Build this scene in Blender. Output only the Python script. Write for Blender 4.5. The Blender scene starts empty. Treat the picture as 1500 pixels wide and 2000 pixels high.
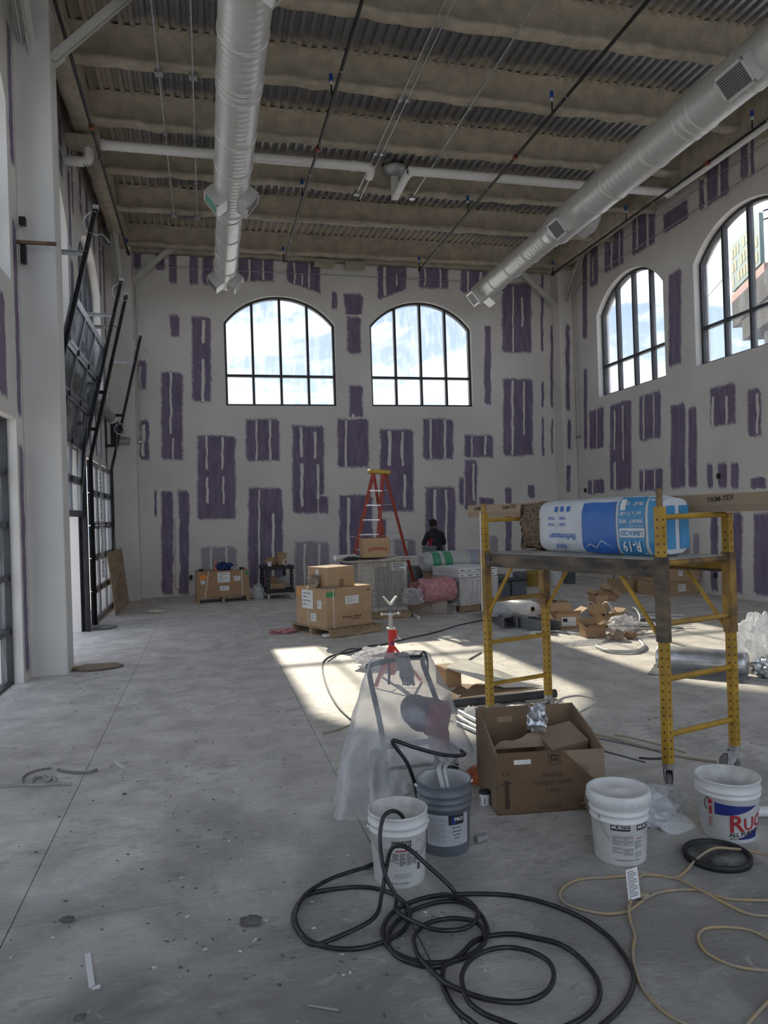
import bpy, bmesh, math, random
from mathutils import Vector, Matrix, Euler, noise
random.seed(7)
S = bpy.context.scene
C = S.collection
PI = math.pi

# ------------------------------------------------------------------ camera
CAM_H, FPX, YAW, PITCH, ROLL = 1.75, 1419.0, .2396, .0048, .0324
F0 = Vector((math.sin(YAW), math.cos(YAW), 0)); R0 = Vector((math.cos(YAW), -math.sin(YAW), 0)); U0 = Vector((0, 0, 1))
FV = F0*math.cos(PITCH)+U0*math.sin(PITCH); UP = U0*math.cos(PITCH)-F0*math.sin(PITCH)
RV = R0*math.cos(ROLL)-UP*math.sin(ROLL); UV = UP*math.cos(ROLL)+R0*math.sin(ROLL)
cd = bpy.data.cameras.new('camera'); cam = bpy.data.objects.new('camera', cd); C.objects.link(cam)
cd.sensor_fit = 'VERTICAL'; cd.sensor_height = 36.0; cd.lens = FPX/2000*36.0; cd.clip_start = .05; cd.clip_end = 400
cam.matrix_world = Matrix(((RV.x, UV.x, -FV.x, 0), (RV.y, UV.y, -FV.y, 0), (RV.z, UV.z, -FV.z, CAM_H), (0, 0, 0, 1)))
S.camera = cam
def at(x, y, X=None, Y=None, Z=None):
    """photo pixel -> point where its ray meets the plane X=, Y= or Z= of the room"""
    d = FV+RV*((x-750)/FPX)-UV*((y-1000)/FPX); o = Vector((0, 0, CAM_H))
    t = (Z-CAM_H)/d.z if Z is not None else (Y/d.y if Y is not None else X/d.x)
    return o+d*t
def fl(x, y, z=0): return at(x, y, Z=z)

# ------------------------------------------------------------------ light
S.view_settings.view_transform = 'Standard'; S.view_settings.look = 'None'
S.view_settings.gamma = 1.0; S.view_settings.use_curve_mapping = False
S.view_settings.exposure = 0.85
S.cycles.max_bounces = 12; S.cycles.diffuse_bounces = 7; S.cycles.transparent_max_bounces = 24
S.cycles.caustics_reflective = False; S.cycles.caustics_refractive = False
S.cycles.sample_clamp_indirect = 6.0
W = bpy.data.worlds.new('sky'); S.world = W; W.use_nodes = True
def build_world():
    nt = W.node_tree; nt.nodes.clear(); N = nt.nodes.new; L = nt.links.new
    out = N('ShaderNodeOutputWorld'); bg = N('ShaderNodeBackground'); L(bg.outputs[0], out.inputs[0])
    tc = N('ShaderNodeTexCoord'); sep = N('ShaderNodeSeparateXYZ'); L(tc.outputs['Generated'], sep.inputs[0])
    ramp = N('ShaderNodeValToRGB'); L(sep.outputs[2], ramp.inputs[0])
    e = ramp.color_ramp.elements
    e[0].position = 0; e[0].color = (.50, .58, .70, 1); e[1].position = .7; e[1].color = (.22, .32, .54, 1)
    m = e.new(.25); m.color = (.285, .36, .51, 1)
    mp = N('ShaderNodeMapping'); mp.inputs['Scale'].default_value = (1.0, 1.0, 3.2); L(tc.outputs['Generated'], mp.inputs[0])
    n1 = N('ShaderNodeTexNoise'); n1.inputs['Scale'].default_value = 3.6; n1.inputs['Detail'].default_value = 8; n1.inputs['Roughness'].default_value = .62
    n1.inputs['Distortion'].default_value = .5
    L(mp.outputs[0], n1.inputs['Vector'])
    cr = N('ShaderNodeValToRGB'); cr.color_ramp.elements[0].position = .45; cr.color_ramp.elements[1].position = .66
    L(n1.outputs[0], cr.inputs[0])
    mx = N('ShaderNodeMix'); mx.data_type = 'RGBA'; L(cr.outputs[0], mx.inputs[0]); L(ramp.outputs[0], mx.inputs[6])
    mx.inputs[7].default_value = (1.12, 1.10, 1.08, 1)
    L(mx.outputs[2], bg.inputs[0]); bg.inputs[1].default_value = 1.3
build_world()
sd = bpy.data.lights.new('sun', 'SUN'); sun = bpy.data.objects.new('sun', sd); C.objects.link(sun)
sd.energy = 4.0; sd.angle = math.radians(.8); sd.color = (1.0, .89, .72)
sun.rotation_euler = Vector((.027, -1, -.562)).to_track_quat('-Z', 'Y').to_euler(); sun.location = (0, 40, 30)

# ------------------------------------------------------------------ helpers
def new_mat(name): 
    m = bpy.data.materials.new(name); m.use_nodes = True
    return m, m.node_tree, m.node_tree.nodes['Principled BSDF']
def mat(name, col, rough=.6, metal=0., var=.12, scale=6., bump=0., bscale=40., col2=None, spec=None, stretch=None, detail=5):
    """plain procedural material: colour varied by noise, optional fine bump"""
    m, nt, b = new_mat(name); N = nt.nodes.new; L = nt.links.new
    b.inputs['Roughness'].default_value = rough; b.inputs['Metallic'].default_value = metal
    if spec is not None: b.inputs['Specular IOR Level'].default_value = spec
    tc = N('ShaderNodeTexCoord'); src = tc.outputs['Object']
    if stretch:
        mp = N('ShaderNodeMapping'); mp.inputs['Scale'].default_value = stretch; L(src, mp.inputs[0]); src = mp.outputs[0]
    n = N('ShaderNodeTexNoise'); n.inputs['Scale'].default_value = scale; n.inputs['Detail'].default_value = detail
    L(src, n.inputs['Vector'])
    r = N('ShaderNodeValToRGB'); L(n.outputs[0], r.inputs[0])
    c1 = col; c2 = col2 or tuple(min(1, c*(1+var)) for c in col)
    if not col2: c1 = tuple(c*(1-var) for c in col)
    r.color_ramp.elements[0].position = .35; r.color_ramp.elements[1].position = .65
    r.color_ramp.elements[0].color = (*c1, 1); r.color_ramp.elements[1].color = (*c2, 1)
    L(r.outputs[0], b.inputs['Base Color'])
    if bump:
        n2 = N('ShaderNodeTexNoise'); n2.inputs['Scale'].default_value = bscale; n2.inputs['Detail'].default_value = 4; L(src, n2.inputs['Vector'])
        bp = N('ShaderNodeBump'); bp.inputs['Strength'].default_value = bump; bp.inputs['Distance'].default_value = .02
        L(n2.outputs[0], bp.inputs['Height']); L(bp.outputs[0], b.inputs['Normal'])
    return m
def tag(o, label=None, cat=None, group=None, kind=None):
    if label: o['label'] = label
    if cat: o['category'] = cat
    if group: o['group'] = group
    if kind: o['kind'] = kind
    return o
def thing(name, label, cat, loc=(0, 0, 0), rz=0., group=None, rot=None):
    o = bpy.data.objects.new(name, None); o.empty_display_size = .1; C.objects.link(o)
    o.location = loc; o.rotation_euler = rot if rot else (0, 0, rz)
    return tag(o, label, cat, group)
def wmat(o):
    m = Matrix.Translation(o.location) @ o.rotation_euler.to_matrix().to_4x4()
    return (wmat(o.parent) @ m) if o.parent else m
class MB:
    """collects shapes; build() links them as one mesh object"""
    def __init__(s): s.v = []; s.f = []; s.sm = []; s.mi = []; s.cur = 0
    def add(s, vs, fs, smooth=False):
        b = len(s.v); s.v += [tuple(v) for v in vs]; s.f += [tuple(i+b for i in f) for f in fs]
        s.sm += [smooth]*len(fs); s.mi += [s.cur]*len(fs); return s
    def box(s, c, size, rot=None):
        hx, hy, hz = (k/2 for k in size); c = Vector(c)
        vs = [Vector((x, y, z)) for z in (-hz, hz) for x, y in ((-hx, -hy), (hx, -hy), (hx, hy), (-hx, hy))]
        if rot: 
            R = Euler(rot).to_matrix(); vs = [R @ v for v in vs]
        return s.add([v+c for v in vs], [(3, 2, 1, 0), (4, 5, 6, 7), (0, 1, 5, 4), (1, 2, 6, 5), (2, 3, 7, 6), (3, 0, 4, 7)])
    def beam(s, p, q, w, h, up=(0, 0, 1)):
        """box bar from p to q, w across, h along up"""
        p, q = Vector(p), Vector(q); d = (q-p).normalized(); up = Vector(up)
        if abs(d.dot(up)) > .98: up = Vector((0, 1, 0))
        r = d.cross(up).normalized(); u = r.cross(d).normalized()
        vs = [e+r*a+u*b for e in (p, q) for a, b in ((-w/2, -h/2), (w/2, -h/2), (w/2, h/2), (-w/2, h/2))]
        return s.add(vs, [(0, 1, 2, 3), (7, 6, 5, 4), (0, 4, 5, 1), (1, 5, 6, 2), (2, 6, 7, 3), (3, 7, 4, 0)])
    def cyl(s, p, q, r, r2=None, n=12, caps=True, smooth=True):
        return s.tube([p, q], r, n, caps, rr=[r, r if r2 is None else r2], smooth=smooth)
    def tube(s, pts, r, n=8, caps=True, rr=None, closed=False, smooth=True):
        P = [Vector(p) for p in pts]; m = len(P); vs = []; prev = None
        for i in range(m):
            if closed: d = P[(i+1) % m]-P[i-1]
            else: d = P[min(i+1, m-1)]-P[max(i-1, 0)]
            if d.length < 1e-9: d = Vector((0, 0, 1))
            d.normalize()
            if prev is None:
                a = Vector((0, 0, 1)) if abs(d.z) < .9 else Vector((1, 0, 0)); u = d.cross(a).normalized()
            else:
                u = prev-d*prev.dot(d); u = u.normalized() if u.length > 1e-6 else d.orthogonal().normalized()
            prev = u; w = d.cross(u); R = rr[i] if rr else r
            vs += [P[i]+(u*math.cos(2*PI*k/n)+w*math.sin(2*PI*k/n))*R for k in range(n)]
        fs = []
        for i in range(m if closed else m-1):
            j = (i+1) % m
            fs += [(i*n+k, i*n+(k+1) % n, j*n+(k+1) % n, j*n+k) for k in range(n)]
        s.add(vs, fs, smooth)
        if caps and not closed:
            s.add(vs[:n], [tuple(range(n-1, -1, -1))]); s.add(vs[-n:], [tuple(range(n))])
        return s
    def lathe(s, prof, n=24, c=(0, 0, 0), cap0=False, cap1=False, axis='Z', smooth=True, jit=0):
        c = Vector(c); vs = []
        for r, z in prof:
            for k in range(n):
                a = 2*PI*k/n; x, y = r*math.cos(a), r*math.sin(a)
                v = {'Z': Vector((x, y, z)), 'Y': Vector((x, z, y)), 'X': Vector((z, x, y))}[axis]
                vs.append(c+v)
        fs = [(i*n+k, i*n+(k+1) % n, (i+1)*n+(k+1) % n, (i+1)*n+k) for i in range(len(prof)-1) for k in range(n)]
        s.add(vs, fs, smooth)
        if cap0: s.add(vs[:n], [tuple(range(n-1, -1, -1))])
        if cap1: s.add(vs[-n:], [tuple(range(n))])
        return s
    def prism(s, poly, o, u, v, w):
        """2D polygon swept: point = o + a*u + b*v, thickness vector w"""
        o, u, v, w = Vector(o), Vector(u), Vector(v), Vector(w); n = len(poly)
        a = [o+u*x+v*y for x, y in poly]; vs = a+[p+w for p in a]
        return s.add(vs, [tuple(range(n-1, -1, -1)), tuple(range(n, 2*n))]+[(i, (i+1) % n, n+(i+1) % n, n+i) for i in range(n)])
    def grid(s, nx, ny, fn, smooth=True):
        vs = [fn(i/nx, j/ny) for j in range(ny+1) for i in range(nx+1)]
        return s.add(vs, [(j*(nx+1)+i, j*(nx+1)+i+1, (j+1)*(nx+1)+i+1, (j+1)*(nx+1)+i) for j in range(ny) for i in range(nx)], smooth)
    def build(s, name, m, parent=None, world=False, bevel=0, loc=None, rot=None, seg=1, fix=True):
        vs = s.v
        if world and parent: 
            M = wmat(parent).inverted(); vs = [tuple(M @ Vector(v)) for v in vs]
        me = bpy.data.meshes.new(name); me.from_pydata(vs, [], s.f)
        for mm in (m if isinstance(m, (list, tuple)) else [m]): me.materials.append(mm)
        me.polygons.foreach_set('use_smooth', s.sm); me.polygons.foreach_set('material_index', s.mi)
        if fix:
            bm = bmesh.new(); bm.from_mesh(me); bmesh.ops.recalc_face_normals(bm, faces=bm.faces)
            bm.to_mesh(me); bm.free()
        me.update()
        o = bpy.data.objects.new(name, me); C.objects.link(o)
        if parent: o.parent = parent
        if loc is not None: o.location = loc
        if rot is not None: o.rotation_euler = rot
        if bevel:
            b = o.modifiers.new('bevel', 'BEVEL'); b.width = bevel; b.segments = seg; b.limit_method = 'ANGLE'; b.angle_limit = .7
        return o
def copy_tree(o, parent=None):
    c = o.copy(); C.objects.link(c); c.parent = parent
    for ch in list(o.children): copy_tree(ch, c)
    return c
def smooth_path(pts, k=6, closed=False):
    """Catmull-Rom through the points"""
    P = [Vector(p) for p in pts]; n = len(P); out = []
    for i in range(n if closed else n-1):
        g = (lambda j: P[j % n]) if closed else (lambda j: P[max(0, min(n-1, j))])
        a, b, c, d = g(i-1), g(i), g(i+1), g(i+2)
        for t in (q/k for q in range(k)):
            out.append(.5*((2*b)+(c-a)*t+(2*a-5*b+4*c-d)*t*t+(3*b-a-3*c+d)*t**3))
    if not closed: out.append(P[-1])
    return out
_tc = {}
def text_mesh(body, size=1., bold=False, align='CENTER', sx=1.):
    """lettering as flat 2D triangles (verts, faces), centred"""
    key = (body, size, align, sx, bold)
    if key in _tc: return _tc[key]
    cu = bpy.data.curves.new('t', 'FONT'); cu.body = body; cu.size = size; cu.align_x = align; cu.align_y = 'CENTER'; cu.resolution_u = 2
    if bold: cu.offset = size*.02
    ob = bpy.data.objects.new('t', cu); C.objects.link(ob)
    dg = bpy.context.evaluated_depsgraph_get(); dg.update()
    me = bpy.data.meshes.new_from_object(ob.evaluated_get(dg))
    r = ([(v.co.x*sx, v.co.y) for v in me.vertices], [tuple(p.vertices) for p in me.polygons])
    bpy.data.objects.remove(ob); bpy.data.curves.remove(cu); bpy.data.meshes.remove(me)
    _tc[key] = r; return r
def put_text(mb, body, size, fn, bold=False, align='CENTER', sx=1.):
    """fn maps 2D text coordinates to a 3D point"""
    v, f = text_mesh(body, size, bold, align, sx); mb.add([fn(a, b) for a, b in v], f); return mb
def flat(o, u, v):
    o, u, v = Vector(o), Vector(u), Vector(v)
    return lambda a, b: o+u*a+v*b
def quad(mb, fn, x0, y0, x1, y1, nx=1):
    for i in range(nx):
        a, b = x0+(x1-x0)*i/nx, x0+(x1-x0)*(i+1)/nx
        mb.add([fn(a, y0), fn(b, y0), fn(b, y1), fn(a, y1)], [(0, 1, 2, 3)])
    return mb
def nz(p, s=1.): return noise.noise(Vector(p)*s)
# ------------------------------------------------------------------ the room shell
XL, XR, YB, YR, ZC = -2.05, 9.58, 17.87, -1.6, 8.47     # wall planes, rear wall, underside of the deck
TH = .34
ZS, ZT, ZP = 4.52, 7.22, 6.55                           # window sill, crown, springing
def wall_color(nt, src):
    N = nt.nodes.new; L = nt.links.new
    n = N('ShaderNodeTexNoise'); n.inputs['Scale'].default_value = .9; n.inputs['Detail'].default_value = 6; L(src, n.inputs['Vector'])
    r = N('ShaderNodeValToRGB'); r.color_ramp.elements[0].position = .3; r.color_ramp.elements[1].position = .7
    r.color_ramp.elements[0].color = (.70, .67, .63, 1); r.color_ramp.elements[1].color = (.80, .775, .73, 1); L(n.outputs[0], r.inputs[0])
    return r.outputs[0]
def make_wall_mat():
    m, nt, b = new_mat('joint_compound'); tc = nt.nodes.new('ShaderNodeTexCoord')
    nt.links.new(wall_color(nt, tc.outputs['Object']), b.inputs['Base Color']); b.inputs['Roughness'].default_value = .85
    return m
def make_patch_mat(name, inv=False, lo=.10, hi=1.0, thin=0.):
    m, nt, b = new_mat(name); N = nt.nodes.new; L = nt.links.new
    geo = N('ShaderNodeNewGeometry'); src = geo.outputs['Position']
    wc = wall_color(nt, src)
    mp = N('ShaderNodeMapping'); mp.inputs['Scale'].default_value = (1, 1, .22); L(src, mp.inputs[0])
    n = N('ShaderNodeTexNoise'); n.inputs['Scale'].default_value = 9; n.inputs['Detail'].default_value = 6; L(mp.outputs[0], n.inputs['Vector'])
    r = N('ShaderNodeValToRGB'); r.color_ramp.elements[0].position = .32; r.color_ramp.elements[1].position = .72
    r.color_ramp.elements[0].color = (.175, .135, .215, 1); r.color_ramp.elements[1].color = (.265, .215, .31, 1); L(n.outputs[0], r.inputs[0])
    a = N('ShaderNodeAttribute'); a.attribute_name = 'edge'
    n2 = N('ShaderNodeTexNoise'); n2.inputs['Scale'].default_value = 14; n2.inputs['Detail'].default_value = 6; L(src, n2.inputs['Vector'])
    ad = N('ShaderNodeMath'); ad.operation = 'MULTIPLY_ADD'; L(n2.outputs[0], ad.inputs[0]); ad.inputs[1].default_value = .9; L(a.outputs['Fac'], ad.inputs[2])
    mr = N('ShaderNodeMapRange'); mr.interpolation_type = 'SMOOTHSTEP'; L(ad.outputs[0], mr.inputs[0])
    mr.inputs[1].default_value = lo+.35; mr.inputs[2].default_value = hi+.2
    mr.inputs[4].default_value = 1-thin
    mx = N('ShaderNodeMix'); mx.data_type = 'RGBA'; L(mr.outputs[0], mx.inputs[0])
    L(r.outputs[0] if inv else wc, mx.inputs[6]); L(wc if inv else r.outputs[0], mx.inputs[7])
    L(mx.outputs[2], b.inputs['Base Color']); b.inputs['Roughness'].default_value = .85
    return m
M_WALL = make_wall_mat(); M_PATCH = make_patch_mat('bare_purple_board'); M_STREAK = make_patch_mat('compound_stroke', True, .2, .8); M_PATCH2 = make_patch_mat('thinly_coated_board', thin=.32)
M_WHITEPAINT = mat('primer_white', (.72, .71, .68), .7, var=.04, scale=2)
M_STEELW = mat('primed_steel', (.62, .61, .57), .55, var=.06, scale=3)
M_BRONZE = mat('dark_bronze', (.045, .046, .048), .45, metal=.3, var=.15)
M_BLACKST = mat('black_steel', (.018, .018, .02), .45, metal=.4, var=.3)
M_GALV = mat('galvanised', (.50, .51, .52), .42, metal=.85, var=.2, scale=30)
M_DUST = mat('dusty_grey', (.30, .30, .29), .7, var=.2, scale=12)
def make_floor_mat():
    m, nt, b = new_mat('dusty_concrete'); N = nt.nodes.new; L = nt.links.new
    geo = N('ShaderNodeNewGeometry'); src = geo.outputs['Position']
    def noi(sc, det, dist=0., vec=src):
        n = N('ShaderNodeTexNoise'); n.inputs['Scale'].default_value = sc; n.inputs['Detail'].default_value = det; n.inputs['Distortion'].default_value = dist
        n.inputs['Roughness'].default_value = .6; L(vec, n.inputs['Vector']); return n.outputs[0]
    def ramp(s, p0, p1, c0, c1):
        r = N('ShaderNodeValToRGB'); e = r.color_ramp.elements; e[0].position = p0; e[1].position = p1; e[0].color = (*c0, 1); e[1].color = (*c1, 1); L(s, r.inputs[0]); return r.outputs[0]
    def mix(f, a, c):
        x = N('ShaderNodeMix'); x.data_type = 'RGBA'; L(f, x.inputs[0]); L(a, x.inputs[6]); L(c, x.inputs[7]); return x.outputs[2]
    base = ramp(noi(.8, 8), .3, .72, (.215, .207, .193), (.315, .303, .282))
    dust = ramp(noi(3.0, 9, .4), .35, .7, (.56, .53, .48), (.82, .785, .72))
    # floor dark near, dust paler with depth: doorway light put into the colour
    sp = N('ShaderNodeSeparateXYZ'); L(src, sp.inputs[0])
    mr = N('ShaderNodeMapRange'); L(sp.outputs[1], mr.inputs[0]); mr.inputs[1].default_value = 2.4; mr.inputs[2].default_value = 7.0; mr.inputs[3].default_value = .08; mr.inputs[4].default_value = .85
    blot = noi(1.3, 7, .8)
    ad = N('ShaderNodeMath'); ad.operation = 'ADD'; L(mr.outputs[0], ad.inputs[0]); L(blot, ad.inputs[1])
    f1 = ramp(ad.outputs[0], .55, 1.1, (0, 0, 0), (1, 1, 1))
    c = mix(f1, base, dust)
    # dark scuffs and grit
    mp = N('ShaderNodeMapping'); mp.inputs['Scale'].default_value = (1, 2.4, 1); mp.inputs['Rotation'].default_value = (0, 0, .5); L(src, mp.inputs[0])
    grit = ramp(noi(9, 12, .9, mp.outputs[0]), .52, .66, (0, 0, 0), (1, 1, 1))
    zone = ramp(noi(.9, 4), .42, .62, (0, 0, 0), (1, 1, 1))
    mm = N('ShaderNodeMath'); mm.operation = 'MULTIPLY'; L(grit, mm.inputs[0]); L(zone, mm.inputs[1])
    dk = N('ShaderNodeRGB'); dk.outputs[0].default_value = (.22, .19, .155, 1)
    m3 = N('ShaderNodeMath'); m3.operation = 'MULTIPLY'; L(mm.outputs[0], m3.inputs[0]); m3.inputs[1].default_value = .60
    c = mix(m3.outputs[0], c, dk.outputs[0])
    # pale drywall-dust swirls
    sw = ramp(noi(5, 6, 2.5), .60, .70, (0, 0, 0), (1, 1, 1)); m4 = N('ShaderNodeMath'); m4.operation = 'MULTIPLY'; L(sw, m4.inputs[0]); m4.inputs[1].default_value = .35
    pl = N('ShaderNodeRGB'); pl.outputs[0].default_value = (.66, .655, .64, 1); c = mix(m4.outputs[0], c, pl.outputs[0])
    L(c, b.inputs['Base Color']); b.inputs['Roughness'].default_value = .62; b.inputs['Specular IOR Level'].default_value = .35
    bp = N('ShaderNodeBump'); bp.inputs['Strength'].default_value = .6; bp.inputs['Distance'].default_value = .014
    L(noi(13, 9, .8, mp.outputs[0]), bp.inputs['Height']); L(bp.outputs[0], b.inputs['Normal'])
    return m
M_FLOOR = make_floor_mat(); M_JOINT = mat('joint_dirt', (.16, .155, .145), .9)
def make_glass():
    m, nt, b = new_mat('dusty_glass'); N = nt.nodes.new; L = nt.links.new; nt.nodes.remove(b); out = nt.nodes['Material Output']
    tr = N('ShaderNodeBsdfTransparent'); tr.inputs[0].default_value = (.93, .96, .97, 1)
    gl = N('ShaderNodeBsdfGlossy'); gl.inputs['Roughness'].default_value = .03; gl.inputs[0].default_value = (.9, .9, .9, 1)
    mx = N('ShaderNodeMixShader'); mx.inputs[0].default_value = .06; L(tr.outputs[0], mx.inputs[1]); L(gl.outputs[0], mx.inputs[2])
    tl = N('ShaderNodeBsdfTranslucent'); tl.inputs[0].default_value = (.85, .87, .88, 1)
    geo = N('ShaderNodeNewGeometry'); mp = N('ShaderNodeMapping'); mp.inputs['Scale'].default_value = (2.2, 2.2, .45); L(geo.outputs['Position'], mp.inputs[0])
    n = N('ShaderNodeTexNoise'); n.inputs['Scale'].default_value = 2.5; n.inputs['Detail'].default_value = 9; n.inputs['Roughness'].default_value = .7; L(mp.outputs[0], n.inputs['Vector'])
    r = N('ShaderNodeMapRange'); L(n.outputs[0], r.inputs[0]); r.inputs[1].default_value = .45; r.inputs[2].default_value = .8; r.inputs[3].default_value = .02; r.inputs[4].default_value = .30
    m2 = N('ShaderNodeMixShader'); L(r.outputs[0], m2.inputs[0]); L(mx.outputs[0], m2.inputs[1]); L(tl.outputs[0], m2.inputs[2])
    L(m2.outputs[0], out.inputs[0]); return m
M_GLASS = make_glass()

def arch(u0, u1, zb, zp, zt, n=20):
    w = (u1-u0)/2; h = zt-zp; R = (w*w+h*h)/(2*h); cz = zt-R; uc = (u0+u1)/2; a = math.asin(w/R)
    return [(u0, zb), (u1, zb)]+[(uc+R*math.sin(t), cz+R*math.cos(t)) for t in (a-2*a*i/n for i in range(n+1))]
def arch_z(u, u0, u1, zp, zt):
    w = (u1-u0)/2; h = zt-zp; R = (w*w+h*h)/(2*h); return zt-R+math.sqrt(max(0, R*R-(u-(u0+u1)/2)**2))
def place(axis, plane): return (lambda u, z, d=0.: Vector((u, plane+d, z))) if axis == 'Y' else (lambda u, z, d=0.: Vector((plane+d, u, z)))
def wall(name, axis, plane, out, u0, u1, z0, z1, holes, m):
    bm = bmesh.new(); pt = place(axis, plane)
    loops = [[(u0, z0), (u1, z0), (u1, z1), (u0, z1)]]+holes
    sides = []
    for d in (0, out*TH):
        L = []; es = []
        for lp in loops:
            vs = [bm.verts.new(pt(u, z, d)) for u, z in lp]; L.append(vs)
            es += [bm.edges.new((vs[i], vs[(i+1) % len(vs)])) for i in range(len(vs))]
        bmesh.ops.triangle_fill(bm, edges=es, use_beauty=True); sides.append(L)
    for A, B in zip(*sides):
        for i in range(len(A)):
            j = (i+1) % len(A); bm.faces.new((A[i], A[j], B[j], B[i]))
    bmesh.ops.recalc_face_normals(bm, faces=bm.faces)
    me = bpy.data.meshes.new(name); bm.to_mesh(me); bm.free(); me.materials.append(m)
    o = bpy.data.objects.new(name, me); C.objects.link(o); return tag(o, kind='structure')
BWIN = [(.54, 3.25), (4.15, 6.86)]
SWIN = [(13.56, 16.27), (9.86, 12.57), (6.16, 8.87), (2.46, 5.17)]
LDOOR = [(13.52, 16.46), (9.86, 12.80), (6.16, 8.92), (2.46, 5.2)]
AR = lambda a, b: arch(a, b, ZS, ZP, ZT)
wall_back = wall('wall_back', 'Y', YB, 1, XL-TH, XR+TH, -.15, ZC+.1, [AR(*w) for w in BWIN], M_WALL)
wall_right = wall('wall_right', 'X', XR, 1, YR, YB, -.15, ZC+.1, [AR(*w) for w in SWIN], M_WALL)
wall_left = wall('wall_left', 'X', XL, -1, YR, YB, -.15, ZC+.1, [AR(*w) for w in SWIN]+[[(a, -.1), (b, -.1), (b, 2.97), (a, 2.97)] for a, b in LDOOR], M_WALL)
wall_rear = wall('wall_rear', 'Y', YR, -1, XL-TH, XR+TH, -.15, ZC+.1, [[(-1.6, .02), (3.4, .02), (3.4, 7.6), (-1.6, 7.6)], [(4.1, .02), (9.1, .02), (9.1, 7.6), (4.1, 7.6)]], M_WALL)  # out of view; openings made this wide to add fill light
for o, l in ((wall_back, 'far drywall wall with purple board showing between white compound strips and two arched windows'),
             (wall_right, 'drywall side wall with tall arched windows and purple patches'), (wall_left, 'drywall side wall with overhead doors under arched windows'),
             (wall_rear, 'unseen white wall behind the camera, its glazed openings sized for fill light')): o['label'] = l

# floor slabs between saw-cut joints
floor = MB().box(((XL+XR)/2, (YB+YR)/2, -.10), (XR-XL+2*TH, YB-YR+2*TH, .14)).build('floor', M_JOINT)
tag(floor, 'grey concrete slab floor dulled by drywall dust', kind='structure')
fx = [XL-TH, -.89, .80, 3.75, 6.70, XR+TH]; fy = [YR-TH, .55, 3.50, 6.45, 9.80, 13.1, 16.2, YB+TH]
for i in range(5):
    for j in range(7):
        g = .0025
        x0, x1, y0, y1 = fx[i]+g, fx[i+1]-g, fy[j]+g, fy[j+1]-g
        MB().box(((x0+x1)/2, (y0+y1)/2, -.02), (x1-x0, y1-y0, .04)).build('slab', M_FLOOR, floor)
# outside ground
M_GROUND = mat('pale_paving', (.55, .53, .50), .9, var=.12, scale=.8)
g = MB().box((4, 10, -.25), (160, 160, .2)).build('ground', M_GROUND); tag(g, 'pale paving outside the building', kind='structure')

# purple board showing through: thin skins on the walls, ragged edges
def patch_mesh(wallo, pt, sg, poly, mtl, name, d=.0015, inset=.10, step=.11):
    """poly: 4 corners (tl,tr,br,bl) as (u,z); ragged, with an 'edge' value that rises inwards"""
    tl, tr, br, bl = [Vector(p) for p in poly]
    wid = max((tr-tl).length, (br-bl).length); hei = max((tl-bl).length, (tr-br).length)
    def ticks(len_, ins):
        e = min(.45, ins/max(len_, 1e-3)); n = max(1, int((1-2*e)*len_/step)); return [0]+[e+(1-2*e)*k/n for k in range(n+1)]+[1]
    U = ticks(wid, min(inset, wid*.24)); V = ticks(hei, min(inset*1.2, hei*.2))
    vs = []; ed = []; sd = random.random()*99
    for j, v in enumerate(V):
        for i, u in enumerate(U):
            p = (tl*(1-u)+tr*u)*(1-v)+(bl*(1-u)+br*u)*v
            bd = i in (0, len(U)-1) or j in (0, len(V)-1)
            k = .6 if bd else .25
            if mtl is M_STREAK and j in (0, len(V)-1): m_ = (tl+tr)/2 if j == 0 else (bl+br)/2; p = p.lerp(m_, .55)
            p = p+Vector((nz((p.x*4, p.y*4, sd)), nz((p.x*4, p.y*4, sd+40))))*.06*k+Vector((random.uniform(-.012, .012), random.uniform(-.015, .015)))*k
            vs.append(pt(p.x, p.y, sg*d)); ed.append(0. if bd else 1.)
    n = len(U); fs = [(j*n+i, j*n+i+1, (j+1)*n+i+1, (j+1)*n+i) for j in range(len(V)-1) for i in range(n-1)]
    o = MB().add(vs, fs).build(name, mtl, wallo, fix=False)
    at_ = o.data.attributes.new('edge', 'FLOAT', 'POINT'); at_.data.foreach_set('value', ed)
    return o
pk = [0]
def patches(wallo, axis, plane, sg, data):
    pt = place(axis, plane)
    def uz(x, y):
        p = at(x, y, **{axis: plane}); return (p.x if axis == 'Y' else p.y, p.z)
    for item in data:
        q = item[0]; c = [uz(q[0], q[1]), uz(q[2], q[1]), uz(q[2], q[3]), uz(q[0], q[3])] if len(q) == 4 else [uz(q[k], q[k+1]) for k in (0, 2, 4, 6)]
        if axis == 'X' and sg < 0 and len(q) == 4:   # receding wall: horizontal edges follow the wall, not the photo
            zt = (c[0][1]+c[1][1])/2; zb = (c[2][1]+c[3][1])/2; c = [(c[0][0], zt), (c[1][0], zt), (c[2][0], zb), (c[3][0], zb)]
        pk[0] += 1
        patch_mesh(wallo, pt, sg, c, M_PATCH2 if q[1] > 1035 else M_PATCH, 'bare_patch', d=.0012+(pk[0] % 9)*.0005)
        for s in item[1:]:
            c = [uz(s[0], s[1]), uz(s[2], s[1]), uz(s[2], s[3]), uz(s[0], s[3])]
            patch_mesh(wallo, pt, sg, c, M_STREAK, 'compound_stroke', d=.0072+(pk[0] % 3)*.0004, inset=.03)
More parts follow.
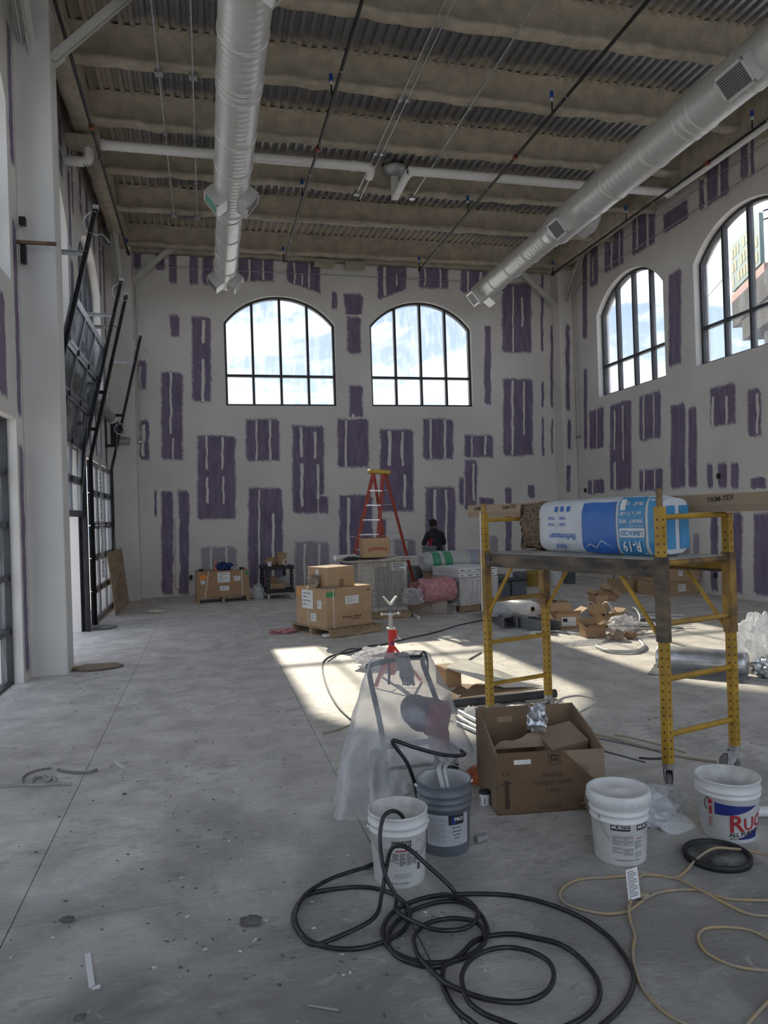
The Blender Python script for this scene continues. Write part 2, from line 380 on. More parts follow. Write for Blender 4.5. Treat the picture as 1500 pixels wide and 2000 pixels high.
BACKP = [
 [(258,484,277,528)], [(302,487,323,530)], [(328,490,347,558)], [(368,492,388,560)], [(393,493,418,560)],
 [(462,497,537,553),(484,505,489,552),(512,505,517,548)], [(557,505,627,507,629,578,557,552),(573,508,577,555),(588,535,592,560),(602,508,606,566)],
 [(646,567,660,607)], [(667,570,712,572,708,640,675,628)], [(675,615,708,693)],
 [(735,514,797,516,795,566,736,592),(748,520,754,580),(773,535,777,560)], [(815,518,878,567),(828,520,832,560),(858,522,862,565)],
 [(897,523,957,575),(912,528,916,575),(935,530,942,572)], [(978,550,1040,692),(1000,560,1003,690),(1018,580,1022,640)], [(945,632,960,793)],
 [(330,612,352,662)], [(372,615,415,788),(394,622,401,672),(393,700,400,786)], [(267,700,287,763),(272,715,276,760)],
 [(312,723,360,902),(331,725,336,850),(336,855,340,900)], [(270,817,294,902),(276,828,284,892)],
 [(301,955,307,1012)], [(313,955,341,1165)], [(346,955,372,1165),(342,1010,352,1150)],
 [(382,847,463,1018),(401,850,406,918),(402,930,408,985),(432,852,437,918),(434,930,439,985)], [(390,1065,465,1118),(409,1068,415,1115),(440,1068,445,1115)],
 [(477,815,549,904),(499,818,503,902),(525,818,530,902)], [(482,950,555,1152),(504,955,508,1148),(530,1000,536,1148)],
 [(568,828,636,1007),(585,833,592,893),(613,842,619,898),(586,905,593,990),(618,905,624,975)], [(620,965,643,1007)],
 [(680,750,712,820)], [(656,815,723,916),(673,820,678,914),(687,808,694,820)],
 [(740,835,810,1003),(756,840,764,910),(783,842,789,912),(787,925,793,992)], [(823,815,888,900),(839,818,844,898),(866,818,871,898)],
 [(905,847,966,897),(920,850,923,893),(945,850,950,890)], [(905,895,934,1000),(922,905,927,978)], [(934,970,968,1000)],
 [(828,948,892,1085),(846,955,852,1080),(869,955,874,1080)], [(660,963,730,1108),(677,970,684,1100)], [(573,1055,646,1150),(592,1060,598,1148),(620,1060,627,1146)],
 [(980,737,1043,893),(998,742,1003,890),(1021,745,1025,850)], [(767,1050,815,1090),(790,1055,796,1088)], [(955,1045,974,1085)], [(986,950,1000,1090)], [(1030,945,1046,975)],
 [(895,930,915,990)], [(740,1010,756,1060)], [(1056,532,1062,690)], [(1057,742,1063,800)], [(1075,632,1081,800)], [(1058,812,1063,895)], [(1076,815,1080,890)],
]
patches(wall_back, 'Y', YB, -1, BACKP)
RIGHTP = [
 [(1445,262,1463,352)], [(1465,268,1474,346)], [(1362,312,1427,400),(1375,345,1383,410),(1402,318,1408,385)], [(1293,400,1347,446)],
 [(1232,410,1282,492),(1243,420,1247,488),(1263,412,1268,485)], [(1179,452,1220,528),(1193,455,1197,525),(1209,452,1212,515)],
 [(1137,482,1148,665)], [(1151,478,1170,562),(1157,500,1160,550)], [(1304,526,1333,718)],
 [(1140,717,1148,880)], [(1150,795,1181,880),(1165,798,1167,878)], [(1190,782,1235,960),(1199,800,1203,880),(1199,900,1204,958),(1216,790,1219,900)],
 [(1246,765,1293,862),(1256,770,1260,860),(1276,768,1279,858)], [(1308,785,1341,957)], [(1343,790,1363,957)],
 [(1385,748,1440,835),(1390,772,1396,838),(1417,772,1422,830)], [(1458,754,1490,858),(1477,766,1483,848)],
 [(1247,912,1297,962),(1256,915,1260,960),(1278,912,1281,958)], [(1147,935,1182,967),(1156,938,1160,966)],
 [(1380,903,1394,957)], [(1400,902,1422,957)], [(1426,900,1445,957)], [(1463,930,1500,957)],
 [(1333,1040,1349,1088)], [(1353,1038,1367,1088)], [(1387,997,1404,1158)], [(1410,997,1453,1162),(1428,1000,1433,1100)], [(1470,997,1512,1168)], [(1300,1060,1318,1120)],
]
patches(wall_right, 'X', XR, -1, RIGHTP)
patches(wall_right, 'Y', 17.405, -1, [[(1104,632,1114,806)], [(1108,815,1116,880)], [(1105,905,1115,965)]])
def lp(y0, z0, y1, z1): return [(y0, z1), (y1, z1), (y1, z0), (y0, z0)]
for q in [lp(16.45, 3.3, 16.85, 5.6), lp(13.0, 3.05, 13.4, 4.3), lp(13.6, 3.05, 13.9, 3.9), lp(14.2, 3.05, 14.5, 4.0), lp(15.0, 3.05, 15.25, 4.1), lp(15.7, 3.1, 15.9, 4.2), lp(16.5, .3, 16.9, 2.6),
          lp(12.7, 6.3, 13.0, 8.2), lp(13.1, 7.0, 13.3, 8.2), lp(13.9, 7.35, 14.2, 8.2), lp(14.6, 7.4, 15.0, 8.2), lp(15.5, 7.2, 15.8, 8.2), lp(16.3, 6.6, 16.6, 8.2), lp(16.9, 5.8, 17.2, 8.0), lp(12.75, 4.9, 13.1, 6.2),
          lp(10.2, 7.3, 10.5, 8.2), lp(11.2, 7.35, 11.6, 8.2), lp(12.0, 7.2, 12.35, 8.2), lp(8.98, .05, 9.2, 2.75), lp(8.98, 3.0, 9.2, 5.3), lp(8.2, 3.1, 8.6, 4.3), lp(8.98, 5.9, 9.2, 7.6), lp(6.4, 3.1, 7.0, 4.2)]:
    patch_mesh(wall_left, place('X', XL), 1, q, M_PATCH, 'bare_patch')

# ------------------------------------------------------------------ ceiling
def make_deck_mat():
    m, nt, b = new_mat('foamed_steel_deck'); N = nt.nodes.new; L = nt.links.new
    geo = N('ShaderNodeNewGeometry'); sp = N('ShaderNodeSeparateXYZ'); L(geo.outputs['Position'], sp.inputs[0])
    def math_(op, a, b_=None, c_=None):
        n = N('ShaderNodeMath'); n.operation = op
        for k, v in enumerate((a, b_, c_)):
            if v is None: continue
            if isinstance(v, (int, float)): n.inputs[k].default_value = v
            else: L(v, n.inputs[k])
        return n.outputs[0]
    t = math_('FRACT', math_('DIVIDE', math_('ADD', sp.outputs[1], -8.9+162.5), 1.625))   # 0 at a purlin, rising away from the camera
    n = N('ShaderNodeTexNoise'); n.inputs['Scale'].default_value = 1.6; n.inputs['Detail'].default_value = 8; n.inputs['Roughness'].default_value = .7; L(geo.outputs['Position'], n.inputs['Vector'])
    d = math_('ABSOLUTE', math_('SUBTRACT', t, .50))
    s = math_('MULTIPLY_ADD', math_('SUBTRACT', n.outputs[0], .5), .45, d)
    r = N('ShaderNodeMapRange'); r.interpolation_type = 'SMOOTHSTEP'; L(s, r.inputs[0]); r.inputs[1].default_value = .20; r.inputs[2].default_value = .30
    edge = N('ShaderNodeMapRange'); L(sp.outputs[0], edge.inputs[0]); edge.inputs[1].default_value = -.6; edge.inputs[2].default_value = -1.3
    fac = math_('MAXIMUM', r.outputs[0], edge.outputs[0])
    n3 = N('ShaderNodeTexNoise'); n3.inputs['Scale'].default_value = 5; n3.inputs['Detail'].default_value = 8; L(geo.outputs['Position'], n3.inputs['Vector'])
    fr = N('ShaderNodeValToRGB'); L(n3.outputs[0], fr.inputs[0]); fr.color_ramp.elements[0].color = (.31, .265, .20, 1); fr.color_ramp.elements[1].color = (.44, .39, .31, 1)
    gr = N('ShaderNodeValToRGB'); n4 = N('ShaderNodeTexNoise'); n4.inputs['Scale'].default_value = 25; L(geo.outputs['Position'], n4.inputs['Vector']); L(n4.outputs[0], gr.inputs[0])
    gr.color_ramp.elements[0].color = (.20, .20, .205, 1); gr.color_ramp.elements[1].color = (.42, .42, .42, 1)
    mx = N('ShaderNodeMix'); mx.data_type = 'RGBA'; L(fac, mx.inputs[0]); L(gr.outputs[0], mx.inputs[6]); L(fr.outputs[0], mx.inputs[7]); L(mx.outputs[2], b.inputs['Base Color'])
    me = math_('SUBTRACT', 1., fac); L(math_('MULTIPLY', me, .75), b.inputs['Metallic']); L(math_('MULTIPLY_ADD', fac, .5, .4), b.inputs['Roughness'])
    nb = N('ShaderNodeTexNoise'); nb.inputs['Scale'].default_value = 22; nb.inputs['Detail'].default_value = 4; L(geo.outputs['Position'], nb.inputs['Vector'])
    bp = N('ShaderNodeBump'); bp.inputs['Strength'].default_value = .5; bp.inputs['Distance'].default_value = .03; L(math_('MULTIPLY', nb.outputs[0], fac), bp.inputs['Height']); L(bp.outputs[0], b.inputs['Normal'])
    return m
M_DECK = make_deck_mat()
M_FOAM = mat('spray_foam', (.43, .375, .29), .95, var=.14, scale=5, bump=.9, bscale=24, detail=8)
mb = MB(); prof = []
x = XL-.1
while x < XR+.1:
    prof += [(x, 0), (x+.055, 0), (x+.075, .045), (x+.13, .045)]; x += .15
YY = [YR+i*(YB-YR)/40 for i in range(41)]
mb.add([(px, y, ZC+pz) for y in YY for px, pz in prof], [(j*len(prof)+i, j*len(prof)+i+1, (j+1)*len(prof)+i+1, (j+1)*len(prof)+i) for j in range(40) for i in range(len(prof)-1)])
ceiling = mb.build('ceiling', M_DECK); tag(ceiling, 'ribbed steel roof deck half covered in tan spray foam', kind='structure')
MB().box(((XL+XR)/2, (YB+YR)/2, ZC+.25), (XR-XL+1, YB-YR+1, .3)).build('roof_slab', M_DUST, ceiling)
def foam_bar(prof2, axis, a0, a1, off, n=60, amp=.018):
    """foam-coated bar: cross-section prof2 [(across, z)] swept along the room's X or Y"""
    mb = MB(); k = len(prof2)
    def fn(u, v):
        i = v*(k-1); q = prof2[int(round(i))]; a = a0+(a1-a0)*u
        p = Vector((a, off+q[0], q[1])) if axis == 'X' else Vector((off+q[0], a, q[1]))
        return p+Vector((nz(p*3.1), nz(p*3.1+Vector((7, 0, 0))), nz(p*2.7+Vector((0, 9, 0)))))*amp*2+Vector((0, 0, nz(p*11)))*amp*.7
    return mb.grid(n, k-1, fn)
pz = [(-.26, ZC+.02), (-.18, ZC-.03), (-.11, ZC-.09), (-.08, ZC-.18), (-.075, ZC-.29), (-.10, ZC-.33), (-.11, ZC-.375), (-.05, ZC-.40), (.05, ZC-.40), (.10, ZC-.375), (.09, ZC-.31), (.05, ZC-.18), (.12, ZC-.06), (.22, ZC+.02)]
for k in range(-5, 6):
    y = 8.9+1.625*k if k < 5 else 17.35
    foam_bar(pz, 'X', XL+.35, XR, y, n=110).build('purlin', M_FOAM, ceiling)
bz = [(-.16, ZC), (-.15, ZC-.42), (-.11, ZC-.47), (.11, ZC-.47), (.15, ZC-.42), (.16, ZC)]
foam_bar(bz, 'Y', 2, YB-.2, -1.72, n=90).build('eave_beam', M_FOAM, ceiling)
foam_bar(bz, 'Y', 2, YB-.2, 9.12, n=90).build('eave_beam', M_FOAM, ceiling)
foam_bar([(-.1, ZC), (-.1, ZC-.36), (-.06, ZC-.40), (.1, ZC-.40), (.12, ZC)], 'X', XL+.4, XR, YB-.14, n=90).build('edge_beam', M_FOAM, ceiling)

# boxed columns and their knee braces (parts of the walls they stand against)
MB().box((-1.845, 9.43, 4.2), (.41, .38, 8.55)).build('column', M_WHITEPAINT, wall_left, bevel=.01)
MB().box((-1.78, 17.62, 4.2), (.54, .5, 8.55)).build('column', M_WALL, wall_left, bevel=.01)
MB().box((9.38, 17.64, 4.2), (.40, .46, 8.55)).build('column', M_WALL, wall_right, bevel=.05, seg=3)
def brace(p, q, parent, w=.14, h=.10):
    p, q = Vector(p), Vector(q); d = (q-p).normalized(); mb = MB()
    side = d.cross(Vector((0, 0, 1))).normalized(); up = side.cross(d)
    mb.beam(p+up*h/2, q+up*h/2, w, .012, up); mb.beam(p, q, .012, h, up)       # angle iron
    mb.beam(p+side*(w/2-.006), q+side*(w/2-.006), .012, h*.9, up)
    mb.beam(p-d*.10, p+d*.14, .016, h*1.5, up); mb.beam(q-d*.14, q+d*.10, .016, h*1.5, up)
    b = mb.build('knee_brace', M_STEELW, parent)
    m2 = MB()
    for e, s in ((p, 1), (q, -1)):
        for k in (.05, .11): m2.cyl(e+d*s*k-side*.03, e+d*s*k+side*.03, .014, n=6)
    m2.build('bolt', M_STEELW, b); return b
brace((-1.64, 9.40, 7.35), (-.55, 9.40, 8.45), wall_left)
brace((-1.86, 9.22, 7.42), (-1.86, 8.2, 8.4), wall_left)
brace((-1.52, 17.55, 7.27), (-.62, 17.55, 8.12), wall_left); brace((-1.74, 17.36, 7.0), (-1.74, 16.4, 7.98), wall_left)
brace((9.17, 17.55, 7.13), (8.03, 17.55, 8.12), wall_right); brace((9.4, 17.40, 7.25), (9.4, 16.5, 8.15), wall_right)
for p in ((9.0, 13.3, 7.95), (9.0, 12.6, 7.98), (9.1, 9.0, 7.95), (2.98, 17.5, 7.95), (3.75, 17.5, 7.93)):
    MB().box(p, (.5, .16, .15)).build('beam_stub', M_FOAM, ceiling)
MB().box((-1.72, 12.35, 7.86), (.5, .3, .14)).build('beam_stub', M_FOAM, ceiling)

# ------------------------------------------------------------------ windows
wn = [0]
def arched_window(axis, plane, u0, u1, ins, label):
    wn[0] += 1; pt = place(axis, plane)
    r = thing('window_%d' % wn[0], label, None, pt((u0+u1)/2, ZS)); r['kind'] = 'structure'
    D = .05; fw = .055
    def bar(mb, a, b, wd, dp=.1):
        mb.beam(pt(*a), pt(*b), dp if axis == 'Y' else dp, wd) if False else None
    def prism2(mb, poly, dp):
        n = Vector((0, 1, 0)) if axis == 'Y' else Vector((1, 0, 0))
        mb.prism(poly, pt(0, 0)-n*dp/2, pt(1, 0)-pt(0, 0), (0, 0, 1), n*dp)
    A = arch(u0, u1, ZS, ZP, ZT); B = arch(u0+fw, u1-fw, ZS+fw, ZP-.01, ZT-fw)
    mb = MB(); n = len(A)
    for i in range(n): prism2(mb, [A[i], A[(i+1) % n], B[(i+1) % n], B[i]], .12)
    mb.build('frame', M_BRONZE, r, world=True)
    tz = 5.27; us = [u0+(u1-u0)*k/4 for k in range(5)]
    for u in us[1:4]:
        mb = MB(); prism2(mb, [(u-.03, ZS+fw), (u+.03, ZS+fw), (u+.03, arch_z(u, u0, u1, ZP, ZT)-fw+.01), (u-.03, arch_z(u, u0, u1, ZP, ZT)-fw+.01)], .11); mb.build('mullion', M_BRONZE, r, world=True)
    for k in range(4):
        a, b = us[k]+(.03 if k else fw), us[k+1]-(.03 if k < 3 else fw)
        mb = MB(); prism2(mb, [(a, tz-.03), (b, tz-.03), (b, tz+.03), (a, tz+.03)], .10); mb.build('transom', M_BRONZE, r, world=True)
        mb = MB(); mb.add([pt(a, ZS+fw), pt(b, ZS+fw), pt(b, tz-.03), pt(a, tz-.03)], [(0, 1, 2, 3)]); mb.build('pane', M_GLASS, r, world=True)
        top = [(a+(b-a)*i/8) for i in range(8, -1, -1)]
        P = [(a, tz+.03), (b, tz+.03)]+[(u, min(arch_z(u, u0+fw, u1-fw, ZP-.01, ZT-fw), 99)) for u in top]
        mb = MB(); mb.add([pt(*p) for p in P], [tuple(range(len(P)))]); mb.build('pane', M_GLASS, r, world=True)
    return r
arched_window('Y', YB+.16, *BWIN[0], 0, 'arched far-wall window with streaked glass beside the garage doors')
arched_window('Y', YB+.16, *BWIN[1], 0, 'arched far-wall window with clean glass above the worker in black')
for k, w in enumerate(SWIN):
    arched_window('X', XR+.20, *w, 0, ['arched side-wall window nearest the corner column', 'arched side-wall window looking onto a billboard', 'arched side-wall window, third from the corner', 'arched side-wall window, fourth from the corner'][k])
for k, w in enumerate(SWIN):
    arched_window('X', XL-.22, *w, 0, ['arched window above the closed overhead door', 'arched window above the half-raised overhead door', 'arched window above the lower storefront glazing', 'arched window above the second storefront glazing'][k])
def storefront(n, axis, plane, u0, u1, z0, z1, cols, rows, label):
    pt = place(axis, plane); r = thing('window_%d' % n, label, None, pt((u0+u1)/2, z0)); r['kind'] = 'structure'
    nn = Vector((0, 1, 0)) if axis == 'Y' else Vector((1, 0, 0)); e = pt(1, 0)-pt(0, 0)
    def bar(name, a, b, c, d, dp=.1): MB().prism([(a, c), (b, c), (b, d), (a, d)], pt(0, 0)-nn*dp/2, e, (0, 0, 1), nn*dp).build(name, M_BRONZE, r, world=True)
    us = [u0+(u1-u0)*k/cols for k in range(cols+1)]; zs = [z0+(z1-z0)*k/rows for k in range(rows+1)]
    for u in us: bar('mullion', max(u-.035, u0), min(u+.035, u1), z0, z1, .12)
    for z in zs: bar('rail', u0, u1, max(z-.03, z0), min(z+.03, z1))
    for i in range(cols):
        for j in range(rows):
            MB().add([pt(us[i], zs[j]), pt(us[i+1], zs[j]), pt(us[i+1], zs[j+1]), pt(us[i], zs[j+1])], [(0, 1, 2, 3)]).build('pane', M_GLASS, r, world=True)
storefront(11, 'X', XL-.16, *LDOOR[2], .0, 2.97, 3, 5, 'dark framed storefront glazing beside the white column')
storefront(12, 'X', XL-.16, *LDOOR[3], .0, 2.97, 3, 5, 'dark framed storefront glazing next to the first storefront')
storefront(13, 'Y', YR-.16, -1.6, 3.4, .02, 7.6, 3, 5, 'unseen tall storefront glazing added for fill light behind the camera beside the left wall')
storefront(14, 'Y', YR-.16, 4.1, 9.1, .02, 7.6, 3, 5, 'unseen tall storefront glazing added for fill light behind the camera beside the right wall')
# ------------------------------------------------------------------ ceiling services
def make_duct_mat():
    m, nt, b = new_mat('spiral_duct_metal'); N = nt.nodes.new; L = nt.links.new
    geo = N('ShaderNodeNewGeometry'); n = N('ShaderNodeTexNoise'); n.inputs['Scale'].default_value = 2; L(geo.outputs['Position'], n.inputs['Vector'])
    r = N('ShaderNodeValToRGB'); L(n.outputs[0], r.inputs[0]); r.color_ramp.elements[0].color = (.60, .59, .57, 1); r.color_ramp.elements[1].color = (.72, .71, .68, 1)
    L(r.outputs[0], b.inputs['Base Color']); b.inputs['Metallic'].default_value = .35; b.inputs['Roughness'].default_value = .38
    w = N('ShaderNodeTexWave'); w.bands_direction = 'Y'; w.inputs['Scale'].default_value = 2.6; w.inputs['Distortion'].default_value = .2; L(geo.outputs['Position'], w.inputs['Vector'])
    bp = N('ShaderNodeBump'); bp.inputs['Strength'].default_value = .25; bp.inputs['Distance'].default_value = .01; L(w.outputs[0], bp.inputs['Height']); L(bp.outputs[0], b.inputs['Normal'])
    return m
M_DUCT = make_duct_mat(); M_GRILLE = mat('grille_grey', (.10, .10, .10), .6); M_PVC = mat('white_pipe', (.78, .77, .74), .4, var=.03)
M_BLUE = mat('blue_cap', (.03, .09, .35), .4); M_REDC = mat('red_coupling', (.32, .06, .03), .5); M_BLKPIPE = mat('black_pipe', (.022, .021, .02), .4, metal=.3)
M_GREEN = mat('green_film', (.10, .30, .20), .6)
def duct(x, z, y0, y1, secs, rings, taps, label):
    t = thing('spiral_duct', label, 'duct', (x, y1, z-.3))
    for a, b, ra, rb in secs:
        MB().lathe([(ra, a), (rb, b)], 40, (x, 0, z), axis='Y').build('duct_section', M_DUCT, t, world=True)
    r_end = secs[-1][3]
    MB().lathe([(r_end, y1), (r_end*.98, y1+.02), (.001, y1+.03)], 40, (x, 0, z), axis='Y').build('end_cap', M_DUCT, t, world=True)
    for y, r in rings:
        MB().lathe([(r, y-.022), (r+.012, y-.016), (r+.012, y+.016), (r, y+.022)], 40, (x, 0, z), axis='Y').build('collar', M_DUCT, t, world=True)
    for y, ang, r, w, film in taps:
        # boxed tap leaving the duct at an angle below horizontal, with a louvred grille on its face
        d = Vector((math.cos(ang), 0, -math.sin(ang))); s = Vector((math.sin(ang), 0, math.cos(ang))); c = Vector((x, y, z))
        mb = MB(); hw = .17
        P = [c+d*k+s*a*hw+Vector((0, b*w/2, 0)) for k in (r*.6, r+.13) for a, b in ((-1, -1), (1, -1), (1, 1), (-1, 1))]
        mb.add(P, [(0, 1, 5, 4), (1, 2, 6, 5), (2, 3, 7, 6), (3, 0, 4, 7), (4, 5, 6, 7)])
        tp = mb.build('tap_box', M_DUCT, t, world=True)
        f = c+d*(r+.132)
        def fp(a, b, k=0.): return f+s*a+Vector((0, b, 0))+d*k
        mb = MB(); mb.add([fp(-.14, -w/2+.03), fp(.14, -w/2+.03), fp(.14, w/2-.03), fp(-.14, w/2-.03)], [(0, 1, 2, 3)]); mb.build('grille_back', M_GREEN if film else M_GRILLE, tp, world=True)
        mb = MB()
        for b0, b1, a0, a1 in ((-w/2, -w/2+.035, -.17, .17), (w/2-.035, w/2, -.17, .17), (-w/2, w/2, -.17, -.135), (-w/2, w/2, .135, .17)):
            mb.prism([(a0, b0), (a1, b0), (a1, b1), (a0, b1)], f, s, (0, 1, 0), d*.012)
        if not film:
            for k in range(9): mb.beam(fp(-.135+.03*(k+.5), -w/2+.03, .004), fp(-.135+.03*(k+.5), w/2-.03, .004), .004, .012, d)
        mb.build('grille_frame', M_DUCT, tp, world=True)
    for y in [8, 10.9, 14.2, 16.2]:
        if y < y1:
            m = MB()
            for k in (-1, 1): m.cyl((x+k*.02, y, z+.25), (x+k*.02, y, ZC), .003, n=5)
            m.build('hanger_wire', M_GALV, t, world=True)
    return t
D45 = math.radians(38)
duct(.56, 7.2, 4.5, 16.8, [(4.5, 12.75, .285, .285), (12.75, 13.0, .285, .235), (13.0, 16.8, .235, .235)],
     [(y, .285) for y in (6.4, 7.0, 8.15, 8.95, 9.06, 9.2, 10.3, 11.2, 12.7)]+[(y, .236) for y in (13.05, 14.0, 14.9, 15.8)],
     [(12.15, PI-D45, .285, .42, True), (12.15, D45, .285, .42, False), (16.45, PI-D45, .235, .4, False), (16.45, D45, .235, .4, False), (7.0, D45, .285, .42, False)],
     'round spiral duct hanging beside the drain pipe over the garage doors')
duct(6.72, 7.15, 4.5, 16.85, [(4.5, 12.7, .295, .295), (12.7, 12.95, .295, .245), (12.95, 16.85, .245, .245)],
     [(y, .295) for y in (6.2, 7.6, 8.5, 8.66, 8.8, 9.6, 10.7, 11.3, 12.68)]+[(y, .246) for y in (13.0, 13.9, 14.8, 15.7)],
     [(12.1, PI-D45, .295, .42, False), (12.1, D45*.6, .295, .42, False), (16.5, PI-D45, .245, .4, False), (16.5, D45, .245, .4, False), (7.5, PI-D45, .295, .5, False)],
     'round spiral duct hanging near the side wall with the billboard window')

def sprinkler(x, y0, y1, heads, coups, label):
    z = 7.72; t = thing('sprinkler_pipe', label, 'pipe', (x, y1, z))
    MB().cyl((x, y0, z), (x, y1, z), .024, n=12).build('pipe', M_BLKPIPE, t, world=True)
    MB().cyl((x, y1-.03, z), (x, y1+.05, z), .034, n=12).cyl((x, y1, z-.04), (x, y1, z+.06), .03, n=12).build('elbow', M_BLKPIPE, t, world=True)
    for y in heads:
        h = MB().cyl((x-.03, y, z), (x-.03, y, z+.16), .012, n=8).build('riser', M_BLKPIPE, t, world=True)
        MB().cyl((x-.03, y, z+.15), (x-.03, y, z+.21), .018, n=8).build('nipple', M_PVC, h, world=True)
        MB().cyl((x-.03, y, z+.20), (x-.03, y, z+.30), .032, .028, n=10).build('sprinkler_cap', M_BLUE, h, world=True)
    for y in coups: MB().cyl((x, y-.03, z), (x, y+.03, z), .042, n=10).build('coupling', M_REDC, t, world=True)
    for k in range(int(y0), int(y1), 3):
        MB().cyl((x, k+.5, z), (x, k+.5, ZC), .004, n=5).build('hanger_rod', M_GALV, t, world=True)
        MB().lathe([(.028, k+.49), (.028, k+.51)], 10, (x, 0, z), axis='Y').build('hanger_ring', M_GALV, t, world=True)
    return t
sprinkler(1.93, 3, 16.8, [10.1, 13.35, 16.75], [11.6], 'black sprinkler pipe next to the duct over the garage-door side')
sprinkler(5.24, 3, 16.95, [9.9, 13.5, 16.9], [11.3], 'black sprinkler pipe running past the roof drain towards the ladder')
sprinkler(-1.5, 3, 16.85, [12.6, 16.8], [11.55], 'black sprinkler pipe along the eave beam above the garage doors')
sprinkler(8.68, 3, 16.75, [9.8, 13.4, 16.7], [10.9], 'black sprinkler pipe along the wall with the billboard window')

t = thing('drain_pipe', 'white drain pipe crossing from the garage-door wall under the deck', 'pipe', (-2.0, 12.4, 7.5))
MB().tube(smooth_path([(-2.04, 12.4, 7.58), (-1.75, 12.4, 7.58), (-1.72, 12.4, 7.58), (-1.66, 12.4, 7.66), (-1.66, 12.4, 7.82), (-1.60, 12.4, 7.88), (-1.45, 12.4, 7.88), (0, 12.4, 7.88)], 5), .078, 16).build('elbow_run', M_PVC, t, world=True)
MB().tube(smooth_path([(0, 12.4, 7.88), (2.7, 12.4, 7.88), (2.93, 12.42, 7.88), (3.02, 12.52, 7.88), (3.04, 12.75, 7.88)], 5), .078, 16).build('pipe_run', M_PVC, t, world=True)
for p in ((-1.45, 12.4, 7.88), (2.68, 12.4, 7.88)): MB().cyl((p[0]-.05, p[1], p[2]), (p[0]+.05, p[1], p[2]), .088, n=16).build('coupling', M_PVC, t, world=True)
t = thing('drain_pipe', 'white drain pipe from the roof drain over to the billboard-window wall', 'pipe', (3.8, 13.2, 7.7))
MB().tube(smooth_path([(3.72, 13.5, 8.40), (3.72, 13.5, 7.88), (3.72, 13.48, 7.90), (3.72, 13.3, 7.88)], 4), .075, 16).build('drain_leader', M_PVC, t, world=True)
MB().tube(smooth_path([(3.72, 13.4, 7.88), (3.70, 12.65, 7.88), (3.74, 12.46, 7.88), (3.9, 12.4, 7.88), (6, 12.4, 7.88), (8.75, 12.4, 7.88), (8.93, 12.36, 7.88), (8.98, 12.2, 7.88), (8.98, 9, 7.88), (8.98, 4, 7.88)], 5), .078, 16).build('pipe_run', M_PVC, t, world=True)
MB().lathe([(.24, 8.44), (.22, 8.36), (.12, 8.28), (.08, 8.27)], 20, (3.72, 13.5, 0)).build('drain_bowl', M_GALV, t, world=True)

def conduit(pts, label, boxes=(), r=.013, grp='thin steel conduits under the roof', joints=()):
    t = thing('conduit', label, 'conduit', pts[-1], group=grp)
    MB().tube(pts, r, 7).build('tube', M_GALV, t, world=True)
    for b in boxes: MB().box(b, (.11, .11, .06)).build('junction_box', M_GALV, t, world=True, bevel=.006)
    for b in joints: MB().box(b, (.05, .07, .04)).build('strap', M_GALV, t, world=True)
    return t
zc = 8.01
conduit([(-.46, 4, zc), (-.46, 15.3, zc)], 'steel conduit nearer the eave beam of two over the garage doors', [(-.46, 10.5, zc), (-.46, 15.35, zc)], joints=[(-.46, 12.15, zc), (-.46, 13.78, zc)])
conduit([(0, 4, zc), (0, 15.35, zc)], 'steel conduit nearer the duct of two over the garage doors', [(0, 10.5, zc), (0, 15.4, zc)], joints=[(0, 12.15, zc), (0, 13.78, zc)])
conduit([(3.02, 4, zc), (3.02, 13.7, zc)], 'steel conduit of the middle pair ending at a box by the roof drain', [(3.02, 13.75, zc)], joints=[(3.02, 10.5, zc), (3.02, 12.15, zc)])
conduit([(3.13, 4, zc), (3.13, 13.95, zc)], 'steel conduit of the middle pair running on past the roof drain', joints=[(3.13, 10.5, zc), (3.13, 12.15, zc)])
conduit([(4.14, 4, zc), (4.14, 13.7, zc)], 'single steel conduit between the roof drain and a sprinkler pipe', [(4.14, 13.75, zc)], joints=[(4.14, 10.5, zc), (4.14, 12.15, zc)])
conduit([(9.52, 3, 7.55), (9.52, 16.9, 7.55), (9.52, 17.2, 7.35), (9.52, 17.25, 3.7)], 'conduit run on the billboard-window wall dropping beside the corner column', [(9.52, 17.25, 3.65)], r=.011)
conduit([(9.53, 3, 7.95), (9.53, 16.6, 7.95)], 'upper thin conduit run along the billboard-window wall', r=.008)
conduit([(-1.47, 17.82, 7.4), (-1.40, 17.82, 7.73), (-1.3, 17.82, 7.78), (8.9, 17.82, 7.78)], 'thin conduit strung across the far wall above the arched windows', r=.010)
conduit([(-1.46, 17.82, 7.3), (-1.44, 17.82, 3.7)], 'conduit drop on the far wall beside the corner column', [(-1.44, 17.82, 3.65)], r=.011)
conduit([(-1.98, 3, 7.45), (-1.98, 17.2, 7.45)], 'thin conduit run high on the garage-door wall', r=.008)

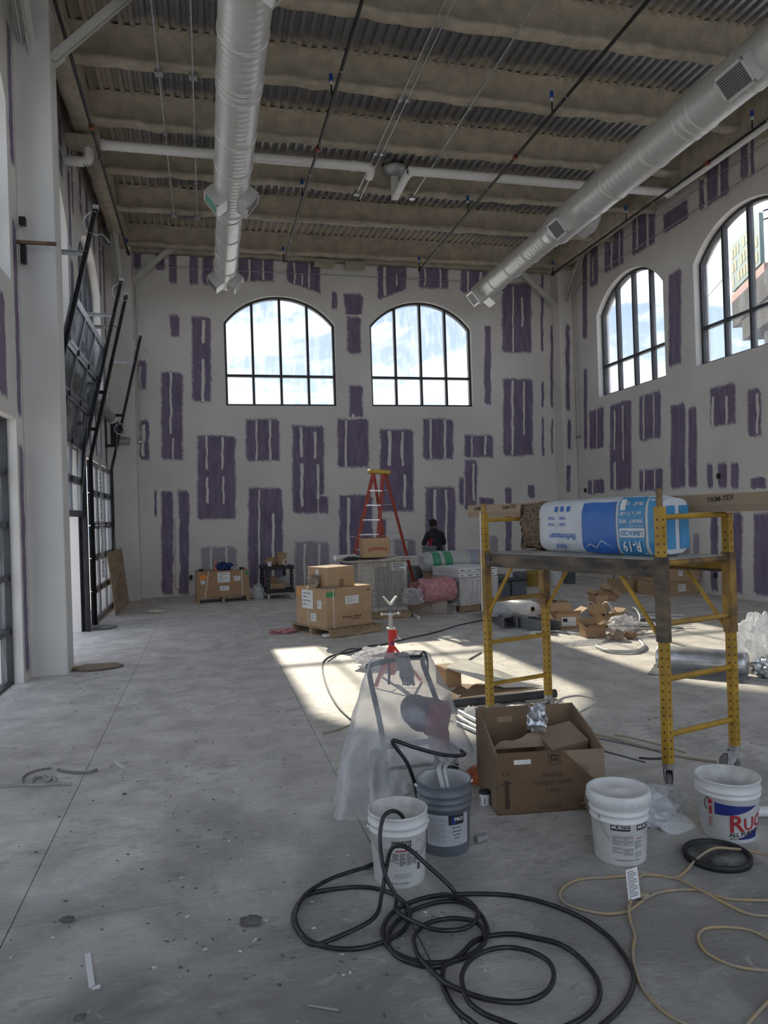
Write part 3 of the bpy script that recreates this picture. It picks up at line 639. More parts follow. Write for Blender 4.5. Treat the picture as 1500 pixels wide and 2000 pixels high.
# ------------------------------------------------------------------ overhead doors
def make_frost():
    m, nt, b = new_mat('dusty_door_glass'); N = nt.nodes.new; L = nt.links.new; nt.nodes.remove(b); out = nt.nodes['Material Output']
    tr = N('ShaderNodeBsdfTransparent'); tr.inputs[0].default_value = (.72, .75, .76, 1)
    gl = N('ShaderNodeBsdfGlossy'); gl.inputs['Roughness'].default_value = .12; gl.inputs[0].default_value = (.7, .7, .7, 1)
    tl = N('ShaderNodeBsdfTranslucent'); tl.inputs[0].default_value = (.75, .76, .77, 1)
    df = N('ShaderNodeBsdfDiffuse'); df.inputs[0].default_value = (.30, .31, .33, 1)
    geo = N('ShaderNodeNewGeometry'); mp = N('ShaderNodeMapping'); mp.inputs['Scale'].default_value = (1, 3, .8); L(geo.outputs['Position'], mp.inputs[0])
    n = N('ShaderNodeTexNoise'); n.inputs['Scale'].default_value = 1.5; n.inputs['Detail'].default_value = 7; L(mp.outputs[0], n.inputs['Vector'])
    a = N('ShaderNodeMixShader'); a.inputs[0].default_value = .10; L(tr.outputs[0], a.inputs[1]); L(gl.outputs[0], a.inputs[2])
    r = N('ShaderNodeMapRange'); L(n.outputs[0], r.inputs[0]); r.inputs[1].default_value = .35; r.inputs[2].default_value = .7; r.inputs[3].default_value = .10; r.inputs[4].default_value = .45
    d2 = N('ShaderNodeMixShader'); d2.inputs[0].default_value = .5; L(tl.outputs[0], d2.inputs[1]); L(df.outputs[0], d2.inputs[2])
    c = N('ShaderNodeMixShader'); L(r.outputs[0], c.inputs[0]); L(a.outputs[0], c.inputs[1]); L(d2.outputs[0], c.inputs[2]); L(c.outputs[0], out.inputs[0])
    return m
M_DGLASS = make_frost(); M_DOORAL = mat('door_aluminium', (.20, .21, .235), .28, metal=.85, var=.1)
TX, TZ, TOP = -1.99, 2.92, 5.82
TDX = (-1.31-TX)/(TOP-TZ); TL = math.hypot(TDX, 1)
def trk(s): return (TX, s) if s < TZ else (TX+(s-TZ)*TDX/TL, TZ+(s-TZ)/TL)
def overhead_door(n, y0, y1, lift, label):
    t = thing('door_%d' % n, label, None, (TX, (y0+y1)/2, 0)); t['kind'] = 'structure'
    ya, yb = y0+.09, y1-.09; H = 2.90; ns = 5; sh = H/ns
    for k in range(ns):
        (xa, za), (xb, zb) = trk(lift+sh*k+.005), trk(lift+sh*(k+1)-.005)
        o = Vector((xa, 0, za)); v = (Vector((xb, 0, zb))-o); hh = v.length; v.normalize(); nrm = Vector((v.z, 0, -v.x))
        mb = MB()
        def bar(a, b, c, d): mb.prism([(a, c), (b, c), (b, d), (a, d)], o-nrm*.025, (0, 1, 0), v, nrm*.05)
        rb, rt = (.10 if k == 0 else .055), (.085 if k == ns-1 else .055)
        bar(ya, yb, 0, rb); bar(ya, yb, hh-rt, hh)
        w = (yb-ya); ys = [ya+w*i/3 for i in range(4)]
        bar(ya, ya+.06, rb, hh-rt); bar(yb-.06, yb, rb, hh-rt)
        for y in ys[1:3]: bar(y-.025, y+.025, rb, hh-rt)
        s = mb.build('door_section', M_DOORAL, t, world=True)
        for i in range(3):
            a, b = ys[i]+.02, ys[i+1]-.02
            MB().add([o+v*rb+Vector((0, a, 0)), o+v*rb+Vector((0, b, 0)), o+v*(hh-rt)+Vector((0, b, 0)), o+v*(hh-rt)+Vector((0, a, 0))], [(0, 1, 2, 3)]).build('pane', M_DGLASS, s, world=True)
        if k:
            for y in ys[1:3]: MB().box(o+nrm*.03+Vector((0, y, 0)), (.03, .06, .08)).build('hinge', M_BLACKST, s, world=True)
        for y in (ya-.01, yb+.01): MB().box(o+nrm*.05+Vector((0, y, 0)), (.07, .06, .08)).build('roller_bracket', M_BLACKST, s, world=True)
    for y, m in ((y0+.03, M_BLACKST), (y1-.03, M_BLACKST)):
        mb = MB()
        for dx in (0.03, .075): mb.beam((TX+dx, y, 0), (TX+dx, y, TZ), .05, .012, (1, 0, 0)); mb.beam((TX+dx, y, TZ), (TX+dx+TDX*(TOP-TZ), y, TOP), .05, .012, (1, 0, 0))
        mb.beam((TX+.052, y+(.025 if y < (y0+y1)/2 else -.025), 0), (TX+.052, y+(.025 if y < (y0+y1)/2 else -.025), TZ), .01, .055, (1, 0, 0))
        mb.beam((TX+.052, y+(.025 if y < (y0+y1)/2 else -.025), TZ), (TX+.052+TDX*(TOP-TZ), y, TOP), .01, .055, (1, 0, 0))
        tr = mb.build('track', m, t, world=True)
        MB().beam((XL+.02, y+.04, 0), (XL+.02, y+.04, 4.15), .09, .008, (1, 0, 0)).build('jamb_angle', M_BLACKST, t, world=True)
        for z in (5.25, 4.1, 3.45):
            x = TX+.05+TDX*(z-TZ); mb = MB()
            mb.beam((XL, y, z), (x, y, z), .05, .008, (0, 0, 1)); mb.beam((XL, y+.025, z-.025), (x, y+.025, z-.025), .008, .05, (0, 0, 1))
            mb.build('strut_angle', M_GALV if z > 5 else M_BLACKST, t, world=True)
        c = Vector((TX+.03+TDX*(TOP-TZ), y, TOP-.18))
        MB().tube([c+Vector((.02-.15*math.sin(a)*1.0, 0, .13-.15*(1-math.cos(a))-.0)) for a in (PI*k/12*1.15 for k in range(13))]+[c+Vector((.18, 0, -.26))], .009, 6).build('bumper_spring', M_GALV, t, world=True)
        MB().box((c.x+.02, y, TOP), (.07, .07, .05)).build('end_bracket', M_GALV, t, world=True)
    # counterbalance shaft and springs above the opening
    x, z = XL+.17, 3.98
    MB().cyl((x, ya, z), (x, yb, z), .016, n=8).build('spring_shaft', M_GALV, t, world=True)
    for a, b in ((.12, .46), (.54, .9)):
        ya2, yb2 = ya+(yb-ya)*a, ya+(yb-ya)*b
        MB().lathe([(.088+.006*(i % 2), ya2+(yb2-ya2)*i/60) for i in range(61)], 16, (x, 0, z), axis='Y', cap0=True, cap1=True).build('torsion_spring', M_DUST, t, world=True)
    for y in (ya+.05, yb-.05):
        MB().lathe([(.05, y-.04), (.11, y-.03), (.11, y+.03), (.05, y+.04)], 20, (x, 0, z), axis='Y').build('cable_drum', M_GALV, t, world=True)
    for y in (ya+.05, yb-.05): MB().cyl((x+.1, y, z), (TX+.02, y, .2+lift), .003, n=5).build('lift_cable', M_GALV, t, world=True)
    return t
d2 = overhead_door(2, *LDOOR[0], 0.0, 'closed glazed overhead door beside the leaning plywood sheet')
d1 = overhead_door(1, *LDOOR[1], 1.88, 'glazed overhead door half raised on its leaning tracks')
# weather strip and jamb trim seen in the open doorway
for y, w, m, nm in ((12.86, .05, M_BLACKST, 'weather_strip'), (12.95, .08, M_WHITEPAINT, 'jamb_board'), (13.06, .05, M_BLACKST, 'jamb_angle'), (13.30, .1, M_BLACKST, 'jamb_angle')):
    MB().beam((XL+.03, y, 0), (XL+.03, y, 2.95), w, .05, (1, 0, 0)).build(nm, m, d1)
for o in d1.children:
    if o.name.split('.')[0] in ('weather_strip', 'jamb_board') or (o.name.startswith('jamb_angle') and o.matrix_world.translation.length < 1e-6 and o.data.vertices[0].co.x < -1 and o.location.length == 0): o.location = -Vector(d1.location)
# chain-hoist operator on the closed door
op = thing('door_operator', 'black chain-hoist door operator beside the corner column', 'operator', (-1.86, 16.55, 3.5))
MB().box((0, 0, .20), (.16, .22, .52)).build('mounting_plate', M_BLACKST, op, bevel=.01)
MB().cyl((.06, -.12, .30), (.06, .12, .30), .11, n=18).build('gear_drum', M_BLACKST, op)
MB().cyl((.02, 0, .05), (.30, 0, .03), .095, .085, n=18).build('motor', M_DUST, op)
w = MB().lathe([(.10, -.02), (.13, -.012), (.13, .012), (.10, .02)], 20, (.12, -.17, .28), axis='Y')
w.build('chain_wheel', M_GALV, op)
def chain(p, q, n, parent):
    mb = MB(); p, q = Vector(p), Vector(q)
    for i in range(n):
        c = p+(q-p)*(i/(n-1)); a = Vector((1, 0, 0)) if i % 2 else Vector((0, 1, 0)); hl = (q-p).length/n*.72
        mb.tube([c+a*.013*math.cos(k*PI/4)+Vector((0, 0, hl*math.sin(k*PI/4))) for k in range(8)], .0045, 4, closed=True)
    o = mb.build('hand_chain', M_GALV, parent, world=True); return o
chain((-1.80, 13.62, 3.0), (-1.80, 13.62, .85), 56, d2); chain((-1.80, 13.68, 3.0), (-1.80, 13.68, .85), 56, d2)
MB().tube(smooth_path([(-1.75, 12.9, 1.9), (-1.72, 13.0, 1.5), (-1.74, 12.95, 1.25), (-1.76, 12.9, 1.15)], 5), .008, 6).build('pull_rope', M_DUST, d1, world=True)
# stop bracket on the near column
b = thing('door_stop_bracket', 'rusty black bracket with an arm fixed beside the white column', 'bracket', (-1.98, 9.1, 5.0))
MB().box((.02, 0, .28), (.07, .07, .09)).build('upper_block', M_BLACKST, b); MB().box((.02, 0, -.10), (.06, .06, .22)).build('mounting_block', M_BLACKST, b)
MB().box((.17, -.05, .02), (.42, .04, .035)).build('arm', mat('rusty_steel', (.12, .07, .045), .8, var=.4), b)

# plywood sheet leaning on the closed door
M_PLY = mat('plywood', (.40, .30, .185), .8, var=.18, scale=3, stretch=(1, .25, 2))
p = thing('plywood_sheet', 'plywood sheet leaning against the closed overhead door', 'plywood', (-1.74, 14.70, 0), rot=(0, -.10, 0))
MB().box((0, 1.2, .61), (.018, 2.40, 1.22)).build('board', M_PLY, p)
mb = MB()
for k, (b, s) in enumerate((('', .1), ('', .1), ('', .1))):
    [quad(mb, flat((.0105, 1.15, .62-.13*k), (0, 1, .12), (0, 0, 1)), -.55+.1*j, -.03, -.49+.1*j, .03) for j in range(11-2*k) if (j+k) % 4]
mb.build('grade_stamp', mat('stamp_ink', (.16, .11, .07), .8), p)['kind'] = 'stuff'
# pink block wall across the yard, seen through the half-open door
M_BLOCK = mat('pink_block', (.86, .76, .73), .9, var=.06, scale=3, bump=.2)
ex = thing('block_wall', 'pink concrete block wall outside the half-raised door', 'wall', (-6.2, 20, -.15))
MB().box((-.12, 0, 1.6), (.16, 14, 3.2)).build('mortar_core', mat('mortar', (.45, .40, .38), .9), ex)
blk = None
for r_ in range(12):
    for k in range(16):
        y = -6.6+.82*k+(.41 if r_ % 2 else 0)
        if blk is None: blk = MB().box((0, 0, 0), (.12, .80, .245)).build('block', M_BLOCK, ex, bevel=.006); o = blk
        else: o = blk.copy(); C.objects.link(o)
        o.location = (0, y, .13+.262*r_)
# billboard beyond the side wall
M_BBD = mat('billboard_teal', (.10, .17, .16), .6, var=.1); M_BBY = mat('billboard_yellow', (.26, .23, .09), .6); M_RUST = mat('salmon_board', (.34, .17, .13), .7, var=.15); M_ROOF = mat('dark_shingle', (.05, .047, .045), .9, var=.4, scale=20)
P1 = Vector((16.0, at(1482, 415, X=16.0).y, 0)); ud = Vector((.41, .91, 0)); nb_ = Vector((-.91, .41, 0))
z1b, z0b = at(1482, 415, X=16.0).z, at(1488, 513, X=16.0).z
bb = thing('billboard', 'teal billboard with faded yellow lettering on a post outside the side window', 'billboard', (P1.x, P1.y, 0))
def bbox(name, a0, a1, z0, z1, th_, m, off=0., par=None): return MB().prism([(a0, z0), (a1, z0), (a1, z1), (a0, z1)], P1+nb_*off, ud, (0, 0, 1), -nb_*th_).build(name, m, par or bb, world=True)
bbox('panel', 0, 2.9, z0b, z1b, .12, M_BBD)
mb = MB()
for r_ in range(3):
    for k in range(9):
        if (k*7+r_*3) % 5: quad(mb, flat(P1+nb_*.01+Vector((0, 0, z1b-.3-.45*r_)), ud, (0, 0, 1)), .2+.3*k, -.16, .4+.3*k, .14)
mb.build('faded_lettering', M_BBY, bb, world=True)
bbox('salmon_board', -.3, 3.0, z0b-.42, z0b-.08, .2, M_RUST)
bbox('shingle_skirt', -1.6, 2.6, z0b-1.25, z0b-.42, 1.2, M_ROOF, .1); bbox('shingle_base', -1.2, 1.6, z0b-1.9, z0b-1.25, .9, M_ROOF, .1)
MB().cyl(P1+ud*.5-nb_*.5, P1+ud*.5-nb_*.5+Vector((0, 0, z0b-1.9)), .3, n=16).build('post', M_DUST, bb, world=True)
for k, (a0, z) in enumerate(((-.35, z1b-.35), (-.35, z1b-.1))): MB().cyl(P1+ud*a0+Vector((0, 0, z)), P1+ud*(a0-.1)-nb_*.9+Vector((0, 0, z+.2)), .025, n=6).build('lamp_arm', M_BLACKST, bb, world=True)
MB().cyl(P1+ud*3.4+nb_*.9+Vector((0, 0, z0b-.2)), P1+ud*.4+nb_*.9+Vector((0, 0, z0b-.2)), .03, n=6).build('catwalk_rail', M_GALV, bb, world=True)
# ------------------------------------------------------------------ foreground: buckets, hose, cords
M_WPL = mat('bucket_white', (.74, .74, .72), .4, var=.06, scale=9); M_GPL = mat('bucket_grey', (.13, .145, .17), .4, var=.12, scale=6)
M_CMPD = mat('dried_compound', (.66, .65, .61), .8, var=.15, scale=14, bump=.4, bscale=20)
M_INK = mat('black_ink', (.02, .02, .022), .6); M_GREYINK = mat('grey_ink', (.20, .20, .20), .7); M_REDINK = mat('red_ink', (.42, .03, .04), .5)
M_NAVY = mat('navy_ink', (.02, .035, .22), .5); M_WHITEINK = mat('white_ink', (.80, .80, .79), .5); M_LABEL = mat('paper_label', (.78, .78, .77), .6, var=.03)
M_WIRE = mat('steel_wire', (.35, .35, .35), .4, metal=.8)
def face_cam(x, y): return math.atan2(-y, -x)
def cylmap(r0, r1, h, ang, off=.0012):
    """label coordinates (along the wall, height) -> bucket wall; +a runs to the viewer's right"""
    def fn(a, z):
        r = r0+(r1-r0)*z/h+off; t = ang+a/r; return Vector((r*math.cos(t), r*math.sin(t), z))
    return fn
def wrapq(mb, fn, x0, y0, x1, y1): quad(mb, fn, x0, y0, x1, y1, max(1, int(abs(x1-x0)/.02)))
def bucket(loc, label, r0, r1, h, m, ribs, inside, fill, group=None):
    t = thing('bucket', label, 'bucket', loc, group=group)
    prof = [(r0-.004, 0), (r0, .006)]
    for z in ribs: prof += [(r0+(r1-r0)*(z-.012)/h, z-.012), (r0+(r1-r0)*z/h+.007, z-.006), (r0+(r1-r0)*z/h+.007, z), (r0+(r1-r0)*z/h, z+.006)]
    prof += [(r1, h-.008), (r1+.004, h-.004), (r1+.003, h), (r1-.003, h)]
    MB().lathe(prof, 48, cap0=True).build('wall', m, t)
    ip = [(r1-.003, h), (r1-.004, h-.01)]+[(r0+(r1-r0)*z/h-.004, z) for z in (h*.6, fill)]
    MB().lathe(ip, 48).build('inner_wall', inside, t)
    MB().lathe([(r0+(r1-r0)*fill/h-.004, fill), (.06, fill+.006), (.001, fill+.002)], 32).build('contents', inside, t)
    return t
def bail(t, r, z, ang, drop, m=None):
    """wire handle pivoting at both sides; drop<0 raised, >0 hanging against the wall"""
    pts = []
    for k in range(17):
        a = PI*k/16; s = math.cos(a); d = math.sin(a)
        pts.append(Vector((s*(r+.008)*math.cos(ang+PI/2)+math.cos(ang)*d*(r+.012 if drop > 0 else .02), s*(r+.008)*math.sin(ang+PI/2)+math.sin(ang)*d*(r+.012 if drop > 0 else .02), z-d*drop)))
    MB().tube(pts, .0022, 5).build('bail_handle', m or M_WIRE, t)
    for s in (-1, 1): MB().lathe([(.012, 0), (.014, .01), (.006, .012)], 10, (s*(r+.006)*math.cos(ang+PI/2), s*(r+.006)*math.sin(ang+PI/2), z-.006)).build('bail_ear', M_WPL, t)
def murco_logo(t, fn, x, z, s=1., f4=None):
    mb = MB(); w, h = .047*s, .0135*s
    v = [(-w, h*.7), (-w*.9, -h*.9), (w*.96, -h*1.25), (w, h*.85), (w*.3, h*1.1), (-w*.5, h*1.05)]
    for i in range(8):
        a, b = -w+2*w*i/8, -w+2*w*(i+1)/8
        mb.add([fn(x+a, z-h-.002), fn(x+b, z-h-.002), fn(x+b, z+h), fn(x+a, z+h)], [(0, 1, 2, 3)])
    o = mb.build('logo_banner', M_INK, t)
    f2 = lambda a, b: fn(x+a, z+b)*1.0
    mb = MB(); put_text(mb, 'MURCO', .0235*s, lambda a, b: f4(x+a, z+b+.001), True, sx=1.0)
    mb.build('logo_letters', M_WHITEINK, o)
def textblock(mb, fn, x0, x1, z1, n, dz, th=.0022):
    for k in range(n):
        xe = x1 if (k % 4) != 3 else x0+(x1-x0)*random.uniform(.4, .8)
        wrapq(mb, fn, x0, z1-k*dz-th, xe, z1-k*dz)
def murco_print(t, fn, sub):
    a = MB(); textblock(a, fn, -.052, -.004, .150, 9, .0052); textblock(a, fn, -.052, -.004, .095, 6, .0052); textblock(a, fn, .0, .05, .150, 9, .0052); textblock(a, fn, .0, .05, .09, 7, .0052); textblock(a, fn, .056, .098, .125, 8, .0052)
    textblock(a, fn, .058, .10, .07, 6, .0045, .0016)
    a.build('small_print', M_GREYINK, t)['kind'] = 'stuff'
    mb = MB(); put_text(mb, sub, .0085, lambda a_, b: fn(.022+a_, .030+b), True); mb.build('volume_line', M_INK, t)
    mb = MB(); wrapq(mb, fn, .066, .135, .11, .1385); mb.build('red_line', M_REDINK, t)

# open white bucket the hose dips into
L_ = (.855, 3.42, 0); t = bucket(L_, 'open white compound bucket with the black hose dipped inside', .122, .1425, .335, M_WPL, (.255, .29), M_CMPD, .19)
fn = cylmap(.122, .1425, .335, face_cam(*L_[:2])+.1)
murco_logo(t, fn, .0, .215, f4=cylmap(.122, .1425, .335, face_cam(*L_[:2])+.1, .004))
mb = MB(); wrapq(mb, fn, -.03, .180, .05, .186); mb.build('red_line', M_REDINK, t)
mb = MB()
for k in range(4): textblock(mb, fn, -.045+.034*k, -.016+.034*k, .172, 12 if k else 7, .005, .0036)
textblock(mb, fn, -.04, .05, .072, 5, .0045, .0012); textblock(mb, fn, -.085, -.06, .19, 16, .006, .002); textblock(mb, fn, .075, .105, .225, 3, .005, .0012)
mb.build('small_print', M_GREYINK, t)['kind'] = 'stuff'
mb = MB(); wrapq(mb, fn, .073, .07, .10, .125); bc = mb.build('barcode_patch', M_LABEL, t)
mb = MB(); f3 = cylmap(.122, .1425, .335, face_cam(*L_[:2])+.1, .002)
for k in range(9): wrapq(mb, f3, .077+k*.0023, .080, .078+k*.0023+(k % 3)*.0005, .116)
mb.build('bars', M_INK, bc)['kind'] = 'stuff'
mb = MB(); put_text(mb, '4.5 GAL / 17 LITERS', .010, lambda a, b: fn(-.01+a, .028+b), True); mb.build('volume_line', M_INK, t)
bail(t, .135, .26, face_cam(*L_[:2])+.15, .13)

# grey paint bucket under the sprayer
L_ = (1.17, 3.66, 0); t = bucket(L_, 'dark grey paint bucket standing under the sprayer intake', .125, .1425, .36, M_GPL, (.245, .275, .31), mat('bucket_inside', (.50, .51, .51), .5, var=.1), .20)
A = face_cam(*L_[:2]); fn = cylmap(.125, .1425, .36, A); f2 = cylmap(.125, .1425, .36, A, .0022); f3 = cylmap(.125, .1425, .36, A, .0032)
mb = MB(); wrapq(mb, fn, -.10, .055, .135, .215); lb = mb.build('paper_label', mat('grey_label', (.42, .43, .45), .6, var=.05), t)
mb = MB(); wrapq(mb, f2, .018, .165, .105, .215); mb.build('black_panel', M_INK, lb)
mb = MB(); wrapq(mb, f3, .036, .165, .052, .205); mb.build('blue_badge', M_NAVY, lb)
mb = MB(); put_text(mb, 'PRO', .026, lambda a, b: f3(.075+a, .192+b), True); mb.build('brand_word', M_WHITEINK, lb)
mb = MB()
for k, (s, w) in enumerate((('PRO-CRYL', .011),)): put_text(mb, s, w, lambda a, b, k=k: f2(.062+a, .15-.019*k+b), k == 0)
for k in range(3): wrapq(mb, f2, .035+.006*k, .128-.017*k, .09-.006*k, .132-.017*k)
mb.build('label_text', M_INK, lb)['kind'] = 'stuff'
mb = MB(); textblock(mb, f2, -.09, -.0, .20, 18, .007, .0018); mb.build('small_print', M_GREYINK, lb)['kind'] = 'stuff'
bail(t, .138, .335, A+.2, -.10)

# lidded bucket
L_ = (1.975, 3.30, 0); t = bucket(L_, 'lidded white compound bucket in front of the fragile carton', .125, .145, .325, M_WPL, (.215, .25, .285), M_CMPD, .3, None)
MB().lathe([(.151, .285), (.156, .29), (.156, .335), (.150, .341), (.138, .341), (.136, .332), (.03, .332), (.026, .335), (.001, .334)], 56).build('lid', M_WPL, t)
mb = MB()
for k in range(26):
    a = 2*PI*k/26; mb.box((.1565*math.cos(a), .1565*math.sin(a), .305), (.006, .003, .022), rot=(0, 0, a))
mb.build('lid_tabs', M_WPL, t)['kind'] = 'stuff'
mb = MB(); mb.lathe([(.012, .3335), (.020, .336), (.014, .340), (.001, .338)], 14); mb.build('compound_blob', M_CMPD, t)
fn = cylmap(.125, .145, .325, face_cam(*L_[:2])+.12); f4_ = cylmap(.125, .145, .325, face_cam(*L_[:2])+.12, .004); murco_logo(t, fn, -.012, .192, f4=f4_); murco_logo(t, fn, .118, .192, f4=f4_); murco_print(t, fn, 'CONTENTS 4.5 GAL. / 17 LITERS')
bail(t, .138, .24, face_cam(*L_[:2])-.1, .0) if False else None
MB().tube(smooth_path([fn(-.12, .24)*1.01, fn(-.115, .20)*1.02, fn(-.09, .155)*1.02, fn(-.065, .13)*1.02], 5), .0022, 5).build('bail_handle', M_WIRE, t)

# open all-purpose bucket
L_ = (2.655, 3.35, 0); t = bucket(L_, 'open white bucket printed with a red and navy all-purpose compound label', .134, .160, .31, M_WPL, (.235, .262), M_CMPD, .20)
A = face_cam(*L_[:2])+.05; fn = cylmap(.134, .160, .31, A); f2 = cylmap(.134, .160, .31, A, .0022)
def swoosh(x0, x1, za, zb, n=14):
    mb = MB()
    for i in range(n):
        u, v = i/n, (i+1)/n; a, b = x0+(x1-x0)*u, x0+(x1-x0)*v
        mb.add([fn(a, za(u)), fn(b, za(v)), fn(b, zb(v)), fn(a, zb(u))], [(0, 1, 2, 3)])
    return mb
swoosh(-.075, .15, lambda u: .142+.05*u*u, lambda u: .205-.012*u).build('navy_swoosh', M_NAVY, t)
swoosh(.035, .15, lambda u: .022, lambda u: .024+.05*u).build('navy_swoosh', M_NAVY, t)
sl = lambda x, z, k=.10: (lambda a, b: f2(x+a, z+b+a*k))
mb = MB(); put_text(mb, 'R', .125, sl(.030, .100), True); put_text(mb, 'UCO', .092, sl(.168, .106), True); mb.build('brand_letters', M_REDINK, t)
mb = MB(); put_text(mb, 'ALL PURPOSE', .030, sl(.085, .052), True); put_text(mb, 'READY MIXED JOINT COMPOUND', .011, sl(.085, .032), True); mb.build('product_words', M_INK, t)
mb = MB(); wrapq(mb, fn, -.113, .06, -.112, .21); wrapq(mb, fn, -.085, .06, -.084, .21); wrapq(mb, fn, -.11, .19, -.088, .215); wrapq(mb, fn, -.106, .135, -.09, .18); textblock(mb, fn, -.108, -.092, .12, 9, .006, .003); mb.build('side_panel_print', M_REDINK, t)['kind'] = 'stuff'
MB().tube(smooth_path([fn(-.10, .225)*1.01, fn(-.118, .20)*1.06, fn(-.122, .165)*1.07, fn(-.11, .15)*1.05], 5), .0024, 5).build('bail_handle', M_INK, t)

# black lid on the floor
t = thing('bucket_cover', 'black bucket lid smeared with dried compound lying upside down', 'lid', (2.405, 3.125, 0))
MB().lathe([(.138, 0), (.158, .002), (.160, .028), (.150, .032), (.140, .028), (.138, .010)], 48).build('rim', M_INK, t)
MB().lathe([(.139, .010), (.09, .012), (.086, .015), (.05, .013), (.046, .016), (.001, .014)], 48).build('disc', mat('smeared_black', (.025, .025, .026), .6, col2=(.20, .20, .195), scale=9, detail=8), t)

# ---- hose
M_HOSE = mat('black_hose', (.012, .012, .014), .32, var=.4, scale=30, col2=(.03, .03, .034))
hz = .0098
def c2(*p): return [(500+a/3., 1334+b/3.) for a, b in p]
def c3(*p): return [(1000+a/3., 1334+b/3.) for a, b in p]
hose = thing('spray_hose', 'long black spray hose coiled on the floor before the buckets', 'hose', (.84, 3.0, 0))
def coil(px, lift=0., k=6, pre=(), post=(), bumps=()):
    P = [Vector(p) for p in pre]
    for i, (x, y) in enumerate(px):
        z = hz+lift+dict(bumps).get(i, 0); P.append(fl(x, y, z))
    return MB().tube(smooth_path(P+[Vector(p) for p in post], k), hz, 9)
coil(c2((830, 1340), (1000, 1430), (1130, 1450), (1250, 1425), (1300, 1350), (1230, 1270), (1080, 1238)), .03,
     pre=[(.89, 3.40, .22), (.865, 3.37, .31), (.81, 3.33, .358), (.755, 3.30, .345), (.725, 3.25, .26), (.725, 3.17, .15), (.76, 3.12, .07)],
     post=[(1.0, 3.02, .10), (.90, 3.09, .20), (.82, 3.15, .265), (.765, 3.19, .25), (.735, 3.19, .16), (.70, 3.14, .08), (.64, 3.05, .03)]+[fl(x, y, hz) for x, y in c2((450, 1500), (330, 1530), (250, 1460), (215, 1380), (250, 1290), (320, 1235), (450, 1207), (640, 1195), (790, 1230), (880, 1300), (900, 1370), (860, 1450), (760, 1510), (600, 1555), (430, 1550), (300, 1500))]+[fl(x, y, hz*3) for x, y in c2((235, 1410), (240, 1320), (300, 1230), (420, 1155), (540, 1110), (660, 1075))]+[(.72, 3.55, hz), (.9, 3.62, hz)]).build('hose_coil', M_HOSE, hose, world=True)
coil(c3((520, 2010), (640, 1900), (700, 1800), (710, 1700), (660, 1600), (560, 1480), (400, 1370), (200, 1290), (0, 1245))+c2((1300, 1235), (1150, 1240), (1000, 1255), (850, 1310), (770, 1380), (742, 1470), (790, 1560), (920, 1625), (1080, 1640), (1240, 1600), (1330, 1530), (1357, 1450), (1310, 1350), (1210, 1285), (1060, 1285), (900, 1340), (805, 1420), (770, 1500), (815, 1590), (940, 1648), (1080, 1658), (1190, 1600), (1270, 1520), (1370, 1482), (1500, 1470))+c3((120, 1490), (280, 1530), (400, 1610), (490, 1720), (515, 1810), (490, 1890), (420, 1960), (300, 2020)), 0.).build('hose_coil', M_HOSE, hose, world=True)
coil(c2((1345, 1490), (1320, 1430), (1260, 1390), (1130, 1380), (1000, 1410), (930, 1480), (930, 1540), (960, 1610), (1090, 1740), (1200, 1800), (1340, 1850), (1500, 1870))+c3((120, 1855), (210, 1800), (245, 1720), (220, 1640), (130, 1580), (0, 1550))+c2((1380, 1560), (1270, 1610), (1210, 1700), (1215, 1790), (1250, 1870), (1340, 1940), (1450, 1985), (1600, 2040)), .02).build('hose_coil', M_HOSE, hose, world=True)
coil(c2((1105, 1640), (1092, 1740), (1120, 1830), (1180, 1920), (1270, 1990), (1340, 2050)), .0).build('hose_coil', M_HOSE, hose, world=True)

# ---- extension cord with its warning tag
M_CORD = mat('yellow_cord', (.46, .33, .15), .6, var=.3, scale=14, col2=(.36, .31, .25))
cord = thing('extension_cord', 'dusty yellow extension cord looped on the floor by the lid', 'cord', fl(1240, 1750))
cr_ = .0062
def cpart(px, bumps=()): coil_ = [fl(x, y, cr_+dict(bumps).get(i, 0)) for i, (x, y) in enumerate(px)]; MB().tube(smooth_path(coil_, 6), cr_, 8).build('cord', M_CORD, cord, world=True)
cpart(c3((1560, 1025), (1400, 985), (1280, 970), (1180, 970), (1085, 1028), (1015, 1105), (950, 1142), (850, 1125), (765, 1125), (738, 1160), (742, 1200)), {1: .0, 2: .035, 3: .037, 4: .02}.items())
cpart(c3((690, 1128), (550, 1140), (400, 1150), (310, 1190), (280, 1240), (310, 1290), (420, 1330), (560, 1352), (680, 1335), (760, 1280), (850, 1230), (960, 1213), (1100, 1215), (1250, 1262), (1400, 1272), (1560, 1275)))
cpart(c3((765, 1122), (940, 1140), (1060, 1190), (1200, 1265), (1380, 1350), (1560, 1368)), {2: .013, 3: .013}.items())
cpart(c3((705, 1255), (685, 1320), (695, 1400), (720, 1480), (708, 1560), (715, 1650), (760, 1780), (860, 1900), (960, 1970), (1080, 2020)), {1: .013}.items())
cpart(c3((1560, 1530), (1400, 1450), (1250, 1430), (1130, 1440), (1090, 1490), (1130, 1570), (1230, 1630), (1360, 1670), (1560, 1690)))
cpart(c3((1560, 1800), (1440, 1930), (1350, 2030)))
tagp = fl(1237, 1752, .005); e1 = Vector((.03, -.035, .0)); 
u = Vector((.88, -.2, .25)).normalized(); v = Vector((.25, .55, .8)).normalized()
o = MB().prism([(-.028, -.062), (.028, -.062), (.028, .062), (-.028, .062)], tagp+Vector((0, 0, .06)), u, v, u.cross(v)*.0006).build('warning_tag', M_LABEL, cord, world=True)
mb = MB(); nn = v.cross(u).normalized()
if nn.dot(Vector((0, 0, CAM_H))-tagp) < 0: nn = -nn
tf = flat(tagp+Vector((0, 0, .06))+nn*.0012, u, v)
for k in range(12): quad(mb, tf, -.022, .052-.009*k-.004, .02 if k % 3 else .008, .052-.009*k)
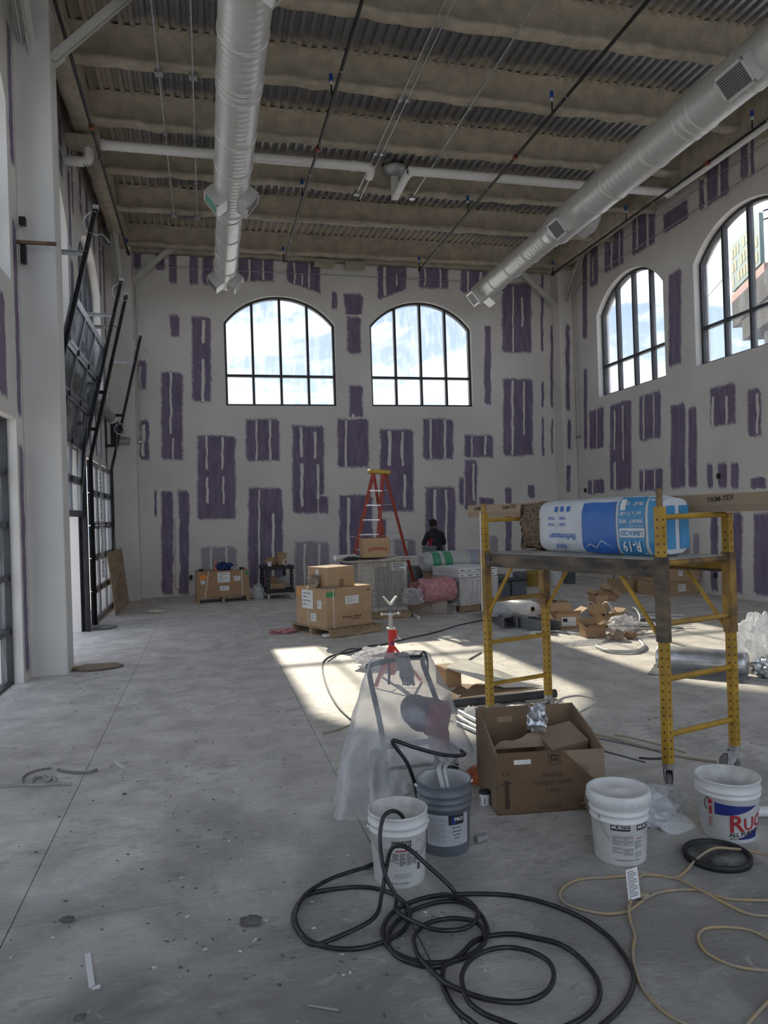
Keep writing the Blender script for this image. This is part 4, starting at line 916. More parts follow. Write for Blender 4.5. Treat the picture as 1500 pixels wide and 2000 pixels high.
mb.build('tag_print', M_GREYINK, o, world=True)['kind'] = 'stuff'
MB().box(tagp+Vector((.03, -.02, .015)), (.035, .06, .028), rot=(0, 0, .5)).build('plug', M_CORD, cord, world=True, bevel=.006)

# ---- fragile carton
def make_card(name, col): return mat(name, col, .85, var=.07, scale=3, stretch=(1, 1, 3), bump=.1, bscale=15)
M_CARD = make_card('cardboard', (.38, .245, .135)); M_CARD2 = make_card('cardboard_pale', (.46, .31, .18)); M_CARDIN = make_card('cardboard_inner', (.24, .16, .095)); M_CARDF = make_card('cardboard_dark', (.165, .102, .056)); M_CARDF2 = make_card('cardboard_torn', (.30, .215, .145))  # the fragile carton's front panel gets the darkest brown
th = .008
rz = math.atan2(-.09, .61)
t = thing('carton', 'large open carton printed FRAGILE with a torn front flap', 'box', (1.575, 3.93, 0), rz=rz)
bw, bd, bh = .645, .52, .355
fr = [(0, 0), (bw, 0), (bw, bh*.985), (.415, bh*.99), (.405, bh)] + [(0, bh)]
MB().prism(fr, (0, 0, 0), (1, 0, 0), (0, 0, 1), (0, th, 0)).build('front_panel', M_CARDF, t)
tf_ = [(.03, bh-.005), (.08, bh+.035), (.12, bh+.042), (.16, bh+.036), (.22, bh+.05), (.27, bh+.075), (.31, bh+.08), (.345, bh+.06), (.37, bh-.005)]
MB().prism(tf_, (0, .012, 0), (1, 0, 0), (0, .55, .9), (0, th*.6, 0)).build('torn_flap', M_CARDF2, t)
MB().prism([(0, 0), (bd, 0), (bd, bh+.13), (.30, bh+.10), (.1, bh+.03), (0, bh)], (0, 0, 0), (0, 1, 0), (0, 0, 1), (th, 0, 0)).build('side_panel', M_CARDF2, t)
MB().prism([(0, 0), (bd, 0), (bd, bh+.13), (.2, bh+.06), (0, bh*.98)], (bw-th, 0, 0), (0, 1, 0), (0, 0, 1), (th, 0, 0)).build('side_panel', M_CARDF2, t)
MB().box((bw/2, bd-th/2, (bh+.13)/2), (bw, th, bh+.13)).build('back_panel', M_CARDIN, t)
MB().box((bw/2, bd/2, th/2), (bw, bd, th)).build('bottom_panel', M_CARDIN, t)
MB().box((.19, bd-th-.002, bh+.05), (.10, .002, .035)).build('hand_hole', mat('hole_dark', (.42, .30, .19), .8), t)
MB().box((.155, -.0015, bh-.055), (.10, .003, .026)).build('hand_hole', mat('hole_light', (.80, .78, .74), .8), t)
M_PRINT = mat('carton_print', (.055, .035, .022), .8)
ff = lambda x, z: flat((x, -.0012, z), (1, 0, 0), (0, 0, 1))
mb = MB()
for k, s in enumerate(('FRAGILE', 'HANDLE WITH', 'CARE')): put_text(mb, s, .036, ff(.33, .215-.045*k), sx=.92)
mb.build('fragile_words', M_PRINT, t)
mb = MB(); put_text(mb, 'UP', .038, ff(.06, .235)); mb.build('up_word', M_PRINT, t)
mb = MB(); q = ff(.06, .12); mb.add([q(-.014, -.085), q(.014, -.085), q(.014, .055), q(.034, .055), q(0, .085), q(-.034, .055), q(-.014, .055)], [tuple(range(7))]); mb.build('up_arrow', M_PRINT, t)
mb = MB(); q = ff(.345, .312)
for a in ((-.036, -.038, .036, -.034), (-.036, .034, .036, .038), (-.036, -.038, -.033, .038), (.033, -.038, .036, .038), (-.012, -.02, .012, .0), (-.02, .008, .02, .022)): quad(mb, q, *a)
for s in (-1, 1): mb.add([q(s*.026, -.02), q(s*.018, -.022), q(s*.012, .0), q(s*.02, .022), q(s*.028, .012), q(s*.022, 0)], [tuple(range(6))])
mb.build('team_lift_mark', M_PRINT, t)
mb = MB(); q = ff(.30, .035); textblock(mb, q, -.06, .08, .012, 3, .011, .003); mb.build('fine_print', M_PRINT, t)['kind'] = 'stuff'
mb = MB()
for k in range(16): mb.box((.455+.006*k, -.002, .26-.004*k), (.003, .004, .05+.003*k))
mb.build('torn_flutes', M_CARDIN, t)['kind'] = 'stuff'
MB().prism([(.40, bh*.99), (.54, .21), (.60, .16), (bw, .19), (bw, bh*.985)], (0, -.0015, 0), (1, 0, 0), (0, 0, 1), (0, -.001, 0)).build('torn_liner', M_CARDF2, t)
# contents of the carton
MB().box((0, 0, 0), (.26, .2, .12), rot=(.35, -.1, .1)).build('carton', M_CARDF2, None, loc=(2.08, 4.12, .31)); o = bpy.data.objects['carton.001'] if 'carton.001' in bpy.data.objects else None
tag(C.objects[-1], 'small closed carton tipped inside the fragile carton', 'box')
M_ROD = mat('grey_rod', (.16, .165, .18), .4, metal=.6)
def rod(name, p, q, r, m, label, cat, grp=None):
    d = Vector(q)-Vector(p); o = MB().cyl((0, 0, 0), d, r, n=8).build(name, m, None, loc=p); return tag(o, label, cat, grp)
rod('threaded_rod', at(990, 1405, Y=4.50), at(1288, 1467, Y=4.02), .0055, M_ROD, 'longer grey rod lying across the fragile carton', 'rod')
rod('threaded_rod', at(1033, 1427, Y=4.38), at(1260, 1489, Y=3.86), .0062, M_ROD, 'shorter grey rod lying across the fragile carton', 'rod')
# crumpled film: a bent sheet with noise folds
def make_film(name, op=.5, col=(.85, .86, .88), rough=.25):
    m, nt, b = new_mat(name); N = nt.nodes.new; L = nt.links.new; nt.nodes.remove(b); out = nt.nodes['Material Output']
    tr = N('ShaderNodeBsdfTransparent'); gl = N('ShaderNodeBsdfGlossy'); gl.inputs['Roughness'].default_value = rough
    tl = N('ShaderNodeBsdfTranslucent'); tl.inputs[0].default_value = (*col, 1); df = N('ShaderNodeBsdfDiffuse'); df.inputs[0].default_value = (*col, 1)
    a = N('ShaderNodeMixShader'); a.inputs[0].default_value = .5; L(tl.outputs[0], a.inputs[1]); L(df.outputs[0], a.inputs[2])
    lw = N('ShaderNodeLayerWeight'); lw.inputs[0].default_value = .35
    geo = N('ShaderNodeNewGeometry'); n = N('ShaderNodeTexNoise'); n.inputs['Scale'].default_value = 6; n.inputs['Detail'].default_value = 6; L(geo.outputs['Position'], n.inputs['Vector'])
    ad = N('ShaderNodeMath'); ad.operation = 'MULTIPLY_ADD'; L(lw.outputs['Facing'], ad.inputs[0]); ad.inputs[1].default_value = .45
    m2 = N('ShaderNodeMath'); m2.operation = 'MULTIPLY_ADD'; L(n.outputs[0], m2.inputs[0]); m2.inputs[1].default_value = .35; m2.inputs[2].default_value = op-.25; L(m2.outputs[0], ad.inputs[2])
    c = N('ShaderNodeMixShader'); L(ad.outputs[0], c.inputs[0]); L(tr.outputs[0], c.inputs[1]); L(a.outputs[0], c.inputs[2])
    g = N('ShaderNodeMixShader'); g.inputs[0].default_value = .09; L(c.outputs[0], g.inputs[1]); L(gl.outputs[0], g.inputs[2]); L(g.outputs[0], out.inputs[0])
    return m
M_FILM = make_film('clear_plastic_film', .35); M_MILKY = make_film('milky_plastic', .85); M_FOIL = mat('foil_film', (.62, .63, .64), .3, metal=.7, var=.2, scale=9)
def crumple(name, loc, size, m, label, cat, seed=0, n=14, amp=.35, group=None, rz=0., fq=3.2):
    """loose crumpled lump: a squashed sphere with sharp folds, flat on the floor"""
    mb = MB(); sx, sy, sz = size
    def fnn(u, v):
        a = 2*PI*u; e = PI*v
        d = Vector((math.sin(e)*math.cos(a), math.sin(e)*math.sin(a), math.cos(e)))
        k = 1+amp*(abs(nz(d*fq+Vector((seed*7.1, 0, 0))))*2-.5)+amp*.4*nz(d*fq*2.7+Vector((0, seed*3.3, 0)))
        d = d*k; return Vector((d.x*sx/2, d.y*sy/2, max(0.002, (d.z*.5+.42)*sz)))
    mb.grid(n*2, n, fnn, smooth=False)
    o = mb.build(name, m, None, loc=loc, rot=(0, 0, rz), fix=False); return tag(o, label, cat, group)

# ---- paint sprayer under its plastic cover
sp = thing('paint_sprayer', 'paint sprayer cart with a maroon motor under clear plastic', 'sprayer', (1.25, 4.42, 0))
M_CART = mat('cart_tube', (.06, .07, .08), .4, metal=.4); M_MAROON = mat('maroon_shell', (.16, .015, .03), .35, var=.2)
def W_(pts): return [Vector(p)-Vector(sp.location) for p in pts]
hl, hr = Vector((.97, 4.5, .81)), Vector((1.33, 4.5, .83))
MB().tube(smooth_path(W_([(1.02, 4.30, .10), (1.0, 4.36, .45), hl+Vector((0, 0, -.06)), hl+Vector((.03, 0, 0)), hr+Vector((-.03, 0, 0)), hr+Vector((0, 0, -.06)), (1.40, 4.36, .45), (1.42, 4.28, .10)]), 5), .017, 10).build('handle_frame', M_CART, sp)
MB().tube(W_([(1.0, 4.36, .33), (1.40, 4.36, .33)]), .017, 10).build('cross_bar', M_CART, sp)
MB().tube(smooth_path(W_([(1.05, 4.5, .80), (1.06, 4.42, .85), (1.07, 4.38, .80), (1.07, 4.40, .70)]), 4), .008, 8).build('hose_hook', M_CART, sp)
MB().tube(smooth_path(W_([(1.30, 4.5, .82), (1.31, 4.42, .88), (1.32, 4.38, .82), (1.32, 4.40, .72)]), 4), .008, 8).build('hose_hook', M_CART, sp)
MB().lathe([(.02, -.15), (.085, -.14), (.10, -.08), (.10, .06), (.085, .13), (.02, .14)], 22, (1.26-1.25, 0, .50), axis='Y').build('motor_fan_cover', mat('dark_shell', (.05, .05, .06), .4), sp)
MB().box((.09, -.06, .48), (.15, .24, .20), rot=(0, .25, 0)).build('motor_shell', M_MAROON, sp, bevel=.03, seg=3)
MB().box((.115, -.08, .34), (.11, .14, .16)).build('gear_case', M_MAROON, sp, bevel=.025, seg=3)
MB().cyl((.11, -.1, .30), (.11, -.1, .14), .035, n=14).cyl((.11, -.1, .30), (.11, -.1, .27), .05, n=14).build('pump_lower', M_CART, sp)
for s in (-1, 1):
    MB().lathe([(.05, -.03), (.12, -.028), (.13, -.012), (.13, .012), (.12, .028), (.05, .03)], 24, (s*.24, .12, .13), axis='X').build('wheel', M_INK, sp)
MB().tube(W_([(1.02, 4.52, .13), (1.48, 4.52, .13)]), .012, 8).build('axle', M_CART, sp)
MB().tube(smooth_path(W_([(1.36, 4.30, .24), (1.30, 4.05, .30), (1.19, 3.80, .36), (1.17, 3.68, .30), (1.16, 3.66, .22)]), 5), .014, 8).build('intake_tube', mat('milky_tube', (.6, .6, .58), .4), sp)
MB().tube(smooth_path(W_([(1.38, 4.28, .26), (1.34, 4.03, .32), (1.22, 3.79, .36), (1.20, 3.69, .30), (1.20, 3.68, .22)]), 5), .011, 8).build('return_tube', mat('milky_tube2', (.6, .6, .58), .4), sp)
MB().tube(smooth_path([at(880, 1455, Y=4.1)-sp.location, at(908, 1473, Y=3.95)-sp.location, at(870, 1475, Y=3.84)-sp.location, at(810, 1460, Y=3.82)-sp.location, at(766, 1447, Y=3.84)-sp.location, at(795, 1490, Y=3.84)-sp.location, at(812, 1540, Y=3.86)-sp.location, at(817, 1590, Y=3.88)-sp.location], 6), .011, 9).build('supply_hose', M_HOSE, sp)
MB().box((-.02, -.26, .10), (.07, .16, .04), rot=(.5, 0, .6)).build('spray_gun', M_INK, sp)
# plastic sheet: draped from the handle, flaring to the floor, open towards the pump
def drape(u, v):
    # u runs round the cart, v from the handle (0) to the hem (1); the hem is raised over the pump side
    a = 2*PI*u
    top = Vector((1.155, 4.45, .86))+Vector((.19*math.cos(a), .07*math.sin(a), .012*math.cos(3*a)))
    k = max(0, math.cos(a+.75))**.8                      # 1 towards the pump corner
    hz_ = .03+.30*k
    hem = Vector((1.13, 4.25, hz_))+Vector((.47*math.cos(a), .36*math.sin(a), 0))*(1-.10*k)
    f = v**.85; p = top.lerp(hem, f); p.z = top.z+(hem.z-top.z)*v
    fold = .032*v*math.sin(a*6+2*nz((u*3, v, 0)))+.02*v*nz((u*14, v*2.5, 5))
    p += Vector((math.cos(a), math.sin(a), 0))*fold+Vector((nz(p*7), nz(p*7+Vector((5, 0, 0))), nz(p*7+Vector((0, 5, 0)))))*.02*min(1, v*3)
    p.z = max(.006, p.z); return p
cv = MB().grid(96, 40, drape).build('plastic_cover', M_FILM, None, fix=False); tag(cv, 'clear plastic sheet draped over the paint sprayer', 'plastic sheet')
top = MB().grid(30, 8, lambda u, v: Vector((1.155, 4.45, .862))+Vector((.19*(2*u-1)*math.sqrt(max(0, 1-(2*v-1)**2*.9)), .07*(2*v-1), .015*nz((u*9, v*5, 3))+.01))).build('gathered_top', M_FILM, cv, fix=False)
rag = MB().grid(12, 14, lambda u, v: Vector((1.16+.09*(u-.5)+.03*v+.01*nz((u*4, v*6, 0)), 4.46-.09*math.sin(v*PI*.5)+.03*nz((u*5, v*4, 9)), .875-.24*max(0, v-.2)**1.1+.012*nz((u*8, v*8, 2))))).build('rag', mat('grey_rag', (.30, .29, .28), .9, var=.2, scale=20), None, fix=False)
tag(rag, 'grey rag hung over the sprayer handle', 'rag')

# ---- small things round the carton
t = thing('jar', 'small white jar with a dark lid beside the fragile carton', 'jar', fl(947, 1571))
MB().lathe([(.028, 0), (.031, .004), (.031, .062), (.029, .068)], 20, cap0=True).build('body', M_LABEL, t); MB().lathe([(.033, .068), (.033, .084), (.030, .086), (.001, .086)], 20).build('lid', M_INK, t)
fnj = cylmap(.031, .031, .07, face_cam(*t.location[:2])); mb = MB(); wrapq(mb, fnj, -.028, .012, .028, .05); mb.build('label_band', M_GREYINK, t)
t = thing('dust_mask', 'orange plastic cup mask lying behind the grey bucket', 'mask', fl(937, 1524), rz=.4)
M_ORG = mat('orange_plastic', (.62, .17, .06), .45, var=.1)
MB().lathe([(.085, 0), (.088, .01), (.084, .045), (.07, .075), (.045, .09), (.001, .094)], 24).build('cup', M_ORG, t); MB().cyl((-.07, 0, .05), (-.105, .02, .075), .02, n=10).build('valve', M_ORG, t)
crumple('crumpled_bag', (2.30, 3.62, 0), (.36, .30, .22), M_MILKY, 'white crumpled compound bag between the lidded and all-purpose buckets', 'bag', 1)
crumple('crumpled_bag', (2.16, 3.50, 0), (.18, .16, .16), mat('blue_bag', (.06, .10, .32), .5, col2=(.7, .7, .7), scale=9), 'blue and white crumpled bag beside the lidded bucket', 'bag', 2)
crumple('crumpled_bag', (2.50, 3.70, 0), (.30, .26, .15), M_FILM, 'clear crumpled plastic under the scaffold caster', 'bag', 3)
crumple('crumpled_paper', (2.16, 3.80, 0), (.20, .18, .15), mat('brown_paper', (.33, .27, .24), .9, var=.2), 'crumpled brown paper beside the fragile carton', 'paper', 4)
crumple('crumpled_paper', (2.32, 3.82, 0), (.17, .15, .15), mat('tan_paper', (.42, .36, .30), .9, var=.15), 'crumpled tan paper next to the scaffold caster', 'paper', 5)
crumple('foil_wrapper', (1.93, 4.12, .40), (.13, .12, .17), M_FOIL, 'shiny foil wrapper poking out of the fragile carton', 'wrapper', 6)
t = thing('filter_disc', 'white ribbed plastic disc leaning behind the all-purpose bucket', 'disc', (2.44, 3.50, 0), rot=(.35, 0, .3))
MB().lathe([(.11, 0), (.115, .012), (.105, .02), (.03, .026), (.001, .026)], 36).build('disc', M_WPL, t)
mb = MB()
for k in range(24): mb.box((.068*math.cos(k*PI/12), .068*math.sin(k*PI/12), .024), (.06, .006, .006), rot=(0, .06, k*PI/12))
mb.build('ribs', M_WPL, t)['kind'] = 'stuff'
tag(MB().grid(6, 6, lambda u, v: Vector((.34*u+.02*v, .12*v+.02*u, .012+.05*math.sin(PI*v)*.6+.015*nz((u*5, v*4, 1))))).build('insulation_scrap', M_MILKY, None, loc=(2.33, 4.00, 0), rot=(0, 0, -.9), fix=False), 'white insulation scrap beside the fragile carton', 'scrap')
rod('plastic_pipe', (2.80, 3.52, .03), (3.35, 3.32, .03), .03, M_PVC, 'white plastic pipe lying beyond the all-purpose bucket', 'pipe')
for k, (a, b) in enumerate((((930, 1640), (950, 1634)), ((800, 1652), (815, 1660)))):
    rod('foam_tube', fl(*a, .022), fl(*b, .022), .02, M_DUST, ['grey foam tube stub beside the dark grey bucket', 'grey foam tube stub between the white and dark grey buckets'][k], 'tube')

# ---- scaffold
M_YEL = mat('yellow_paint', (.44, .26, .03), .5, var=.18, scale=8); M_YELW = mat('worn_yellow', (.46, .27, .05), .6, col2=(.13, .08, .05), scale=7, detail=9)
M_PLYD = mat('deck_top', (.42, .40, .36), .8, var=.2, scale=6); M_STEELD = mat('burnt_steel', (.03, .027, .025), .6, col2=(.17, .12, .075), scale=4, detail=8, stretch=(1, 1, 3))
M_RUB = mat('caster_grey', (.16, .15, .14), .7, var=.4, scale=20)
N1, N2, F1, F2 = Vector((2.70, 3.93, 0)), Vector((3.30, 4.08, 0)), Vector((2.19, 5.55, 0)), Vector((2.78, 5.70, 0))
sc_ = thing('scaffold', 'yellow rolling scaffold with a dusty deck and swivel casters', 'scaffold', (2.74, 4.815, 0))
Z = lambda p, z: Vector((p.x, p.y, z))
along = (F1-N1).normalized(); perp = (N2-N1).normalized()
def post(p, ztop, m):
    mb = MB(); mb.beam(Z(p, .15), Z(p, ztop), .05, .05, along); po = mb.build('post', m, sc_, world=True)
    hm = MB()
    for k in range(int((ztop-.25)/.05)):
        z = .22+.05*k
        for d in (-perp, perp, -along): hm.cyl(Z(p, z)+d*.0255, Z(p, z)+d*.024, .007, n=6)
    h = hm.build('pin_holes', M_INK, po, world=True); h['kind'] = 'stuff'; return po
post(N1, 1.75, M_YEL); post(N2, 1.695, M_YEL); post(F1, 1.74, M_YEL); post(F2, 1.695, M_YEL)
for p, z in ((N1, 1.86), (F1, 1.82)): MB().cyl(Z(p, 1.70), Z(p, z), .02, n=10).build('stacking_pin', M_YELW, sc_, world=True)
for p in (N1, N2, F1, F2):   # sliding sleeves that carry the deck
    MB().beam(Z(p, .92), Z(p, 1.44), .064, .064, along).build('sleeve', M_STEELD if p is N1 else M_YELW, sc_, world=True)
for a, b in ((N1, N2), (F1, F2)):
    for z in (.35, .69, 1.03, 1.685): MB().cyl(Z(a, z)+perp*.02, Z(b, z)-perp*.02, .018, n=10).build('rung', M_YEL if z != 1.03 else M_YELW, sc_, world=True)
    MB().cyl(Z(a, 1.40)+perp*.02, Z(b, 1.40)-perp*.02, .02, n=10).build('deck_rail', M_YELW, sc_, world=True)
for a, b in ((N1, F1), (N2, F2)):
    out = -perp if a is N1 else perp
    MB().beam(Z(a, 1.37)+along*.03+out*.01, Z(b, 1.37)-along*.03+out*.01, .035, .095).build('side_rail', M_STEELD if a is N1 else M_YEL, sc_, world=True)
    MB().beam(Z(a, 1.318)+along*.03-out*.01, Z(b, 1.318)-along*.03-out*.01, .05, .012).build('rail_flange', M_STEELD, sc_, world=True)
    for p, s in ((a, 1), (b, -1)):
        MB().cyl(Z(p, .94)+along*s*.03, Z(p, 1.33)+along*s*.33, .014, n=8).build('diagonal_brace', M_YEL, sc_, world=True)
        MB().cyl(Z(p, 1.37)+along*s*.10+out*.03, Z(p, 1.37)+along*s*.10+out*.034, .012, n=8).build('bolt', M_INK, sc_, world=True)
mb = MB(); q = [Z(N1, 0)+perp*.04, Z(N2, 0)-perp*.04, Z(F2, 0)-perp*.04, Z(F1, 0)+perp*.04]
mb.add([v+Vector((0, 0, z)) for z in (1.408, 1.424) for v in q], [(3, 2, 1, 0), (4, 5, 6, 7), (0, 1, 5, 4), (1, 2, 6, 5), (2, 3, 7, 6), (3, 0, 4, 7)])
mb.build('deck_board', M_PLYD, sc_, world=True)
for p, an in ((N1, .9), (N2, 2.6), (F1, -1.9), (F2, -2.4)):
    d = Vector((math.cos(an), math.sin(an), 0)); side = Vector((-d.y, d.x, 0)); c = Z(p, 0)+d*.035
    mb = MB(); mb.cyl(Z(p, .145), Z(p, .18), .034, n=12)
    for s in (-1, 1):
        b0 = Z(p, .145)+side*s*.026; mb.add([b0+d*-.03, b0+d*.045, c+side*s*.026+d*.015+Vector((0, 0, .05)), c+side*s*.026-d*.015+Vector((0, 0, .05))], [(0, 1, 2, 3)])
        mb.add([Vector(v)+side*.003 for v in mb.v[-4:]], [(0, 1, 2, 3)])
    mb.beam(Z(p, .13)+d*.03, Z(p, .14)+d*.11, .04, .006)
    ca = mb.build('caster_fork', M_GALV, sc_, world=True)
    mb = MB(); n = 24; ring = []
    for r_, w in ((.02, .018), (.055, .018), (.0625, .012), (.0625, -.012), (.055, -.018), (.02, -.018)):
        ring += [c+Vector((0, 0, .063))+side*w+(d*math.cos(2*PI*k/n)+Vector((0, 0, 1))*math.sin(2*PI*k/n))*r_ for k in range(n)]
    mb.add(ring, [(i*n+k, i*n+(k+1) % n, (i+1)*n+(k+1) % n, (i+1)*n+k) for i in range(5) for k in range(n)], True)
    mb.build('caster_wheel', M_RUB, ca, world=True)
MB().beam(Z(F1, 1.75)-perp*.035, Z(F1, .95)-perp*.045, .008, .004).build('masking_tape', M_LABEL, sc_, world=True)

# ---- insulation pack on the deck
b0, b1 = Vector((2.80, 4.08, 1.424)), Vector((2.55, 5.30, 1.424))     # lower front edge of the bag
ax = (b1-b0); BL = ax.length; ax.normalize(); nn = Vector((ax.y, -ax.x, 0))   # nn points away from the camera side
bag = thing('insulation_pack', 'white and blue insulation pack lying upside down on the scaffold deck', 'insulation', b0+ax*BL/2+nn*.135)
BHh, BWw = .395, .27
def sec(phi, sw=1.):
    c, s = math.cos(phi), math.sin(phi); e = .55
    return (abs(c)**e*(1 if c >= 0 else -1))*BWw/2*sw, (abs(s)**e*(1 if s >= 0 else -1))*BHh/2*sw
def bagpt(a, phi, off=0., puff=True):
    """a: metres from the near end; phi: angle round the section, PI = face towards the camera"""
    u = a/BL; k = 1+.03*math.sin(PI*min(1, max(0, u)))-(.10*max(0, 1-u*14)**2) - (.05*max(0, 1-(1-u)*18)**2)
    w, h = sec(phi, k); p = b0+ax*a+nn*(BWw/2+w)+Vector((0, 0, BHh/2+h))
    nrm = (nn*math.cos(phi)+Vector((0, 0, math.sin(phi))))
    wr = .006*nz((a*9, phi*3, 1))+.004*math.sin(a*40+phi*2)*max(0, 1-u*4)
    return p+nrm*(off+wr)
M_BAG = mat('bag_white', (.62, .65, .68), .35, var=.05, scale=5); M_BLUE1 = mat('bag_blue', (.03, .14, .46), .35, var=.08); M_BLUE2 = mat('bag_cyan', (.06, .28, .52), .35, var=.08)
mb = MB(); mb.grid(60, 48, lambda u, v: bagpt(u*BL, 2*PI*v)); n48 = 49
mb.add([bagpt(0, 2*PI*k/48) for k in range(48)], [tuple(range(48))]); mb.add([bagpt(BL, 2*PI*k/48) for k in range(48)], [tuple(range(47, -1, -1))])
mb.build('wrapper', M_BAG, bag, world=True)
mb = MB()
def battf(u, v):
    w, h = sec(2*PI*v, .93); a = BL-.05+.30*u+.03*nz((u*3, v*9, 2)); p = b0+ax*a+nn*(BWw/2+w*.95)+Vector((0, 0, BHh/2+h)); return p+Vector((nz(p*14), nz(p*14+Vector((3, 0, 0))), nz(p*14+Vector((0, 3, 0)))))*.03
mb.grid(14, 60, battf, smooth=False)
mb.grid(14, 14, lambda u, v: b0+ax*(BL+.245+.05*nz((u*6, v*6, 4))+.03*nz((u*17, v*15, 4)))+nn*(BWw*(.03+.94*u))+Vector((0, 0, BHh*(.03+.94*v)))+Vector((0, 0, .01*nz((u*20, v*20, 1)))), smooth=False)
bt = mb.build('fibre_batt', mat('brown_fibre', (.13, .085, .055), .95, col2=(.30, .22, .15), scale=30, bump=1, bscale=60, stretch=(1, 1, 2)), bag, world=True, fix=False)
# print on the camera-side face; x runs from the far end (left in view) to the near end, the pack lies upside down
def face(x, y, off=.006):
    """x metres from the far end, y metres up the face (0 bottom)"""
    hh = max(-.97, min(.97, (y/BHh-.5)*2)); phi = PI-math.copysign(math.asin(min(1, abs(hh)**(1/.55))), hh)
    return bagpt(BL-x, phi, off)
def fq(mb, x0, y0, x1, y1, off=.006):
    nx, ny = max(2, int(abs(x1-x0)/.04)), max(2, int(abs(y1-y0)/.03))
    mb.grid(nx, ny, lambda u, v: face(x0+(x1-x0)*u, y0+(y1-y0)*v, off))
def ftxt(mb, s, size, x, y, bold=False, off=.011, sx=1.): put_text(mb, s, size, lambda a, b: face(x-a, y-b, off), bold, sx=sx)   # rotated half a turn
mb = MB(); fq(mb, .52, .02, .86, .36); mb.build('blue_panel', M_BLUE1, bag, world=True, fix=False)
mb = MB(); fq(mb, .885, .01, 1.12, .385); fq(mb, 1.15, .02, 1.238, .38); mb.build('cyan_panel', M_BLUE2, bag, world=True, fix=False)
for s_, z_, x_, y_, b_, w_ in (('KNAUF', .045, .27, .06, True, .8), ('Performance+', .062, .29, .13, True, .85)):
    mb = MB(); ftxt(mb, s_, z_, x_, y_, b_, sx=w_); mb.build('blue_lettering', M_BLUE1, bag, world=True)
mb = MB()
for k in range(4): quad(mb, lambda a, b: face(.16+.13*(k % 2)+a, .215+.045*(k//2)+b), -.03, -.008, .045, -.002); quad(mb, lambda a, b: face(.16+.13*(k % 2)+a, .215+.045*(k//2)+b), -.03, .004, .03, .009)
for k in range(3): quad(mb, lambda a, b: face(.22+.07*k+a, .325+b), -.018, -.018, .018, .018)
mb.build('icon_print', M_BLUE1, bag, world=True)['kind'] = 'stuff'
for s_, z_, x_, y_, b_ in (('R-19', .084, 1.01, .078, True), ('5001817', .034, 1.055, .235, True), ('890E', .034, .935, .235, True), ('PRODUCT CODE:', .015, 1.05, .203, False), ('6¼" x 15" x 96"', .030, 1.0, .285, True), ('106.67', .034, 1.07, .345, True), ('10', .034, .98, .345, True)):
    mb = MB(); ftxt(mb, s_, z_, x_, y_, b_, .015 if s_ == 'R-19' else .011); mb.build('white_lettering', M_WHITEINK, bag, world=True)
mb = MB()
mb.add([face(.53, .05, .010), face(.60, .085, .010), face(.66, .06, .010), face(.72, .11, .010), (face(.84, .05, .010)), face(.72, .104, .010), face(.66, .054, .010), face(.60, .079, .010)], [(0, 1, 7), (1, 2, 6, 7), (2, 3, 5, 6), (3, 4, 5)])
mb.build('ridge_line', M_WHITEINK, bag, world=True)
mb = MB(); fq(mb, .90, .130, 1.12, .188, .009); wp = mb.build('unfaced_plate', M_WHITEINK, bag, world=True, fix=False)
mb = MB(); ftxt(mb, 'UNFACED', .046, 1.01, .159, True, .013, sx=.95); mb.build('unfaced_word', M_BLUE2, bag, world=True)
mb = MB(); fq(mb, .905, .305, .955, .37, .010); mb.build('barcode', M_LABEL, bag, world=True, fix=False)
for k, (x0, x1) in enumerate(((.06, .13), (.17, .25))):
    mb = MB(); mb.prism([(x0, .05), (x1, .05), (x1, .33), (x0, .33)], b0-ax*.004, nn, (0, 0, 1), -ax*.003).build('end_panel', M_BLUE2, bag, world=True)

# ---- long trim cartons on the top rungs
cdir = -along
for k, (z, h, lab, m) in enumerate(((1.704, .048, 'plain lower trim carton lying along the scaffold rungs', M_CARDF2), (1.7525, .068, 'long trim carton lettered TRIM-TEX on top of the scaffold rungs', make_card('trim_cardboard', (.34, .25, .165))))):
    s = Z(F1, z)+along*.95+perp*.66; e = Z(N1, z)-along*.95+perp*.53
    t = thing('trim_carton', lab, 'carton', s); d = (e-s); d.z = 0; dn = d.normalized(); sd_ = Vector((-dn.y, dn.x, 0))
    if sd_.dot(perp) < 0: sd_ = -sd_
    MB().beam(s+Vector((0, 0, h/2)), s+d+Vector((0, 0, h/2)), .22, h).build('carton_body', m, t, world=True)
    if k:
        for j in range(9):
            mb = MB(); o0 = s+dn*(.2+.42*j)-sd_*.1115+Vector((0, 0, h*.5)); put_text(mb, 'TRIM-TEX', .045, flat(o0, dn+Vector((0, 0, .08)), (0, 0, 1)), True); mb.build('carton_lettering', M_INK, t, world=True)
